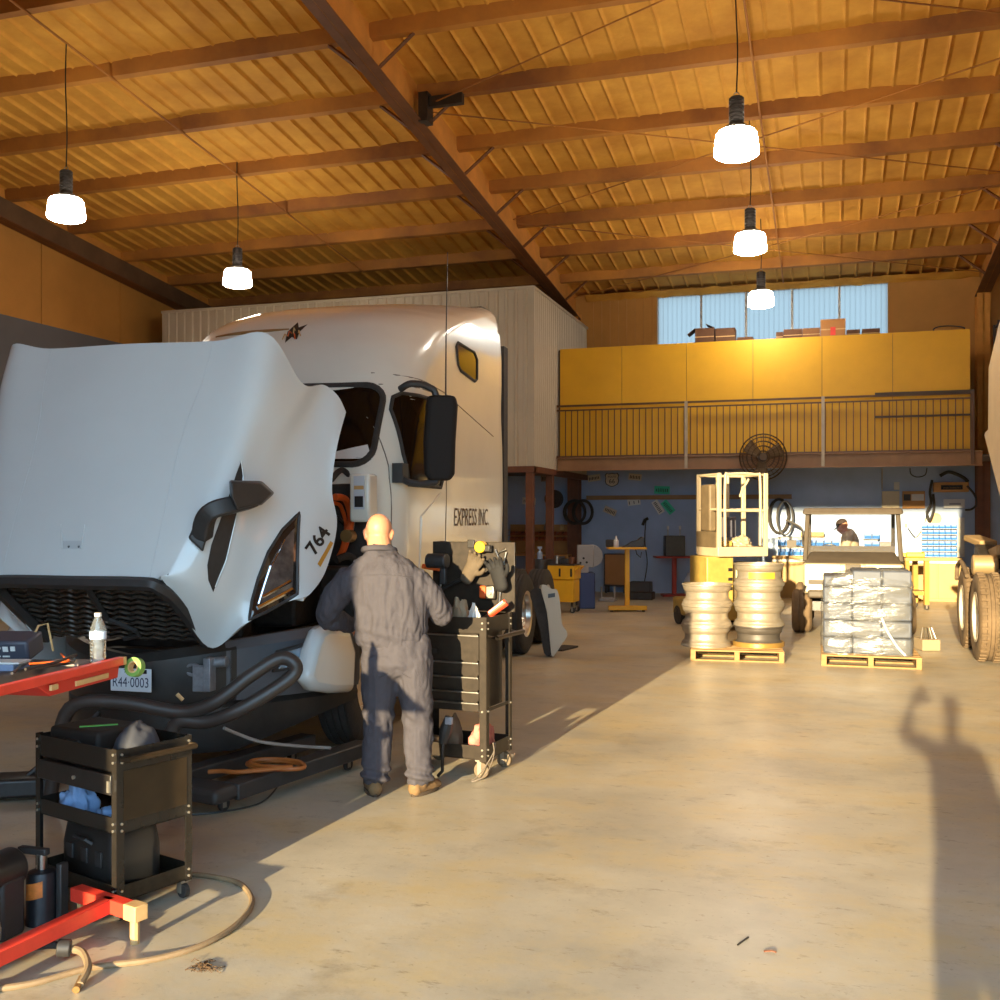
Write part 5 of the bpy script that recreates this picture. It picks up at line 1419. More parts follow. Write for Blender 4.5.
MB().tube(crom([G(72,949,0.055),G(83,953,0.055),G(88,968,0.04),(G(80,985,0.02))], 6), 0.015, 8).build('tail', M_tanhose, t, off=o_2)
MB().cyl(G(82,978,0.02), G(76,990,0.014), 0.014, n=10).build('brass_end', mat('brass_cap', (150,116,70)), t, off=o_2)
# ---- black dolly under the truck with its orange hose ----
a, b_ = G(258, 786, 0.1), G(372, 748, 0.1)
d = (b_-a); d.z = 0; LD = d.length+0.15; d.normalize(); ang = atan2(d.y, d.x)
t = thing('wheel_dolly', 'long low black dolly on casters reaching under the truck', 'dolly', (a.x,a.y,0), ang)
M_dolly = mat('dolly_black', (60,57,55), 0.5, 0.1, 0.25, 7)
MB().box((LD/2-0.25,0.0,0.125), (LD,0.14,0.10)).build('beam', M_dolly, t, bevel=0.01)
MB().box((-0.32,0.25,0.125), (0.24,0.62,0.09)).build('head_plate', M_dolly, t, bevel=0.03)
MB().box((LD/2-0.25,0.50,0.125), (LD,0.14,0.10)).build('beam', M_dolly, t, bevel=0.01)
for x, y in ((-0.26,0.05),(-0.26,0.48),(LD-0.45,0.0),(LD-0.45,0.5)): caster(t, x, y, 0.042)
pts = []
for i in range(40):
    u = 2*pi*i/20
    q = G(276, 765, 0.20)+Vector((0.2*cos(u)*(1-0.1*(i > 20)), 0.10*sin(u), 0.012*(i > 20)))
    pts.append(q)
tail = [G(240,772,0.205), G(222,771,0.20), G(208,772,0.195)]
o = MB().tube(crom(pts[::2]+tail, 4), 0.014, 8).build('orange_hose', mat('amber_hose', (170,96,40), 0.5), None); tag(o, 'coiled amber hose lying on the black dolly', 'hose')
floor_hose([(190,790),(215,786),(245,779,0.01)], 0.006, M_black, 'power_cord', 'short black cord running from the near cart toward the dolly', 'cord')
floor_hose([(186,815),(220,812),(258,804),(275,790),(282,775,0.03)], 0.006, M_black, 'power_cord', 'black cord curling on the floor below the dolly caster', 'cord')
# ---- fat black exhaust hose draped before the bumper ----
pa = [(20,752,0.0),(70,708,6.3),(120,702,6.3),(180,712,6.3),(215,702,6.3),(250,676,6.35),(278,659,6.4),(293,662,6.4),(294,674,6.4),(270,692,6.35),(235,712,6.3),(205,722,6.3),(178,722,6.3),(168,745,6.3),(166,770,6.3)]
P_ = [PD(*p) for p in pa[1:]]
P_ = [Vector((P_[0].x-0.15,P_[0].y,0.05)), Vector((P_[0].x-0.1,P_[0].y,0.3))]+P_
P_[-1].z = 0.30
o = MB().tube(crom(P_, 6), 0.043, 12).build('exhaust_hose', mat('exhaust_rubber', (62,55,51), 0.4, 0, 0.2, 12), None); tag(o, 'fat black exhaust hose looped in front of the truck bumper', 'hose')
P_ = [PD(*p) for p in ((224,728,6.2),(238,734,6.3),(262,742,6.4),(298,746,6.6),(330,748,6.8))]
for i, z in enumerate((0.56,0.44,0.36,0.30,0.22)): P_[i].z = PD(*((224,728,6.2),(238,734,6.3),(262,742,6.4),(298,746,6.6),(330,748,6.8))[i]).z
o = MB().tube(crom(P_, 6), 0.010, 8).build('grey_pipe', mat('grey_hose', (130,126,122), 0.5), None); tag(o, 'thin grey line sagging below the exhaust hose', 'hose')
o = MB().tube([PD(177,694,6.15), PD(183,700,6.15)], 0.012, 8).build('brass_fitting', M_tan, None); tag(o, 'small pale fitting stuck on the exhaust hose', 'fitting')
# ---- black arm poking in at the far left ----
c = G(6, 735)
t = thing('floor_jack', 'dark floor jack behind the near cart at the left edge', 'jack', G(-6, 800), 0.5)
MB().box((0,0,0.09), (0.7,0.24,0.12)).build('frame', M_black, t, bevel=0.02)
MB().tube([(0.2,0,0.14),(0.5,0.05,0.4),(0.62,0.06,0.52)], 0.02, 8).build('handle', M_black, t)
for y in (-0.15,0.15): MB().cyl((-0.25,y-0.02,0.05), (-0.25,y+0.02,0.05), 0.05, n=16).build('wheel', M_rubber, t)
# ---- fender piece and pad standing by the rear wheels ----
c = G(551, 656)
t = thing('fender_panel', 'white curved fender panel standing on the floor by the rear wheels', 'panel', c, -0.25)
D_ = 13.32; RI = RZ(0.25) 
def fo(px, py, q=0.0):
    p = PD(px, py, D_+q)-c; return RI @ p
ol = crom([Vector((x, y, 0)) for x, y in ((541,588),(546,585),(552,589),(557,590),(560,602),(562,624),(566,630),(567,636),(562,644),(556,653),(552,656),(550,640),(547,612))], 3, True)
k = len(ol); vs = [fo(p.x, p.y, -0.02) for p in ol]+[fo(p.x-2.0, p.y, 0.22) for p in ol]
MB().raw(vs, [tuple(range(k)), tuple(range(k, 2*k))[::-1]]+[(i, (i+1) % k, k+(i+1) % k, k+i) for i in range(k)]).build('shell', mat('fairing_white', (188,176,152), 0.4), t, smooth=40)
MB().hexa([fo(548,594,-0.03), fo(555,593,-0.03), fo(555,597,-0.03), fo(548,598,-0.03), fo(548,594,0.0), fo(555,593,0.0), fo(555,597,0.0), fo(548,598,0.0)]).build('lamp_hole', M_black, t, smooth=0)
ol2 = crom([Vector((x, y, 0)) for x, y in ((530,592),(541,589),(547,612),(550,640),(551,655),(544,653),(540,630),(534,608))], 3, True)
k = len(ol2); vs = [fo(p.x, p.y, 0.02) for p in ol2]+[fo(p.x, p.y, 0.18) for p in ol2]
MB().raw(vs, [tuple(range(k)), tuple(range(k, 2*k))[::-1]]+[(i, (i+1) % k, k+(i+1) % k, k+i) for i in range(k)]).build('liner', M_rubber, t, smooth=40)
o = MB().box((0,0,0.012), (0.22,0.5,0.024)).build('rubber_pad', M_rubber, None); q = G(563, 649); o.location = (q.x,q.y,0.001); o.rotation_euler = (0,0,-0.2); tag(o, 'flat black pad on the floor beside the fender panel', 'mat')
# ================= wheel stacks, wrapped load, cart, lift =================
M_pale = mat('pallet_wood', (156,122,76), 0.75, 0, 0.25, 8)
def make_pallet(label, loc, rz, W=1.15, D=1.0):
    t = thing('pallet', label, 'pallet', loc, rz, 'wooden pallets')
    for x in (-W/2+0.03, 0, W/2-0.03): MB().box((x, D/2, 0.07), (0.06, D, 0.10)).build('stringer', M_pale, t, smooth=0)
    for k in range(7): MB().box((0, 0.05+(D-0.1)*k/6, 0.131), (W, 0.10, 0.02)).build('deck_board', M_pale, t, smooth=0)
    for k in range(3): MB().box((0, 0.05+(D-0.1)*k/2, 0.010), (W, 0.09, 0.018)).build('base_board', M_pale, t, smooth=0)
    return t
RT_ = Matrix.Rotation(TH, 3, 'Z')
c = G(737, 662); p1 = c
make_pallet('wooden pallet under the two stacks of wheel rims', c, TH-math.radians(12), 1.12)
def rim_profile(R):
    o = [(R,0.0),(R,0.018),(R*0.965,0.03),(R*0.95,0.055),(R*0.87,0.075),(R*0.845,0.11),(R*0.85,0.16),(R*0.93,0.185),(R*0.955,0.215),(R*0.96,0.235),(R,0.245),(R,0.262)]
    i = [(R-0.02,0.262),(R*0.93,0.235),(R*0.91,0.2),(R*0.82,0.16),(R*0.82,0.08),(R*0.9,0.05),(R-0.02,0.0)]
    return o+i
M_rim1 = mat('dull_aluminium', (168,156,138), 0.42, 0.55, 0.15, 6)
M_rim2 = mat('dark_steel_rim', (84,78,72), 0.5, 0.3, 0.2, 6)
def make_rim(m=M_rim1, R=0.318):
    t = thing('wheel_rim', 'x', 'wheel', (0,0,0), 0, 'stacked truck wheel rims')
    MB().lathe(rim_profile(R), n=56, closed=True).build('barrel', m, t, smooth=40)
    d = MB().lathe([(0.11,0.10),(0.16,0.06),(0.23,0.07),(R*0.83,0.13),(R*0.83,0.14),(0.23,0.085),(0.16,0.075),(0.11,0.115)], n=40, closed=True).build('disc', m, t)
    for k in range(10):
        a = 2*pi*k/10; MB().cyl((0.143*cos(a),0.143*sin(a),0.078), (0.143*cos(a),0.143*sin(a),0.10), 0.014, n=10).build('stud_hole', M_ink, d)
    return t
z0 = 0.1415
cl, crr = G(709, 641)-Vector((0,0,0)), G(757, 642)
base_l = c+RT_ @ Vector((-0.255,0.42,0)); base_r = c+RT_ @ Vector((0.245,0.40,0))
base_l = PD(706.5, 640, 13.42); base_r = PD(758.5, 640, 13.40)
left_lb = ['bottom wheel rim of the shorter stack on the pallet','middle wheel rim of the shorter stack on the pallet','top wheel rim of the shorter stack on the pallet']
right_lb = ['dark steel wheel rim at the bottom of the taller stack','second wheel rim up in the taller stack above the dark one','third wheel rim up in the taller stack','top wheel rim of the taller stack with an amber sticker']
r0 = None
for k, lb in enumerate(left_lb):
    if r0 is None: r0 = o = make_rim(); o['label'] = lb
    else: o = dup(r0, label=lb)
    o.location = (base_l.x+0.006*(k-1), base_l.y+0.01*k, z0+k*0.2625); o.rotation_euler = (0,0,0.3*k)
for k, lb in enumerate(right_lb):
    if k == 0: o = make_rim(M_rim2, 0.31); o['label'] = lb
    else: o = dup(r0, label=lb)
    o.location = (base_r.x+0.005*(k % 2), base_r.y, z0+k*0.2625); o.rotation_euler = (0,0,0.2*k)
    if k == 3: MB().grid(lambda u, v: (0.287*sin(0.0-0.7+1.2*u), -0.287*cos(0.0-0.7+1.2*u), 0.075+0.08*v), 16, 2).build('sticker', mat('amber_sticker', (214,156,50), 0.5), o); o.rotation_euler = (0,0,TH)
    if k == 0: MB().lathe([(0.322,0.0),(0.322,0.05),(0.312,0.06),(0.305,0.0)], n=48, closed=True).build('base_ring', mat('gold_ring', (190,150,80), 0.35, 0.6), o)
# ---- shrink-wrapped load ----
c2 = G(871, 668); TH2 = math.radians(1.0); RT2 = RZ(TH2)
make_pallet('wooden pallet carrying the plastic wrapped load', c2, TH2, 1.12)
t = thing('wrapped_load', 'tall load of grey cartons shrink wrapped in shiny clear film on a pallet', 'pallet load', c2+RT2 @ Vector((-0.04,0.5,0.1415)), TH2)
M_tote = mat('grey_carton', (78,84,98), 0.55, 0, 0.15, 7)
for j in range(5):
    for i in range(3):
        w_ = 1.0/3
        MB().box((-0.5+w_*(i+0.5), 0, 0.105+0.20*j), (w_-0.008, 0.86, 0.192)).build('carton', M_tote, t, bevel=0.02) if not (j == 4 and i == 0) else MB().box((-0.34,0,0.87), (0.30,0.8,0.12)).build('carton', M_tote, t, bevel=0.02)
mf = bpy.data.materials.new('clear_film'); mf.use_nodes = True; nt = mf.node_tree; b = nt.nodes['Principled BSDF']
b.inputs['Base Color'].default_value = (0.16,0.16,0.16,1); b.inputs['Roughness'].default_value = 0.24; b.inputs['Alpha'].default_value = 0.3; b.inputs['Specular IOR Level'].default_value = 0.8
tcn = nt.nodes.new('ShaderNodeTexCoord'); mpn = nt.nodes.new('ShaderNodeMapping'); mpn.inputs['Scale'].default_value = (1.2,1.2,3.2); n_ = nt.nodes.new('ShaderNodeTexNoise'); n_.inputs['Scale'].default_value = 2.2; n_.inputs['Detail'].default_value = 5
bp = nt.nodes.new('ShaderNodeBump'); bp.inputs['Strength'].default_value = 0.7; bp.inputs['Distance'].default_value = 0.05
rmp = nt.nodes.new('ShaderNodeMapRange'); rmp.inputs['From Min'].default_value = 0.42; rmp.inputs['From Max'].default_value = 0.62; rmp.inputs['To Min'].default_value = 0.12; rmp.inputs['To Max'].default_value = 0.62
nt.links.new(tcn.outputs['Object'], mpn.inputs['Vector']); nt.links.new(mpn.outputs['Vector'], n_.inputs['Vector']); nt.links.new(n_.outputs['Fac'], bp.inputs['Height']); nt.links.new(bp.outputs['Normal'], b.inputs['Normal']); nt.links.new(n_.outputs['Fac'], rmp.inputs['Value']); nt.links.new(rmp.outputs['Result'], b.inputs['Alpha'])
ol = rrect(1.05, 0.92, 0.1, 5); k = len(ol)
def film(u, v):
    i = u*k; a = ol[int(i) % k]; b_ = ol[(int(i)+1) % k]; f_ = i-int(i)
    x, y = a[0]+(b_[0]-a[0])*f_, a[1]+(b_[1]-a[1])*f_
    zt_ = 1.02-0.10*max(0, -x)/0.5
    z = v*zt_; s_ = 1.0-0.13*max(0, v-0.8)/0.2+0.03*noise.noise(Vector((x*4, y*4, z*9)))-0.02*sin(v*pi)
    return (x*s_, y*s_, z)
mb = MB(); mb.grid(film, 88, 26, cu=True); mb.f.append(list(range(25*88, 26*88))); mb.mi.append(0)
mb.build('film', mf, t, smooth=80)
MB().tube(crom([(0.16,-0.475,0.45),(0.22,-0.49,0.3),(0.33,-0.50,0.12),(0.42,-0.52,0.02)], 5), 0.014, 6).build('film_tail', M_label, t)
MB().tube([(-0.10,-0.485,0.12),(0.05,-0.49,0.08),(0.10,-0.49,0.06)], 0.022, 6).build('film_twist', M_label, t)
o = MB()
q = G(927, 650); t = thing('wire_crate', 'small grey crate on the floor right of the wrapped load', 'crate', q, TH)
MB().box((0,0,0.08), (0.24,0.3,0.15)).build('crate_body', mat('dusty_grey', (150,132,104), 0.8), t, smooth=0, bevel=0.01)
for k in range(5): MB().tube([(-0.10+0.05*k,-0.05,0.15),(-0.06+0.03*k,0.0,0.30)], 0.007, 5).build('rod', M_steel, t)
# ---- small utility vehicle ----
c3 = G(853, 636)
u = thing('utility_cart', 'cream utility cart with brown flat roof parked behind the wrapped load', 'utility vehicle', c3, TH-math.radians(17.5))
M_cream = mat('utv_cream', (158,144,118), 0.4, 0, 0.1, 4); M_utvd = mat('utv_brown', (82,72,60), 0.6, 0, 0.2, 5)
def loftbox(pts_lo, z0, pts_hi, z1):
    k = len(pts_lo); vs = [(x,y,z0) for x,y in pts_lo]+[(x,y,z1) for x,y in pts_hi]
    return MB().raw(vs, [tuple(range(k))[::-1], tuple(range(k, 2*k))]+[(i, (i+1) % k, k+(i+1) % k, k+i) for i in range(k)])
loftbox([(-0.72,0.02),(0.72,0.02),(0.72,0.9),(-0.72,0.9)], 0.62, [(-0.72,0.06),(0.72,0.06),(0.72,0.9),(-0.72,0.9)], 1.08).build('front_body', M_cream, u, bevel=0.03)
loftbox([(-0.70,0.06),(0.70,0.06),(0.70,0.95),(-0.70,0.95)], 1.085, [(-0.60,0.45),(0.60,0.45),(0.62,0.95),(-0.62,0.95)], 1.24).build('hood', M_utvd, u, bevel=0.02)
for sx in (-1, 1):
    MB().box((sx*0.43, 0.03, 0.98), (0.50,0.03,0.17)).build('headlight', mat('lamp_panel', (226,216,194), 0.15), u, bevel=0.03)
MB().box((0,0.025,1.0), (0.22,0.03,0.14)).build('grille', M_utvd, u, bevel=0.01)
MB().box((0,-0.05,0.62), (1.3,0.10,0.12)).build('bumper', M_utvd, u, bevel=0.03)
MB().box((-0.52,-0.005,0.80), (0.24,0.02,0.06)).build('front_plate', M_utvd, u, smooth=0)
MB().box((0,1.5,0.42), (1.2,2.6,0.14)).build('chassis', M_black, u, smooth=0)
MB().box((0,1.35,0.62), (1.36,0.9,0.3)).build('seat_base', M_utvd, u, bevel=0.02)
for sx in (-0.34, 0.34):
    MB().box((sx,1.35,0.84), (0.56,0.5,0.14)).build('seat', M_rubber, u, bevel=0.05)
    MB().box((sx,1.62,1.08), (0.54,0.12,0.42), RX(-0.15)).build('seat_back', M_rubber, u, bevel=0.05)
MB().tube([(-0.34+0.16*cos(a),1.02+0.07*sin(a),1.20+0.14*sin(a)) for a in [2*pi*i/20 for i in range(20)]], 0.014, 8, True).build('steering_wheel', M_black, u)
MB().box((0,2.35,0.86), (1.4,1.0,0.06)).box((0,2.83,1.02), (1.4,0.04,0.3)).box((-0.69,2.35,1.02), (0.04,1.0,0.3)).box((0.69,2.35,1.02), (0.04,1.0,0.3)).build('cargo_bed', M_cream, u, smooth=0)
roofz = 1.87
loftbox([(-0.74,0.42),(0.74,0.42),(0.74,2.0),(-0.74,2.0)], roofz-0.05, [(-0.72,0.50),(0.72,0.50),(0.72,1.95),(-0.72,1.95)], roofz+0.05).build('roof', M_utvd, u, bevel=0.03)
for sx in (-1, 1):
    MB().tube([(sx*0.70,0.42,1.10),(sx*0.66,0.55,roofz-0.04)], 0.035, 8).build('front_pillar', M_utvd, u)
    MB().tube([(sx*0.66,1.85,0.7),(sx*0.66,1.85,roofz-0.04)], 0.03, 8).build('rear_pillar', M_utvd, u)
MB().box((0,0.62,1.28), (1.25,0.02,0.10)).build('windscreen_frame', M_utvd, u, smooth=0)
M_pane = mat('clear_pane', (30,32,34), 0.02, 0, alpha=0.10)
MB().hexa([(-0.66,0.49,1.25),(0.66,0.49,1.25),(0.62,0.56,1.81),(-0.62,0.56,1.81),(-0.66,0.50,1.25),(0.66,0.50,1.25),(0.62,0.57,1.81),(-0.62,0.57,1.81)]).build('windscreen', M_pane, u, smooth=0)
MB().tube([(-0.72,0.46,1.3),(-0.86,0.42,1.34)], 0.012, 6).box((-0.90,0.42,1.36), (0.14,0.05,0.12)).build('side_mirror', M_utvd, u)
for sx in (-1, 1):
    for y in (0.36, 2.3):
        tt, rr_ = wheel_mesh(None, None, 0.33, 0.30, 3, 0.19)
        o2 = Vector((sx*0.74, y, 0.33))
        tt.v = [p+o2 for p in tt.v]; rr_.v = [p+o2 for p in rr_.v]
        w_ = tt.build('tyre', M_dusty, u); rr_.build('rim', M_steel, w_)
# ---- man lift with basket ----
c4 = PD(719, 600, 16.4); c4.z = 0
al = TH+math.radians(14)
li = thing('basket_lift', 'white tubed basket lift with yellow base standing behind the wheel stacks', 'lift', c4, al)
M_liftw = mat('lift_cream', (186,168,138), 0.4, 0, 0.1, 6); M_lifty = mat('lift_yellow', (170,142,72), 0.45, 0, 0.2, 5); M_liftb = mat('lift_brown', (104,88,64), 0.6, 0, 0.25, 5)
LW, LDp, LB, LT_ = 0.80, 0.75, 1.18, 2.47
for x, y in ((0,0),(LW,0),(0,LDp),(LW,LDp)): MB().box((x,y,(LB+LT_)/2), (0.07,0.05,LT_-LB)).build('corner_post', M_liftw, li, bevel=0.01)
gate = MB().tube(crom([(0.10,-0.01,LB+0.15),(0.10,-0.01,LT_-0.12),(0.18,-0.01,LT_-0.02),(LW-0.18,-0.01,LT_-0.02),(LW-0.10,-0.01,LT_-0.12),(LW-0.10,-0.01,LB+0.15)], 4), 0.022, 8).build('gate_hoop', M_liftw, li)
for x in (0.33, 0.52): MB().tube([(x,LDp,LB),(x,LDp,LT_)], 0.024, 8).build('back_bar', M_liftw, li)
for z in (LT_-0.02, 1.90):
    MB().tube([(0,0,z),(0,LDp,z),(LW,LDp,z),(LW,0,z)], 0.02, 8).build('side_rail', M_liftw, li)
MB().tube([(0,-0.005,1.88),(LW,-0.005,1.88)], 0.022, 8).build('mid_rail', M_liftw, li)
MB().b2((-0.03,-0.03,LB-0.02), (LW+0.03,LDp,LB+0.13)).build('platform', M_liftw, li, bevel=0.01)
MB().b2((-0.04,0.04,LB+0.12), (-0.02,LDp,1.55)).build('side_panel', M_liftb, li, smooth=0)
MB().b2((-0.03,0.28,1.55), (0.10,0.62,2.3)).build('control_box', M_liftb, li, bevel=0.03)
MB().b2((0.12,LDp-0.12,1.85), (0.28,LDp-0.03,2.25)).build('control_panel', M_liftw, li, bevel=0.01)
MB().b2((0.32,LDp-0.1,1.45), (0.62,LDp,1.78)).build('tool_bin', mat('slate_bin', (84,84,96), 0.5), li, bevel=0.01)
MB().tube([(0.50,-0.02,2.38),(0.42,0.05,2.2),(0.40,0.08,2.1)], 0.02, 8).build('lever', M_liftw, li)
MB().b2((-0.16,0.1,0.45), (0.30,LDp,LB-0.021)).build('base_cabinet', M_lifty, li, bevel=0.02)
for z in (0.95, 0.80, 0.65): MB().box((0.24,0.095,z), (0.07,0.02,0.05)).build('switch', M_ink, li, bevel=0.005)
MB().box((0.40,0.1,0.88), (0.12,0.02,0.14)).build('warning_label', mat('label_green', (190,206,170), 0.5), li, smooth=0)
MB().b2((0.31,0.2,0.45), (LW,LDp,1.05)).build('mast', M_liftb, li, bevel=0.02)
MB().b2((-0.20,-0.05,0.16), (LW+0.1,1.35,0.45)).build('chassis', M_lifty, li, bevel=0.03)
for x in (-0.14, LW+0.04):
    for y in (0.1, 1.15): MB().cyl((x-0.06,y,0.16), (x+0.06,y,0.16), 0.16, n=24).build('wheel', M_rubber, li, bevel=0.01)
p_ = (0.42,0.3,LB+0.1315)
LM = Matrix.Translation(c4) @ Matrix.Rotation(al, 4, 'Z')
crumple('rag_heap', 'cream cloths heaped on the floor of the lift basket', 'cloth', LM @ Vector((0.52,0.3,LB+0.131)), (0.34,0.26,0.15), M_cream, 8.2, amp=0.4)
o = MB().box((0,0,0.045), (0.22,0.12,0.09)).build('yellow_case', M_lifty, None, bevel=0.02); o.location = LM @ Vector((0.22,0.25,LB+0.131)); o.rotation_euler = (0,0,al); tag(o, 'small yellow case lying in the lift basket', 'case')

# ================= back wall and under the mezzanine =================
YW = YB-0.006
def plate_on_wall(px, py, ang, m, label, w=0.31, h=0.155, Y=None, marks=7, ink=M_ink):
    p = PY(px, py, (Y or YW)-0.003); t = thing('licence_plate', label, 'licence plate', p, 0, 'old licence plates on the blue wall')
    R = RY(math.radians(ang))
    b_ = MB().box((0,0,0), (w,0.008,h), R).build('plate', m, t, bevel=0.004)
    rnd = random.Random(int(px))
    for k in range(marks):
        x = -w*0.36+w*0.72*k/max(1, marks-1); 
        MB().box(R @ Vector((x,-0.006,-0.01+0.006*rnd.random())), (w*0.055,0.004,h*(0.38+0.15*rnd.random())), R).build('mark', ink, b_, smooth=0)
    return t
M_ptan = mat('plate_tan', (214,196,168), 0.5, 0, 0.1, 20); M_pwhite = mat('plate_pale', (222,218,210), 0.5); M_pgreen = mat('plate_green', (60,196,150), 0.5)
plate_on_wall(594, 478, -8, M_ptan, 'tan licence plate left of the shield sign')
plate_on_wall(635, 477, 6, M_ptan, 'tan licence plate right of the shield sign')
plate_on_wall(662, 490, 2, M_pgreen, 'green licence plate hanging level above the wall girt', 0.36, 0.18)
plate_on_wall(610, 511, 24, M_ptan, 'tan tilted licence plate below the girt beside the black coils')
plate_on_wall(634, 502, -7, M_pwhite, 'white licence plate half hidden under the wall girt', marks=3)
plate_on_wall(658, 507, 57, M_pwhite, 'white steeply tilted licence plate touching the green one', 0.34, 0.16)
plate_on_wall(668, 507, 50, M_pgreen, 'green steeply tilted licence plate below the wall girt', 0.34, 0.17, Y=YW-0.02)
plate_on_wall(529, 501, 3, M_pwhite, 'white licence plate behind the brown office post', 0.34, 0.17)
plate_on_wall(547, 478, -3, mat('plate_dark', (140,124,112), 0.5), 'dull licence plate between the two brown posts')
p = PY(612, 480, YW-0.02); t = thing('route_sign', 'white shield road sign reading route 66 on the blue wall', 'sign', p)
shp = [(0,0.15),(0.07,0.135),(0.12,0.15),(0.155,0.10),(0.135,0.05),(0.15,-0.02),(0.13,-0.09),(0.06,-0.13),(0,-0.15)]
shp = [(x,y) for x,y in shp]+[(-x,y) for x,y in shp[-2:0:-1]]
MB().prism([(x*1.12,y*1.1) for x,y in shp], 0, 0.006, RXF).build('border', M_ink, t, smooth=0)
bo = MB().prism(shp, 0.0065, 0.012, RXF).build('shield', M_ptan, t, smooth=0)
for tx, sz, z in (('ROUTE',0.06,0.075),('66',0.15,-0.035)):
    vs, fs = text_geo(tx, sz); MB().raw([RXF @ Vector((v.x,v.y,0.0135)) for v in vs], fs, None, (0,0,z)).build('lettering', M_ink, bo, smooth=0)
# hanging coils
for px, py, rx_, rz_, lb, n_l, yo in ((575,512,0.24,0.27,'left black tube coil hanging on the wall column',2,0.5),(583,512,0.22,0.27,'right black tube coil hanging on the wall column',2,0.68)):
    p = PY(px, py, YB-yo); pts = [p+Vector((rx_*cos(2*pi*i/24)*(1+0.04*(i//24)), -0.03*(i//24), rz_*sin(2*pi*i/24))) for i in range(24*n_l)]
    o = MB().tube(pts, 0.035, 8).build('tube_coil', M_rubber, None); tag(o, lb, 'hose coil', 'hanging tube coils')
    o['group'] = 'hanging tube coils'
p = PY(554, 499, YB-0.2); t = thing('hose_reel', 'round black hose reel on the wall behind the brown post', 'reel', p)
MB().lathe([(0,-0.06),(0.22,-0.06),(0.22,-0.04),(0.16,-0.04),(0.16,0.04),(0.22,0.04),(0.22,0.06),(0,0.06)], (0,0,0), RX(pi/2), 36).build('drum', M_black, t)
for k in range(6): MB().cyl((0.12*cos(k*pi/3),-0.062,0.12*sin(k*pi/3)), (0.12*cos(k*pi/3),-0.068,0.12*sin(k*pi/3)), 0.03, n=12).build('drum_hole', M_engine, t)
# orange bin rack and plywood bench on the left
BL, BR = PY(508, 540, YB-0.35), PY(572, 540, YB-0.35)
t = thing('plywood_bench', 'plywood bench with a tall back under the orange bins', 'bench', (BL.x,YB-0.75,0))
wB = BR.x-BL.x
M_ply = mat('plywood', (186,136,78), 0.7, 0, 0.15, 3)
MB().b2((0,0,0.86), (wB,0.70,0.90)).build('bench_top', M_ply, t, smooth=0)
MB().b2((0,0.66,0.90), (wB,0.70,1.56)).build('back_board', M_ply, t, smooth=0)
for x in (0.04, wB/2, wB-0.04):
    for y in (0.05,0.65): MB().box((x,y,0.43), (0.08,0.08,0.86)).build('leg', M_ply, t, smooth=0)
MB().b2((0.02,0.03,0.25), (wB-0.02,0.67,0.28)).build('shelf', M_ply, t, smooth=0)
M_bin = mat('bin_orange', (150,74,34), 0.5, 0, 0.15, 5)
def make_bin(m, w=0.13, d=0.16, h=0.09, label='x', group='x'):
    mb = MB(); th = 0.004
    mb.b2((-w/2,0,0), (w/2,d,th)).b2((-w/2,0,0), (-w/2+th,d,h)).b2((w/2-th,0,0), (w/2,d,h)).b2((-w/2,d-th,0), (w/2,d,h))
    mb.hexa([(-w/2,0,0),(w/2,0,0),(w/2,th,0),(-w/2,th,0),(-w/2,-0.02,h*0.55),(w/2,-0.02,h*0.55),(w/2,-0.02+th,h*0.55),(-w/2,-0.02+th,h*0.55)])
    o = mb.build('parts_bin', m, None, smooth=0); return tag(o, label, 'bin', group)
p0 = None; nbn = int((wB-0.1)/0.145)
rk = thing('bin_rack', 'plywood rack holding two rows of orange bins', 'rack', (BL.x,YB-0.30,1.565))
MB().b2((0,0.2,-0.003), (wB,0.23,0.40)).build('rack_back', M_ply, rk, smooth=0)
for z in (0.0,0.13,0.26): MB().b2((0,0,z), (wB,0.2,z+0.01)).build('rack_shelf', M_ply, rk, smooth=0)
rk.location.z = 1.2
rk.location.y = YB-0.36
for j in range(2):
    for i in range(nbn):
        o = make_bin(M_bin, label='orange parts bin in the plywood rack under the ivory office', group='orange bins in the plywood rack') if p0 is None else dup(p0)
        if p0 is None: p0 = o
        o.location = (BL.x+0.12+0.145*i, YB-0.35, 1.2105+0.13*j)
for k, (px, lb, h, m) in enumerate(((527,'dark bottle on the orange bin rack behind the first post',0.16,M_plastic),(546,'grey bottle on the orange bin rack between the posts',0.18,M_steel),(562,'amber jar at the right end of the orange bin rack',0.14,M_tan))):
    p = PY(px, 526, YB-0.28)
    o = MB().lathe([(0,0),(0.05,0.0),(0.05,h*0.7),(0.025,h*0.85),(0.025,h),(0,h)], n=16).build('bottle', m, None); o.location = (p.x,p.y,1.4705 if False else 1.4715); tag(o, lb, 'bottle')
    o.location.z = 1.2+0.27+0.0005
# spray bottle and dark drum by the post
p = Vector((-5.68, 20.70, 0)); t = thing('black_drum', 'black drum standing at the foot of the brown office posts', 'drum', (p.x,p.y,0))
MB().lathe([(0,0),(0.26,0),(0.27,0.02),(0.27,0.3),(0.28,0.31),(0.28,0.33),(0.27,0.34),(0.27,0.6),(0.28,0.61),(0.28,0.63),(0.27,0.64),(0.27,0.90),(0.26,0.92),(0,0.92)], n=32).build('body', M_black, t)
o = MB().lathe([(0,0),(0.05,0),(0.055,0.02),(0.055,0.13),(0.02,0.17),(0.02,0.2),(0,0.2)], n=18).box((0.0,0,0.235), (0.09,0.03,0.05)).cyl((0,0,0.19),(0,0,0.22),0.015).build('spray_bottle', mat('spray_blue', (160,180,210), 0.3), None); o.location = (p.x,p.y-0.05,0.9205); tag(o, 'pale blue spray bottle on the black drum', 'bottle')
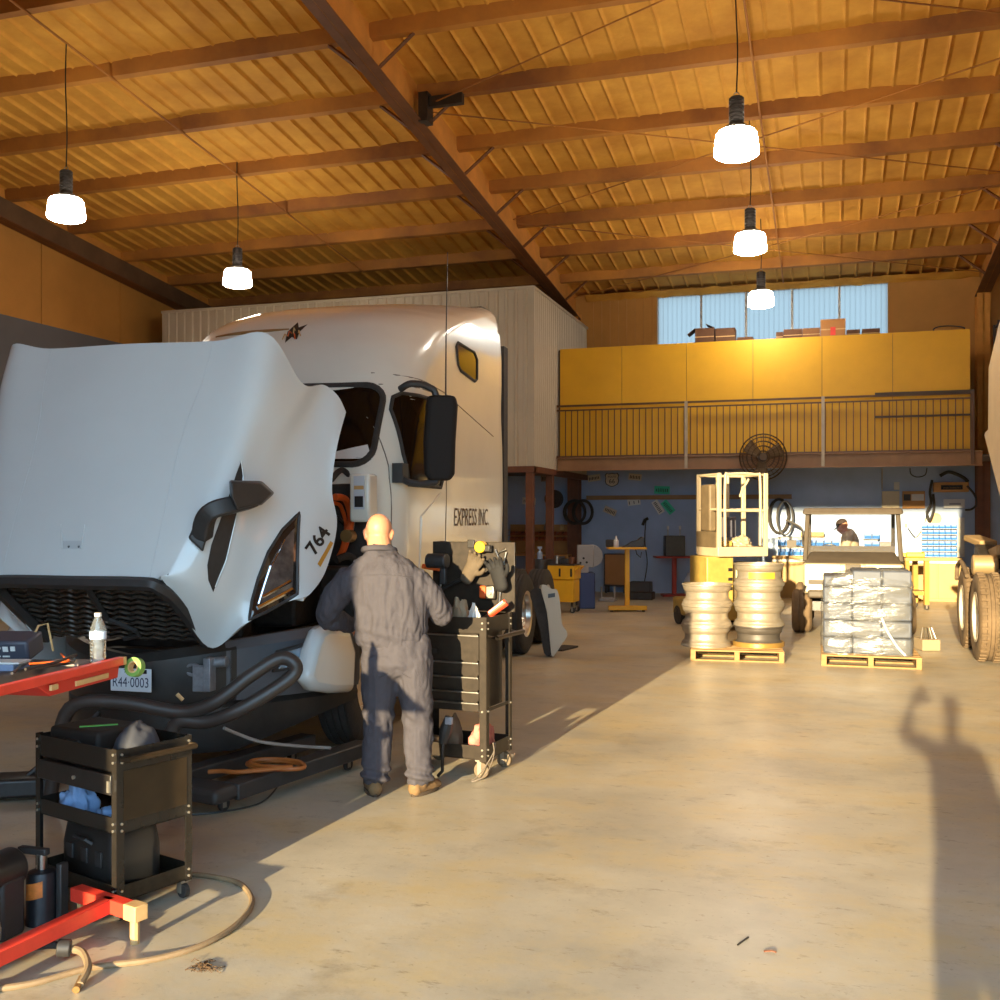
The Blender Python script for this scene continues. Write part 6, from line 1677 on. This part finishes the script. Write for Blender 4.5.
# yellow tool trolley
p = G(561, 613); t = thing('tool_trolley', 'yellow tool trolley with two slots left of the grey round machine', 'tool cart', p, TH-0.35)
MB().b2((-0.24,0,0.20), (0.24,0.42,0.62)).build('lower_chest', M_yellow, t, bevel=0.015)
MB().b2((-0.26,-0.02,0.62), (0.26,0.44,0.88)).build('upper_chest', M_yellow, t, bevel=0.015)
for x in (-0.02,0.20): MB().box((x,-0.022,0.75), (0.035,0.012,0.15)).build('slot', M_ink, t, bevel=0.005)
MB().b2((-0.26,-0.02,0.881), (0.26,0.44,0.90)).build('top_mat', M_plastic, t, smooth=0)
MB().tube([(0.27,0.02,0.8),(0.33,0.05,0.86),(0.33,0.37,0.86),(0.27,0.40,0.8)], 0.015, 8).build('handle', M_yellow, t)
for x in (-0.2,0.2):
    for y in (0.05,0.37): caster(t, x, y, 0.05); MB().box((x,y,0.155), (0.04,0.04,0.09)).build('caster_stem', M_black, t, smooth=0)
TT = Matrix.Translation(p) @ Matrix.Rotation(TH-0.35, 4, 'Z')
for k, (x, y, h, m, lb) in enumerate(((-0.14,0.2,0.16,M_steel,'steel canister on the yellow trolley top left'),(0.0,0.25,0.10,M_plastic,'black box on the middle of the yellow trolley top'),(0.15,0.2,0.13,M_brown,'brown can on the yellow trolley top right'))):
    o = (MB().cyl((0,0,0),(0,0,h),0.05,n=16) if k != 1 else MB().box((0,0,h/2),(0.14,0.12,h))).build(['canister','small_box','can'][k], m, None, bevel=0.006); o.location = TT @ Vector((x,y,0.9005)); tag(o, lb, ['canister','box','can'][k])
# wheel balancer
p = G(590, 609); t = thing('wheel_balancer', 'grey wheel balancer with round hood on a dark blue cabinet', 'machine', p, TH)
M_bal = mat('balancer_grey', (150,146,142), 0.5, 0, 0.08, 5); M_bbase = mat('balancer_blue', (44,58,104), 0.5)
MB().b2((-0.20,0,0), (0.10,0.45,0.70)).build('cabinet', M_bbase, t, bevel=0.02)
MB().box((-0.10,0.15,0.72), (0.16,0.2,0.28)).build('neck', M_bal, t, bevel=0.02)
MB().b2((-0.24,0.05,0.80), (0.08,0.18,1.24)).build('panel', M_bal, t, bevel=0.015)
MB().cyl((0.05,0.20,1.02), (0.05,0.34,1.02), 0.22, n=36).build('hood', M_bal, t, bevel=0.01)
for x, z in ((-0.12,0.98),(-0.06,0.90),(-0.18,0.89)): MB().cyl((x,0.05,z), (x,0.04,z), 0.022, n=12).build('knob', M_ink, t)
# plywood fronted cabinet against the wall
a_, b_ = PY(604, 570, YB-0.4), PY(626, 570, YB-0.4)
t = thing('wall_cabinet', 'brown plywood fronted cabinet by the wall behind the yellow stand', 'cabinet', ((a_.x+b_.x)/2,YB-0.4,0))
w_ = (b_.x-a_.x)
MB().b2((-w_/2,0,0.16), (w_/2,0.38,0.92)).build('carcass', M_black, t, smooth=0)
MB().b2((-w_/2+0.03,-0.015,0.2), (w_/2-0.03,0,0.9)).build('door', mat('ply_brown', (166,112,58), 0.6, 0, 0.1, 3), t, bevel=0.004)
for x in (-w_/2+0.04,w_/2-0.04):
    for y in (0.04,0.34): MB().box((x,y,0.08), (0.05,0.05,0.16)).build('leg', M_black, t, smooth=0)
# yellow pedestal stand
p = G(628, 612); t = thing('pedestal_stand', 'yellow steel pedestal stand with a flat top by the blue wall', 'stand', p, TH)
MB().b2((-0.36,0.0,1.17), (0.36,0.45,1.21)).build('top_plate', M_yellow, t, bevel=0.006)
MB().box((0.01,0.22,0.62), (0.09,0.09,1.10)).build('post', M_yellow, t, bevel=0.01)
MB().b2((-0.36,0.02,0.03), (0.36,0.14,0.11)).build('base_bar', M_yellow, t, bevel=0.006); MB().b2((-0.25,0.14,0.03), (0.25,0.46,0.09)).build('base_plate', M_yellow, t, bevel=0.006)
for x in (-0.3,0.3):
    for y in (0.08,0.4): MB().cyl((x,y,0),(x,y,0.04),0.03,n=12).build('foot', M_black, t)
MB().tube([(0.15,0.05,1.17),(0.17,0.03,1.08),(0.24,0.03,1.02),(0.26,0.05,1.12)], 0.01, 6).build('hook', M_black, t)
SM = Matrix.Translation(p) @ Matrix.Rotation(TH, 4, 'Z')
o = MB().lathe([(0,0),(0.05,0),(0.05,0.12),(0.02,0.16),(0.018,0.21),(0,0.215)], n=18).build('bottle', mat('white_bottle', (206,206,204), 0.4), None); o.location = SM @ Vector((-0.20,0.2,1.2105)); tag(o, 'white squeeze bottle on the yellow pedestal stand', 'bottle')
mb = MB(); mb.prism([(0,0),(0.42,0),(0.42,0.18),(0.38,0.20),(0.30,0.13),(0.2,0.11),(0.08,0.04)], -0.08, 0.08, RXF)
o = mb.build('tool_grinder', M_black, None, bevel=0.01); o.location = SM @ Vector((-0.10,0.22,1.2105)); o.rotation_euler = (0,0,TH); tag(o, 'dark wedge shaped tool on the yellow pedestal stand', 'tool')
o = MB().box((0,0,0.07), (0.16,0.14,0.14)).build('black_box', M_plastic, None, bevel=0.02); o.location = SM @ Vector((-0.30,0.30,1.2105)); tag(o, 'small black box at the left of the yellow pedestal stand', 'box')
# torch hanging on the wall
p1_, p2_ = PY(646, 520, YB-0.05), PY(644, 584, YB-0.05)
t = thing('welding_torch', 'welding torch with long lead hanging on the blue wall', 'torch', p1_)
MB().tube(crom([Vector((0,0,0)),Vector((-0.03,0,-0.5)),Vector((0.03,0,-1.0)),p2_-p1_], 5), 0.012, 6).build('lead', M_black, t)
MB().tube([(-0.08,0,-0.12),(-0.03,0,0.0),(0.05,0,0.04)], 0.035, 8).build('handle', M_engine, t)
# low boxes at the wall
for px, py, w_, h_, d_, m, nm, lb, Y_ in ((641,598,0.55,0.16,0.4,M_engine,'tool_chest','low dark box behind the yellow pedestal stand',22.6),(641,598,0.45,0.22,0.35,M_plastic,'tool_chest','black box stacked on the low dark box',22.6)):
    p = PY(px, py, Y_); o = MB().box((0,0,h_/2), (w_,d_,h_)).build(nm, m, None, bevel=0.015); o.location = (p.x,Y_,0.0005 if nm and 'low' in lb and 'stacked' not in lb else 0.1615); tag(o, lb, 'box')
p = G(608, 601); t = thing('steel_trestle', 'small pale steel trestle on the floor by the dark blue cabinet', 'trestle', p)
MB().tube([(-0.14,0,0.30),(-0.14,0,0.06),(0.14,0,0.06),(0.14,0,0.30)], 0.02, 8).build('frame', M_bal, t); MB().box((0,0.0,0.03), (0.34,0.4,0.06)).build('base', M_bal, t, bevel=0.01)
# red pedestal table with black box
p = G(676, 597); t = thing('red_table', 'red steel pedestal table against the blue wall', 'table', p, TH)
M_redd = mat('dull_red', (150,44,30), 0.5, 0, 0.15, 5)
MB().b2((-0.44,0,0.86), (0.44,0.5,0.90)).build('top', M_redd, t, bevel=0.005); MB().box((0,0.25,0.45), (0.10,0.10,0.82)).build('post', M_redd, t, bevel=0.01); MB().b2((-0.28,0.05,0), (0.28,0.45,0.05)).build('base', M_redd, t, bevel=0.005)
RM = Matrix.Translation(p) @ Matrix.Rotation(TH, 4, 'Z')
t = thing('battery_tester', 'black box with two pale posts on the red table', 'charger', RM @ Vector((0.0,0.25,0.9005)), TH)
MB().box((0,0,0.23), (0.44,0.3,0.46)).build('case', M_black, t, bevel=0.015)
for x in (-0.14,0.13):
    MB().cyl((x,0,0.46),(x,0,0.60),0.012,n=10).build('post', M_galv, t); MB().box((x,0,0.64), (0.045,0.04,0.08)).build('clamp', M_label, t, bevel=0.008)
p = G(684, 595); o = MB().lathe([(0,0),(0.10,0),(0.11,0.02),(0.11,0.34),(0.05,0.44),(0.04,0.5),(0,0.5)], n=24).build('white_tank', mat('tank_white', (200,206,216), 0.4), None); o.location = (p.x+0.1,p.y+0.1,0.0005); tag(o, 'white tank on the floor beside the red table post', 'tank')

# ---- bench along the right of the back wall ----
bx0, bx1 = PY(772, 560, 24.0).x, PY(962, 560, 24.0).x
t = thing('workbench', 'long cream workbench with yellow cupboards along the back wall', 'workbench', (bx0,23.85,0))
wb = bx1-bx0; M_benchy = mat('bench_yellow', (168,132,66), 0.5, 0, 0.12, 3)
MB().b2((0,0,0.86), (wb,0.72,0.92)).build('bench_top', M_wood, t, bevel=0.006)
MB().b2((0,0.05,0.80), (wb,0.10,0.86)).build('apron', M_label, t, smooth=0)
n_d = 8
for k in range(n_d):
    MB().b2((wb*k/n_d+0.012,0.04,0.06), (wb*(k+1)/n_d-0.012,0.06,0.79)).build('door', M_benchy, t, bevel=0.004)
MB().b2((0,0.06,0), (wb,0.70,0.80)).build('carcass', M_benchy, t, smooth=0)
M_bin2 = mat('bin_blue', (58,116,190), 0.4, 0, 0.08, 6)
# left rows of blue bins, standing in two tiers of racks on the bench
def rack(x, w, z, h, rows, y, name, label):
    t = thing(name, label, 'rack', (x,y,z))
    MB().b2((0,0.17,0), (w,0.19,h)).build('rack_back', M_label, t, smooth=0)
    for j in range(rows): MB().b2((0,0,h*j/rows), (w,0.17,h*j/rows+0.006)).build('rack_shelf', M_label, t, smooth=0)
    return t
pa, pb_ = PY(777, 545, 24.3), PY(842, 545, 24.3); zb = 0.921
rack(pa.x, pb_.x-pa.x, zb, 0.42, 2, 24.25, 'bin_rack', 'white two row rack of blue bins left of the capped man')
bp0 = None; ncol = int((pb_.x-pa.x)/0.165)
for j in range(2):
    for i in range(ncol):
        o = make_bin(M_bin2, 0.15, 0.16, 0.14, 'blue parts bin in the two row rack left of the capped man', 'blue bins in the two row rack') if bp0 is None else dup(bp0)
        if bp0 is None: bp0 = o
        o.location = (pa.x+0.09+0.165*i, 24.255, zb+0.0065+0.21*j)
pc_, pd_ = PY(863, 540, 24.3), PY(878, 540, 24.3)
rack(pc_.x, pd_.x-pc_.x, zb, 0.56, 3, 24.25, 'bin_rack', 'white narrow rack of blue bins right of the capped man')
bp1 = None
for j in range(3):
    for i in range(2):
        o = make_bin(M_bin2, 0.15, 0.16, 0.13, 'blue parts bin in the narrow rack right of the capped man', 'blue bins in the narrow rack') if bp1 is None else dup(bp1)
        if bp1 is None: bp1 = o
        o.location = (pc_.x+0.1+0.165*i, 24.255, zb+0.0065+0.56*j/3)
pe, pf = PY(921.5, 538, 24.3), PY(957, 538, 24.3); z1_, z2_ = PY(940, 549, 24.3).z, PY(940, 526, 24.3).z
wd = thing('white_board', 'tall white board behind the six row rack of blue bins', 'board', (pe.x-0.05,24.47,zb)); MB().b2((-0.06,0.03,0.0), (pf.x-pe.x+0.22,0.06,z2_-zb+0.18)).build('panel', M_label, wd, smooth=0)
MB().cyl(((pf.x-pe.x)/2,0.03,z2_-zb+0.16), ((pf.x-pe.x)/2,0.0,z2_-zb+0.16), 0.12, n=20).build('dial', M_tan, wd)
rack(pe.x, pf.x-pe.x, zb, z2_-zb+0.06, 6, 24.22, 'bin_rack', 'white six row rack of small blue bins on the right of the back wall')
bp2 = None; hh = (z2_-zb+0.06)/6; wc = (pf.x-pe.x)/6
for j in range(6):
    for i in range(6):
        o = make_bin(M_bin2, wc-0.008, 0.15, hh*0.7, 'blue parts bin in the six row rack on the right', 'blue bins in the six row rack') if bp2 is None else dup(bp2)
        if bp2 is None: bp2 = o
        o.location = (pe.x+wc*(i+0.5), 24.225, zb+0.0065+hh*j)
# bench clutter
for k, (px, w_, h_, m, nm, lb) in enumerate(((812,0.5,0.10,M_wood,'wood_offcut','long pale wood offcut lying on the left bin rack'),(886,0.26,0.32,mat('monitor_grey', (110,104,100), 0.5),'grey_box','grey square box on the bench behind the utility cart'),(882,0.12,0.18,M_yellow,'yellow_tool','yellow tool in front of the grey square box'),(911,0.4,0.10,M_yellow,'yellow_level','yellow case on the bench left of the six row rack'),(872,0.22,0.12,M_card,'brown_box','brown carton on the bench behind the cart windscreen'))):
    p = PY(px, 550, 24.05); o = MB().box((0,0,h_/2), (w_,0.14,h_)).build(nm, m, None, bevel=0.01)
    o.location = (p.x, 23.95 if k != 1 else 24.12, zb if k != 0 else zb+0.421)
    if k == 0: o.location.y = 24.34
    tag(o, lb, 'box' if k in (1,3,4) else ('wood' if k == 0 else 'tool'))
# yellow cart bench in front
p = G(917, 610); t = thing('rolling_bench', 'cream rolling bench between the wrapped load and the parked truck wheels', 'workbench', p, TH)
for x in (-0.2,0.18):
    for y in (0.0,0.55): MB().box((x,y,0.52), (0.09,0.07,0.84)).build('leg', M_benchy, t, smooth=0)
MB().b2((-0.26,-0.05,0.94), (0.24,0.62,1.0)).build('top', M_wood, t, bevel=0.006); MB().b2((-0.24,0,0.28), (0.22,0.55,0.36)).build('shelf', M_benchy, t, smooth=0)
for x in (-0.2,0.18):
    for y in (0.0,0.55): caster(t, x, y, 0.042)
o = MB().box((0,0,0.05), (0.34,0.12,0.10)).build('yellow_drill', M_yellow, None, bevel=0.02); o.location = p+Vector((-0.02,0.15,1.0005)); tag(o, 'yellow tool case on the cream rolling bench', 'tool')

# ---- boards, boxes and cables on the right of the blue wall ----
def wall_box(px0, py0, px1, py1, m, nm, lb, cat, dep=0.06, parts=None):
    a, b_ = PY(px0, py1, YB-dep), PY(px1, py0, YB-dep)
    t = thing(nm, lb, cat, ((a.x+b_.x)/2, YB-0.002, (a.z+b_.z)/2))
    w_, h_ = b_.x-a.x, b_.z-a.z
    MB().b2((-w_/2,-dep,-h_/2), (w_/2,0,h_/2)).build('box_body', m, t, bevel=0.006)
    for (u0,v0,u1,v1,mm,nn) in parts or ():
        MB().b2((-w_/2+w_*u0,-dep-0.012,-h_/2+h_*v0), (-w_/2+w_*u1,-dep+0.002,-h_/2+h_*v1)).build(nn, mm, t, smooth=0)
    return t
wall_box(882, 491, 899.5, 509, mat('khaki_panel', (186,168,132), 0.5), 'electrical_panel', 'khaki electrical panel on the wall above the cart roof', 'panel', 0.12, [(0.04,0.04,0.96,0.96,mat('khaki_door', (194,178,142), 0.5),'panel_door')])
wall_box(894, 482, 899.5, 490, M_label, 'junction_box', 'small white junction box above the khaki panel', 'box', 0.06, [(0.1,0.1,0.9,0.9,M_label,'cover')])
wall_box(902.5, 491, 925, 508.5, M_ply, 'control_box', 'wooden framed control box with a white sheet beside the khaki panel', 'box', 0.10, [(0.05,0.45,0.36,0.82,M_engine,'dark_panel'),(0.40,0.45,0.95,0.82,M_label,'white_sheet')])
wall_box(934, 482, 969, 492, M_ply, 'wall_shelf', 'plywood shelf box with coiled cables under the mezzanine beam', 'shelf', 0.3, [(0.2,0.25,0.82,0.7,M_engine,'opening'),(0.26,0.36,0.76,0.46,M_ply,'slat')])
wall_box(903.5, 522, 908.5, 529, M_label, 'power_outlet', 'white power outlet on the sunlit wall right of the cart roof', 'outlet', 0.03, [(0.3,0.2,0.7,0.8,M_tan,'socket')])
wall_box(944, 499, 965, 508, mat('milky_tray', (196,196,196), 0.4), 'plastic_tray', 'milky plastic tray on the wall under the plywood shelf', 'tray', 0.10, [(0.25,0.35,0.8,0.55,mat('tray_slot', (140,140,146), 0.5),'slot')])
for k, (pts, lb, r) in enumerate([
    ([(932,480),(930,492),(931,503),(927,512),(930,520),(934,508),(933,494)], 'bundle of black cables hanging left of the plywood shelf', 0.03),
    ([(967,486),(974,494),(977,503),(972,509),(965,510)], 'black cable curving down right of the plywood shelf', 0.025),
    ([(910,468),(911,474),(917,477),(925,475),(927,468)], 'thin cable loop hanging from the beam above the control box', 0.012),
    ([(940,476),(948,472),(956,474),(964,478),(968,482)], 'tangle of dark cables on the plywood shelf', 0.04),
    ([(927,512),(925,522),(920,533),(915,537),(908,528)], 'thin lead sagging from the outlet to the cable bundle', 0.01),
    ([(882,468),(882,480),(882,490)], 'straight conduit dropping to the khaki panel', 0.015)]):
    o = MB().tube(crom([PY(x, y, YB-(0.38 if k in (0,1) else (0.12 if k != 3 else 0.2))) for x, y in pts], 5), r, 6).build('wall_cable' if k < 5 else 'conduit', M_plastic if k < 5 else M_galv, None); tag(o, lb, 'cable')
for k, (px, py, rx_, lb) in enumerate(((779,516,0.20,'thick black hose coil hanging right of the basket lift'),(785,518,0.16,'thin grey hose coil beside the thick black coil'))):
    p = PY(px, py, YB-0.10-0.2*k); pts = [p+Vector((rx_*(1+0.05*(i//20))*cos(2*pi*i/20), -0.02*(i//20), 0.38*sin(2*pi*i/20))) for i in range(60)]
    o = MB().tube(pts, 0.03-0.012*k, 8).build('hanging_hose_coil', [M_rubber, M_steel][k], None); tag(o, lb, 'hose coil')
p = PY(800, 530, YB-0.55); o = MB().tube(crom([PY(786,520,YB-0.55),PY(800,527,YB-0.55),PY(803,534,YB-0.55),PY(803,545,YB-0.55)], 5), 0.025, 8).build('bent_pipe', M_steel, None); tag(o, 'bent grey pipe between the hose coils and the cart', 'pipe')  # bent pipe stands clear of the wall, nothing holds it
# ---- mezzanine fan ----
p = PY(763, 457, YM-0.28); t = thing('wall_fan', 'large black cage fan mounted on the mezzanine beam', 'fan', p, 0.15)
M_cage = mat('cage_wire', (88,66,44), 0.5, 0.3)
FR = 0.45
for r_ in (0.12,0.22,0.31,0.39,FR):
    for sy in (-1, 1):
        y_ = sy*0.09*sqrt(max(0, 1-(r_/FR)**2))
        MB().tube([(r_*cos(a), y_-0.0, r_*sin(a)) for a in [2*pi*i/36 for i in range(36)]], 0.008 if r_ < FR else 0.013, 5, True).build('cage_ring', M_cage, t)
for k in range(30):
    a = 2*pi*k/30
    MB().tube([(r_*cos(a), -0.09*sqrt(max(0,1-(r_/FR)**2)), r_*sin(a)) for r_ in (0.06,0.2,0.33,0.41,FR)], 0.004, 4).build('cage_wire', M_cage, t, smooth=0)
MB().cyl((0,-0.10,0),(0,-0.06,0),0.07,n=20).build('badge', M_cage, t); MB().cyl((0,0.0,0),(0,0.20,0),0.09,n=20).build('motor', M_black, t)
for k in range(3):
    a = 2*pi*k/3+0.4; R = RY(-a)
    MB().grid(lambda u_, v_: R @ Vector((0.08+0.31*u_, 0.03-0.08*(v_-0.5)*(1-0.4*u_), (v_-0.5)*0.24*(0.6+0.6*u_))), 8, 5).build('blade', mat('fan_blade', (120,96,66), 0.45, 0.2), t, solid=0.006)
MB().tube([(0,0.15,0),(0,0.28,-0.02),(0,0.30,-0.15)], 0.03, 8).build('bracket', M_black, t)
# ---- boxes along the loft edge ----
def carton(px0, px1, pt, label, m=M_card, flaps=False, mark=None, dep=0.35, Y=21.95):
    a, b_ = PY(px0, 335, Y), PY(px1, 335, Y); h_ = PY((px0+px1)/2, pt, Y).z-5.32
    t = thing('carton', label, 'box', ((a.x+b_.x)/2, Y, 5.3205), 0, 'cartons on the loft edge')
    w_ = b_.x-a.x
    MB().b2((-w_/2,0,0), (w_/2,dep,h_)).build('box_body', m, t, bevel=0.006)
    MB().b2((-w_/2,-0.004,h_*0.47), (w_/2,0.0,h_*0.53)).build('tape', M_tan, t, smooth=0)
    if flaps:
        MB().hexa([(-w_/2,0,h_),(-w_/2,dep,h_),(-w_/2-0.16,dep,h_-0.12),(-w_/2-0.16,0,h_-0.12),(-w_/2,0,h_+0.008),(-w_/2,dep,h_+0.008),(-w_/2-0.16,dep,h_-0.112),(-w_/2-0.16,0,h_-0.112)]).build('flap', m, t, smooth=0)
        MB().hexa([(w_/2,0,h_),(w_/2,dep,h_),(w_/2-0.17,dep,h_+0.08),(w_/2-0.17,0,h_+0.08),(w_/2,0,h_+0.008),(w_/2,dep,h_+0.008),(w_/2-0.17,dep,h_+0.088),(w_/2-0.17,0,h_+0.088)]).build('flap', m, t, smooth=0)
    if mark: MB().b2((-0.05,-0.007,h_*0.2), (0.05,-0.002,h_*0.6)).build('red_mark', M_red, t, smooth=0)
M_cardd = mat('cardboard_dark', (104,70,46), 0.85, 0, 0.1, 5)
carton(695, 714, 328, 'open brown carton with flaps at the left of the loft edge', M_cardd, True)
carton(715.5, 735, 328, 'closed brown carton right of the open one', M_cardd)
carton(737, 753, 337, 'flat low carton next to the closed brown pair', M_cardd)
carton(776, 783, 332, 'smallest dark carton left of the long row by the lamp', M_cardd)
carton(783.5, 802, 329, 'dark carton with a torn top in the middle of the loft edge', M_cardd)
carton(802.5, 820, 328, 'brown carton touching the tall tan one', M_card)
carton(820.5, 845.5, 319, 'tall tan carton with a red mark on the loft edge', mat('cardboard_tan', (178,124,70), 0.8), mark=True)
carton(846.5, 860, 329.5, 'low dark carton right of the tall tan one', M_cardd)
carton(862, 880, 328.5, 'rightmost low dark carton on the loft edge', M_cardd)
p = PY(949, 326, 21.9); o = MB().tube(crom([p+Vector((0.28*cos(a)*1.0, 0.05*sin(2*a), 0.10+0.06*sin(a)+0.0)) for a in [2*pi*i/12 for i in range(12)]], 3, True), 0.012, 6, True).build('wire_loop', M_plastic, None); o.location.z += 5.332-min(v.co.z for v in o.data.vertices); tag(o, 'loop of black wire on the loft edge by the right column', 'wire')
p = PY(634, 283, YB-0.35); p = Vector((p.x, YB-0.35, p.z)); t = thing('security_camera', 'small white security camera under the roof left of the panel window', 'camera', p)
MB().tube([(0,-0.12,-0.02),(0,0.1,0.03)], 0.05, 14).build('housing', M_label, t); MB().cyl((0,-0.15,-0.027),(0,-0.16,-0.029),0.035,n=14).build('lens', M_ink, t); MB().tube([(0,0.08,0.03),(0,0.12,0.08),(0,0.345,0.08)], 0.015, 8).build('arm', M_label, t)
# ---- shelves beyond the mezzanine end ----
p = PY(990, 465, YM+0.6); t = thing('storage_shelf', 'tall dark shelf unit packed with boxes at the right end of the mezzanine', 'shelf', (3.35,YM+0.4,MZ))
MB().b2((-0.35,0,-0.05), (2.2,1.0,0.0)).build('base', M_shade, t, smooth=0)
sh_z = [0.0,0.55,1.05,1.55,2.05,2.45]
for z in sh_z[1:]: MB().b2((-0.32,0,z), (2.2,0.6,z+0.03)).build('shelf_board', M_shade, t, smooth=0)
for x in (-0.32,0.9,2.17):
    for y in (0.02,0.58): MB().box((x,y,1.25), (0.05,0.05,2.5)).build('upright', M_shade, t, smooth=0)
cols = [M_cardd, M_card, M_bal, mat('cardboard_grey', (120,112,104), 0.8)]
k = 0
words = ['bottom','second','third','fourth','fifth']
for j, z in enumerate([0.001]+[q+0.0305 for q in sh_z[1:5]]):
    for i in range(3):
        w_ = 0.42+0.12*((i+j) % 2); h_ = 0.24+0.06*((i*2+j) % 3)
        o = MB().box((0,0,h_/2), (w_,0.4,h_)).build('storage_box', cols[(i+2*j) % 4], None, bevel=0.008); o.location = (3.35-0.02+0.62*i, YM+0.62, MZ+z); tag(o, '%s box on the %s shelf of the tall unit right of the mezzanine' % (['nearest the column','middle','outermost'][i], words[j]), 'box', 'boxes on the tall storage shelf')
trim(MB().b2((MX1+0.2, YM+0.3, MZ-0.08), (5.6, YB-0.02, MZ-0.051)), M_shade, smooth=0)
for x in (5.5,): trim(MB().b2((x, YM+0.35, 0), (x+0.1, YM+0.45, MZ-0.08)), M_brown, smooth=0)

# ================= second truck at the right edge =================
t2 = thing('parked_truck', 'parked truck at the right edge showing its dusty rear wheels and pale cab corner', 'truck', (1.68,14.2,0))
def T2(mb, n, m, par=None, **k): return mb.build(n, m, par or t2, **k)
M_cab2 = mat('pale_cab', (196,176,150), 0.4, 0, 0.1, 2)
prof = [(0.05,2.83),(-2.5,1.25),(-8.2,1.0),(-8.2,2.3),(-7.6,3.3),(-6.6,3.85),(-1.3,4.0),(-0.45,3.6),(-0.40,2.86)]
MYZ = Matrix(((0,0,1),(1,0,0),(0,1,0)))
T2(MB().prism(prof, 0.10, 2.6, MYZ), 'cab', M_cab2, bevel=0.06)
T2(MB().prism([(-10.4,0.9),(-8.25,0.9),(-8.25,2.0),(-9.9,1.7),(-10.3,1.5)], 0.35, 2.45, MYZ), 'hood', M_cab2, bevel=0.1)
T2(MB().box((1.4,-10.5,0.65), (2.4,0.25,0.5)), 'bumper', M_plastic, bevel=0.05)
T2(MB().b2((0.5,-10.2,0.62), (0.6,2.6,0.9)), 'frame_rail', M_black, smooth=0)
T2(MB().b2((2.2,-10.2,0.62), (2.3,2.6,0.9)), 'frame_rail', M_black, smooth=0)
M_hub = mat('white_rim', (206,194,170), 0.35)
for y in (0.0, 1.42):
    for x in (0.15, 0.5, 2.3, 2.65):
        tt, rr_ = wheel_mesh(None, None, 0.54, 0.30, 5, 0.30)
        rr_ = MB().lathe([(0.0,-0.03),(0.10,-0.03),(0.12,-0.05),(0.27,-0.05),(0.285,-0.135),(0.31,-0.14),(0.31,0.13),(0.285,0.12),(0.0,0.05)], (0,0,0), Matrix(((0,0,1),(0,1,0),(-1,0,0))), 40)
        o2 = Vector((x, y, 0.54)); tt.v = [p+o2 for p in tt.v]; rr_.v = [p+o2 for p in rr_.v]
        if x < 0.2:
            mb = tt
            for k in range(40):
                a = 2*pi*k/40
                for s_ in (-1, 1):
                    mb.box((x+s_*0.085, y+0.545*cos(a+0.08*(s_ > 0)), 0.54+0.545*sin(a+0.08*(s_ > 0))), (0.08,0.03,0.022), RX(a+pi/2))
        w_ = T2(tt, 'tyre', M_dusty); T2(rr_, 'rim', M_hub, w_)
for x in (0.5,2.3): T2(MB().tube([(x,-9.2,0.5),(x+0.01,-9.2,0.5)], 0.5, 24), 'front_tyre', M_rubber)
T2(MB().b2((0.5,-0.1,0.46), (2.3,0.1,0.62)), 'axle', M_engine, bevel=0.04); T2(MB().b2((0.5,1.32,0.46), (2.3,1.52,0.62)), 'axle', M_engine, bevel=0.04)
T2(MB().cyl((0.05,0.62,1.16), (0.35,0.62,1.16), 0.13, n=24), 'air_can', mat('dusty_can', (160,134,96), 0.5, 0.3), bevel=0.02)
T2(MB().cyl((0.4,0.35,1.05), (0.7,0.35,1.05), 0.14, n=24), 'air_can', MATS['dusty_can'], bevel=0.02)
T2(MB().b2((0.35,0.2,0.9), (2.4,1.3,1.08)), 'fifth_wheel_plate', M_engine, bevel=0.04)
T2(MB().tube(crom([(0.0,1.9,0.9),(0.02,2.0,1.08),(0.02,1.5,1.16),(0.03,0.95,1.0)], 5), 0.03, 8), 'fender_strut', M_dusty)
T2(MB().box((0.34,2.2,1.44), (0.24,0.7,0.09), RX(0.10) @ RZ(0.2)), 'deck_plank', mat('plank_tan', (150,124,84), 0.7), bevel=0.02)
T2(MB().box((0.6,1.2,1.30), (0.5,1.0,0.14), RX(-0.1)), 'deck_plank', MATS['dusty_can'], bevel=0.02)
T2(MB().box((0.35,1.55,1.22), (0.28,0.5,0.24), RX(0.3)), 'tool_box', M_engine, bevel=0.03)
# ---- floor litter ----
def bit(px, py, L_, a, m, lb, nm='twig', r=0.004):
    q = G(px, py); o = MB().tube(crom([q+Vector((-L_/2*cos(a), -L_/2*sin(a), r)), q+Vector((0.006,0.004,r*2)), q+Vector((L_/2*cos(a), L_/2*sin(a), r))], 4), r, 5).build(nm, m, None); return tag(o, lb, 'twig' if nm == 'twig' else 'litter')
bit(743, 942, 0.10, 1.2, M_engine, 'dark bent twig lying on the open floor')
bit(770, 953, 0.05, 0.1, M_brown, 'short brown splinter right of the dark twig')
q = G(205, 967); mb = MB(); rnd = random.Random(3)
for k in range(46):
    a = rnd.random()*2*pi; r_ = abs(rnd.gauss(0, 0.03)); x, y = q.x+r_*cos(a)*1.3, q.y+r_*sin(a); b_ = rnd.random()*pi; l_ = 0.015+0.02*rnd.random()
    mb.tube([(x-l_*cos(b_),y-l_*sin(b_),0.003),(x,y,0.006+0.01*rnd.random()),(x+l_*cos(b_),y+l_*sin(b_),0.003)], 0.0016, 4)
o = mb.build('straw_litter', mat('straw', (92,68,44), 0.9), None); tag(o, 'small clump of brown straw on the floor near the hose', 'litter'); o['kind'] = 'stuff'
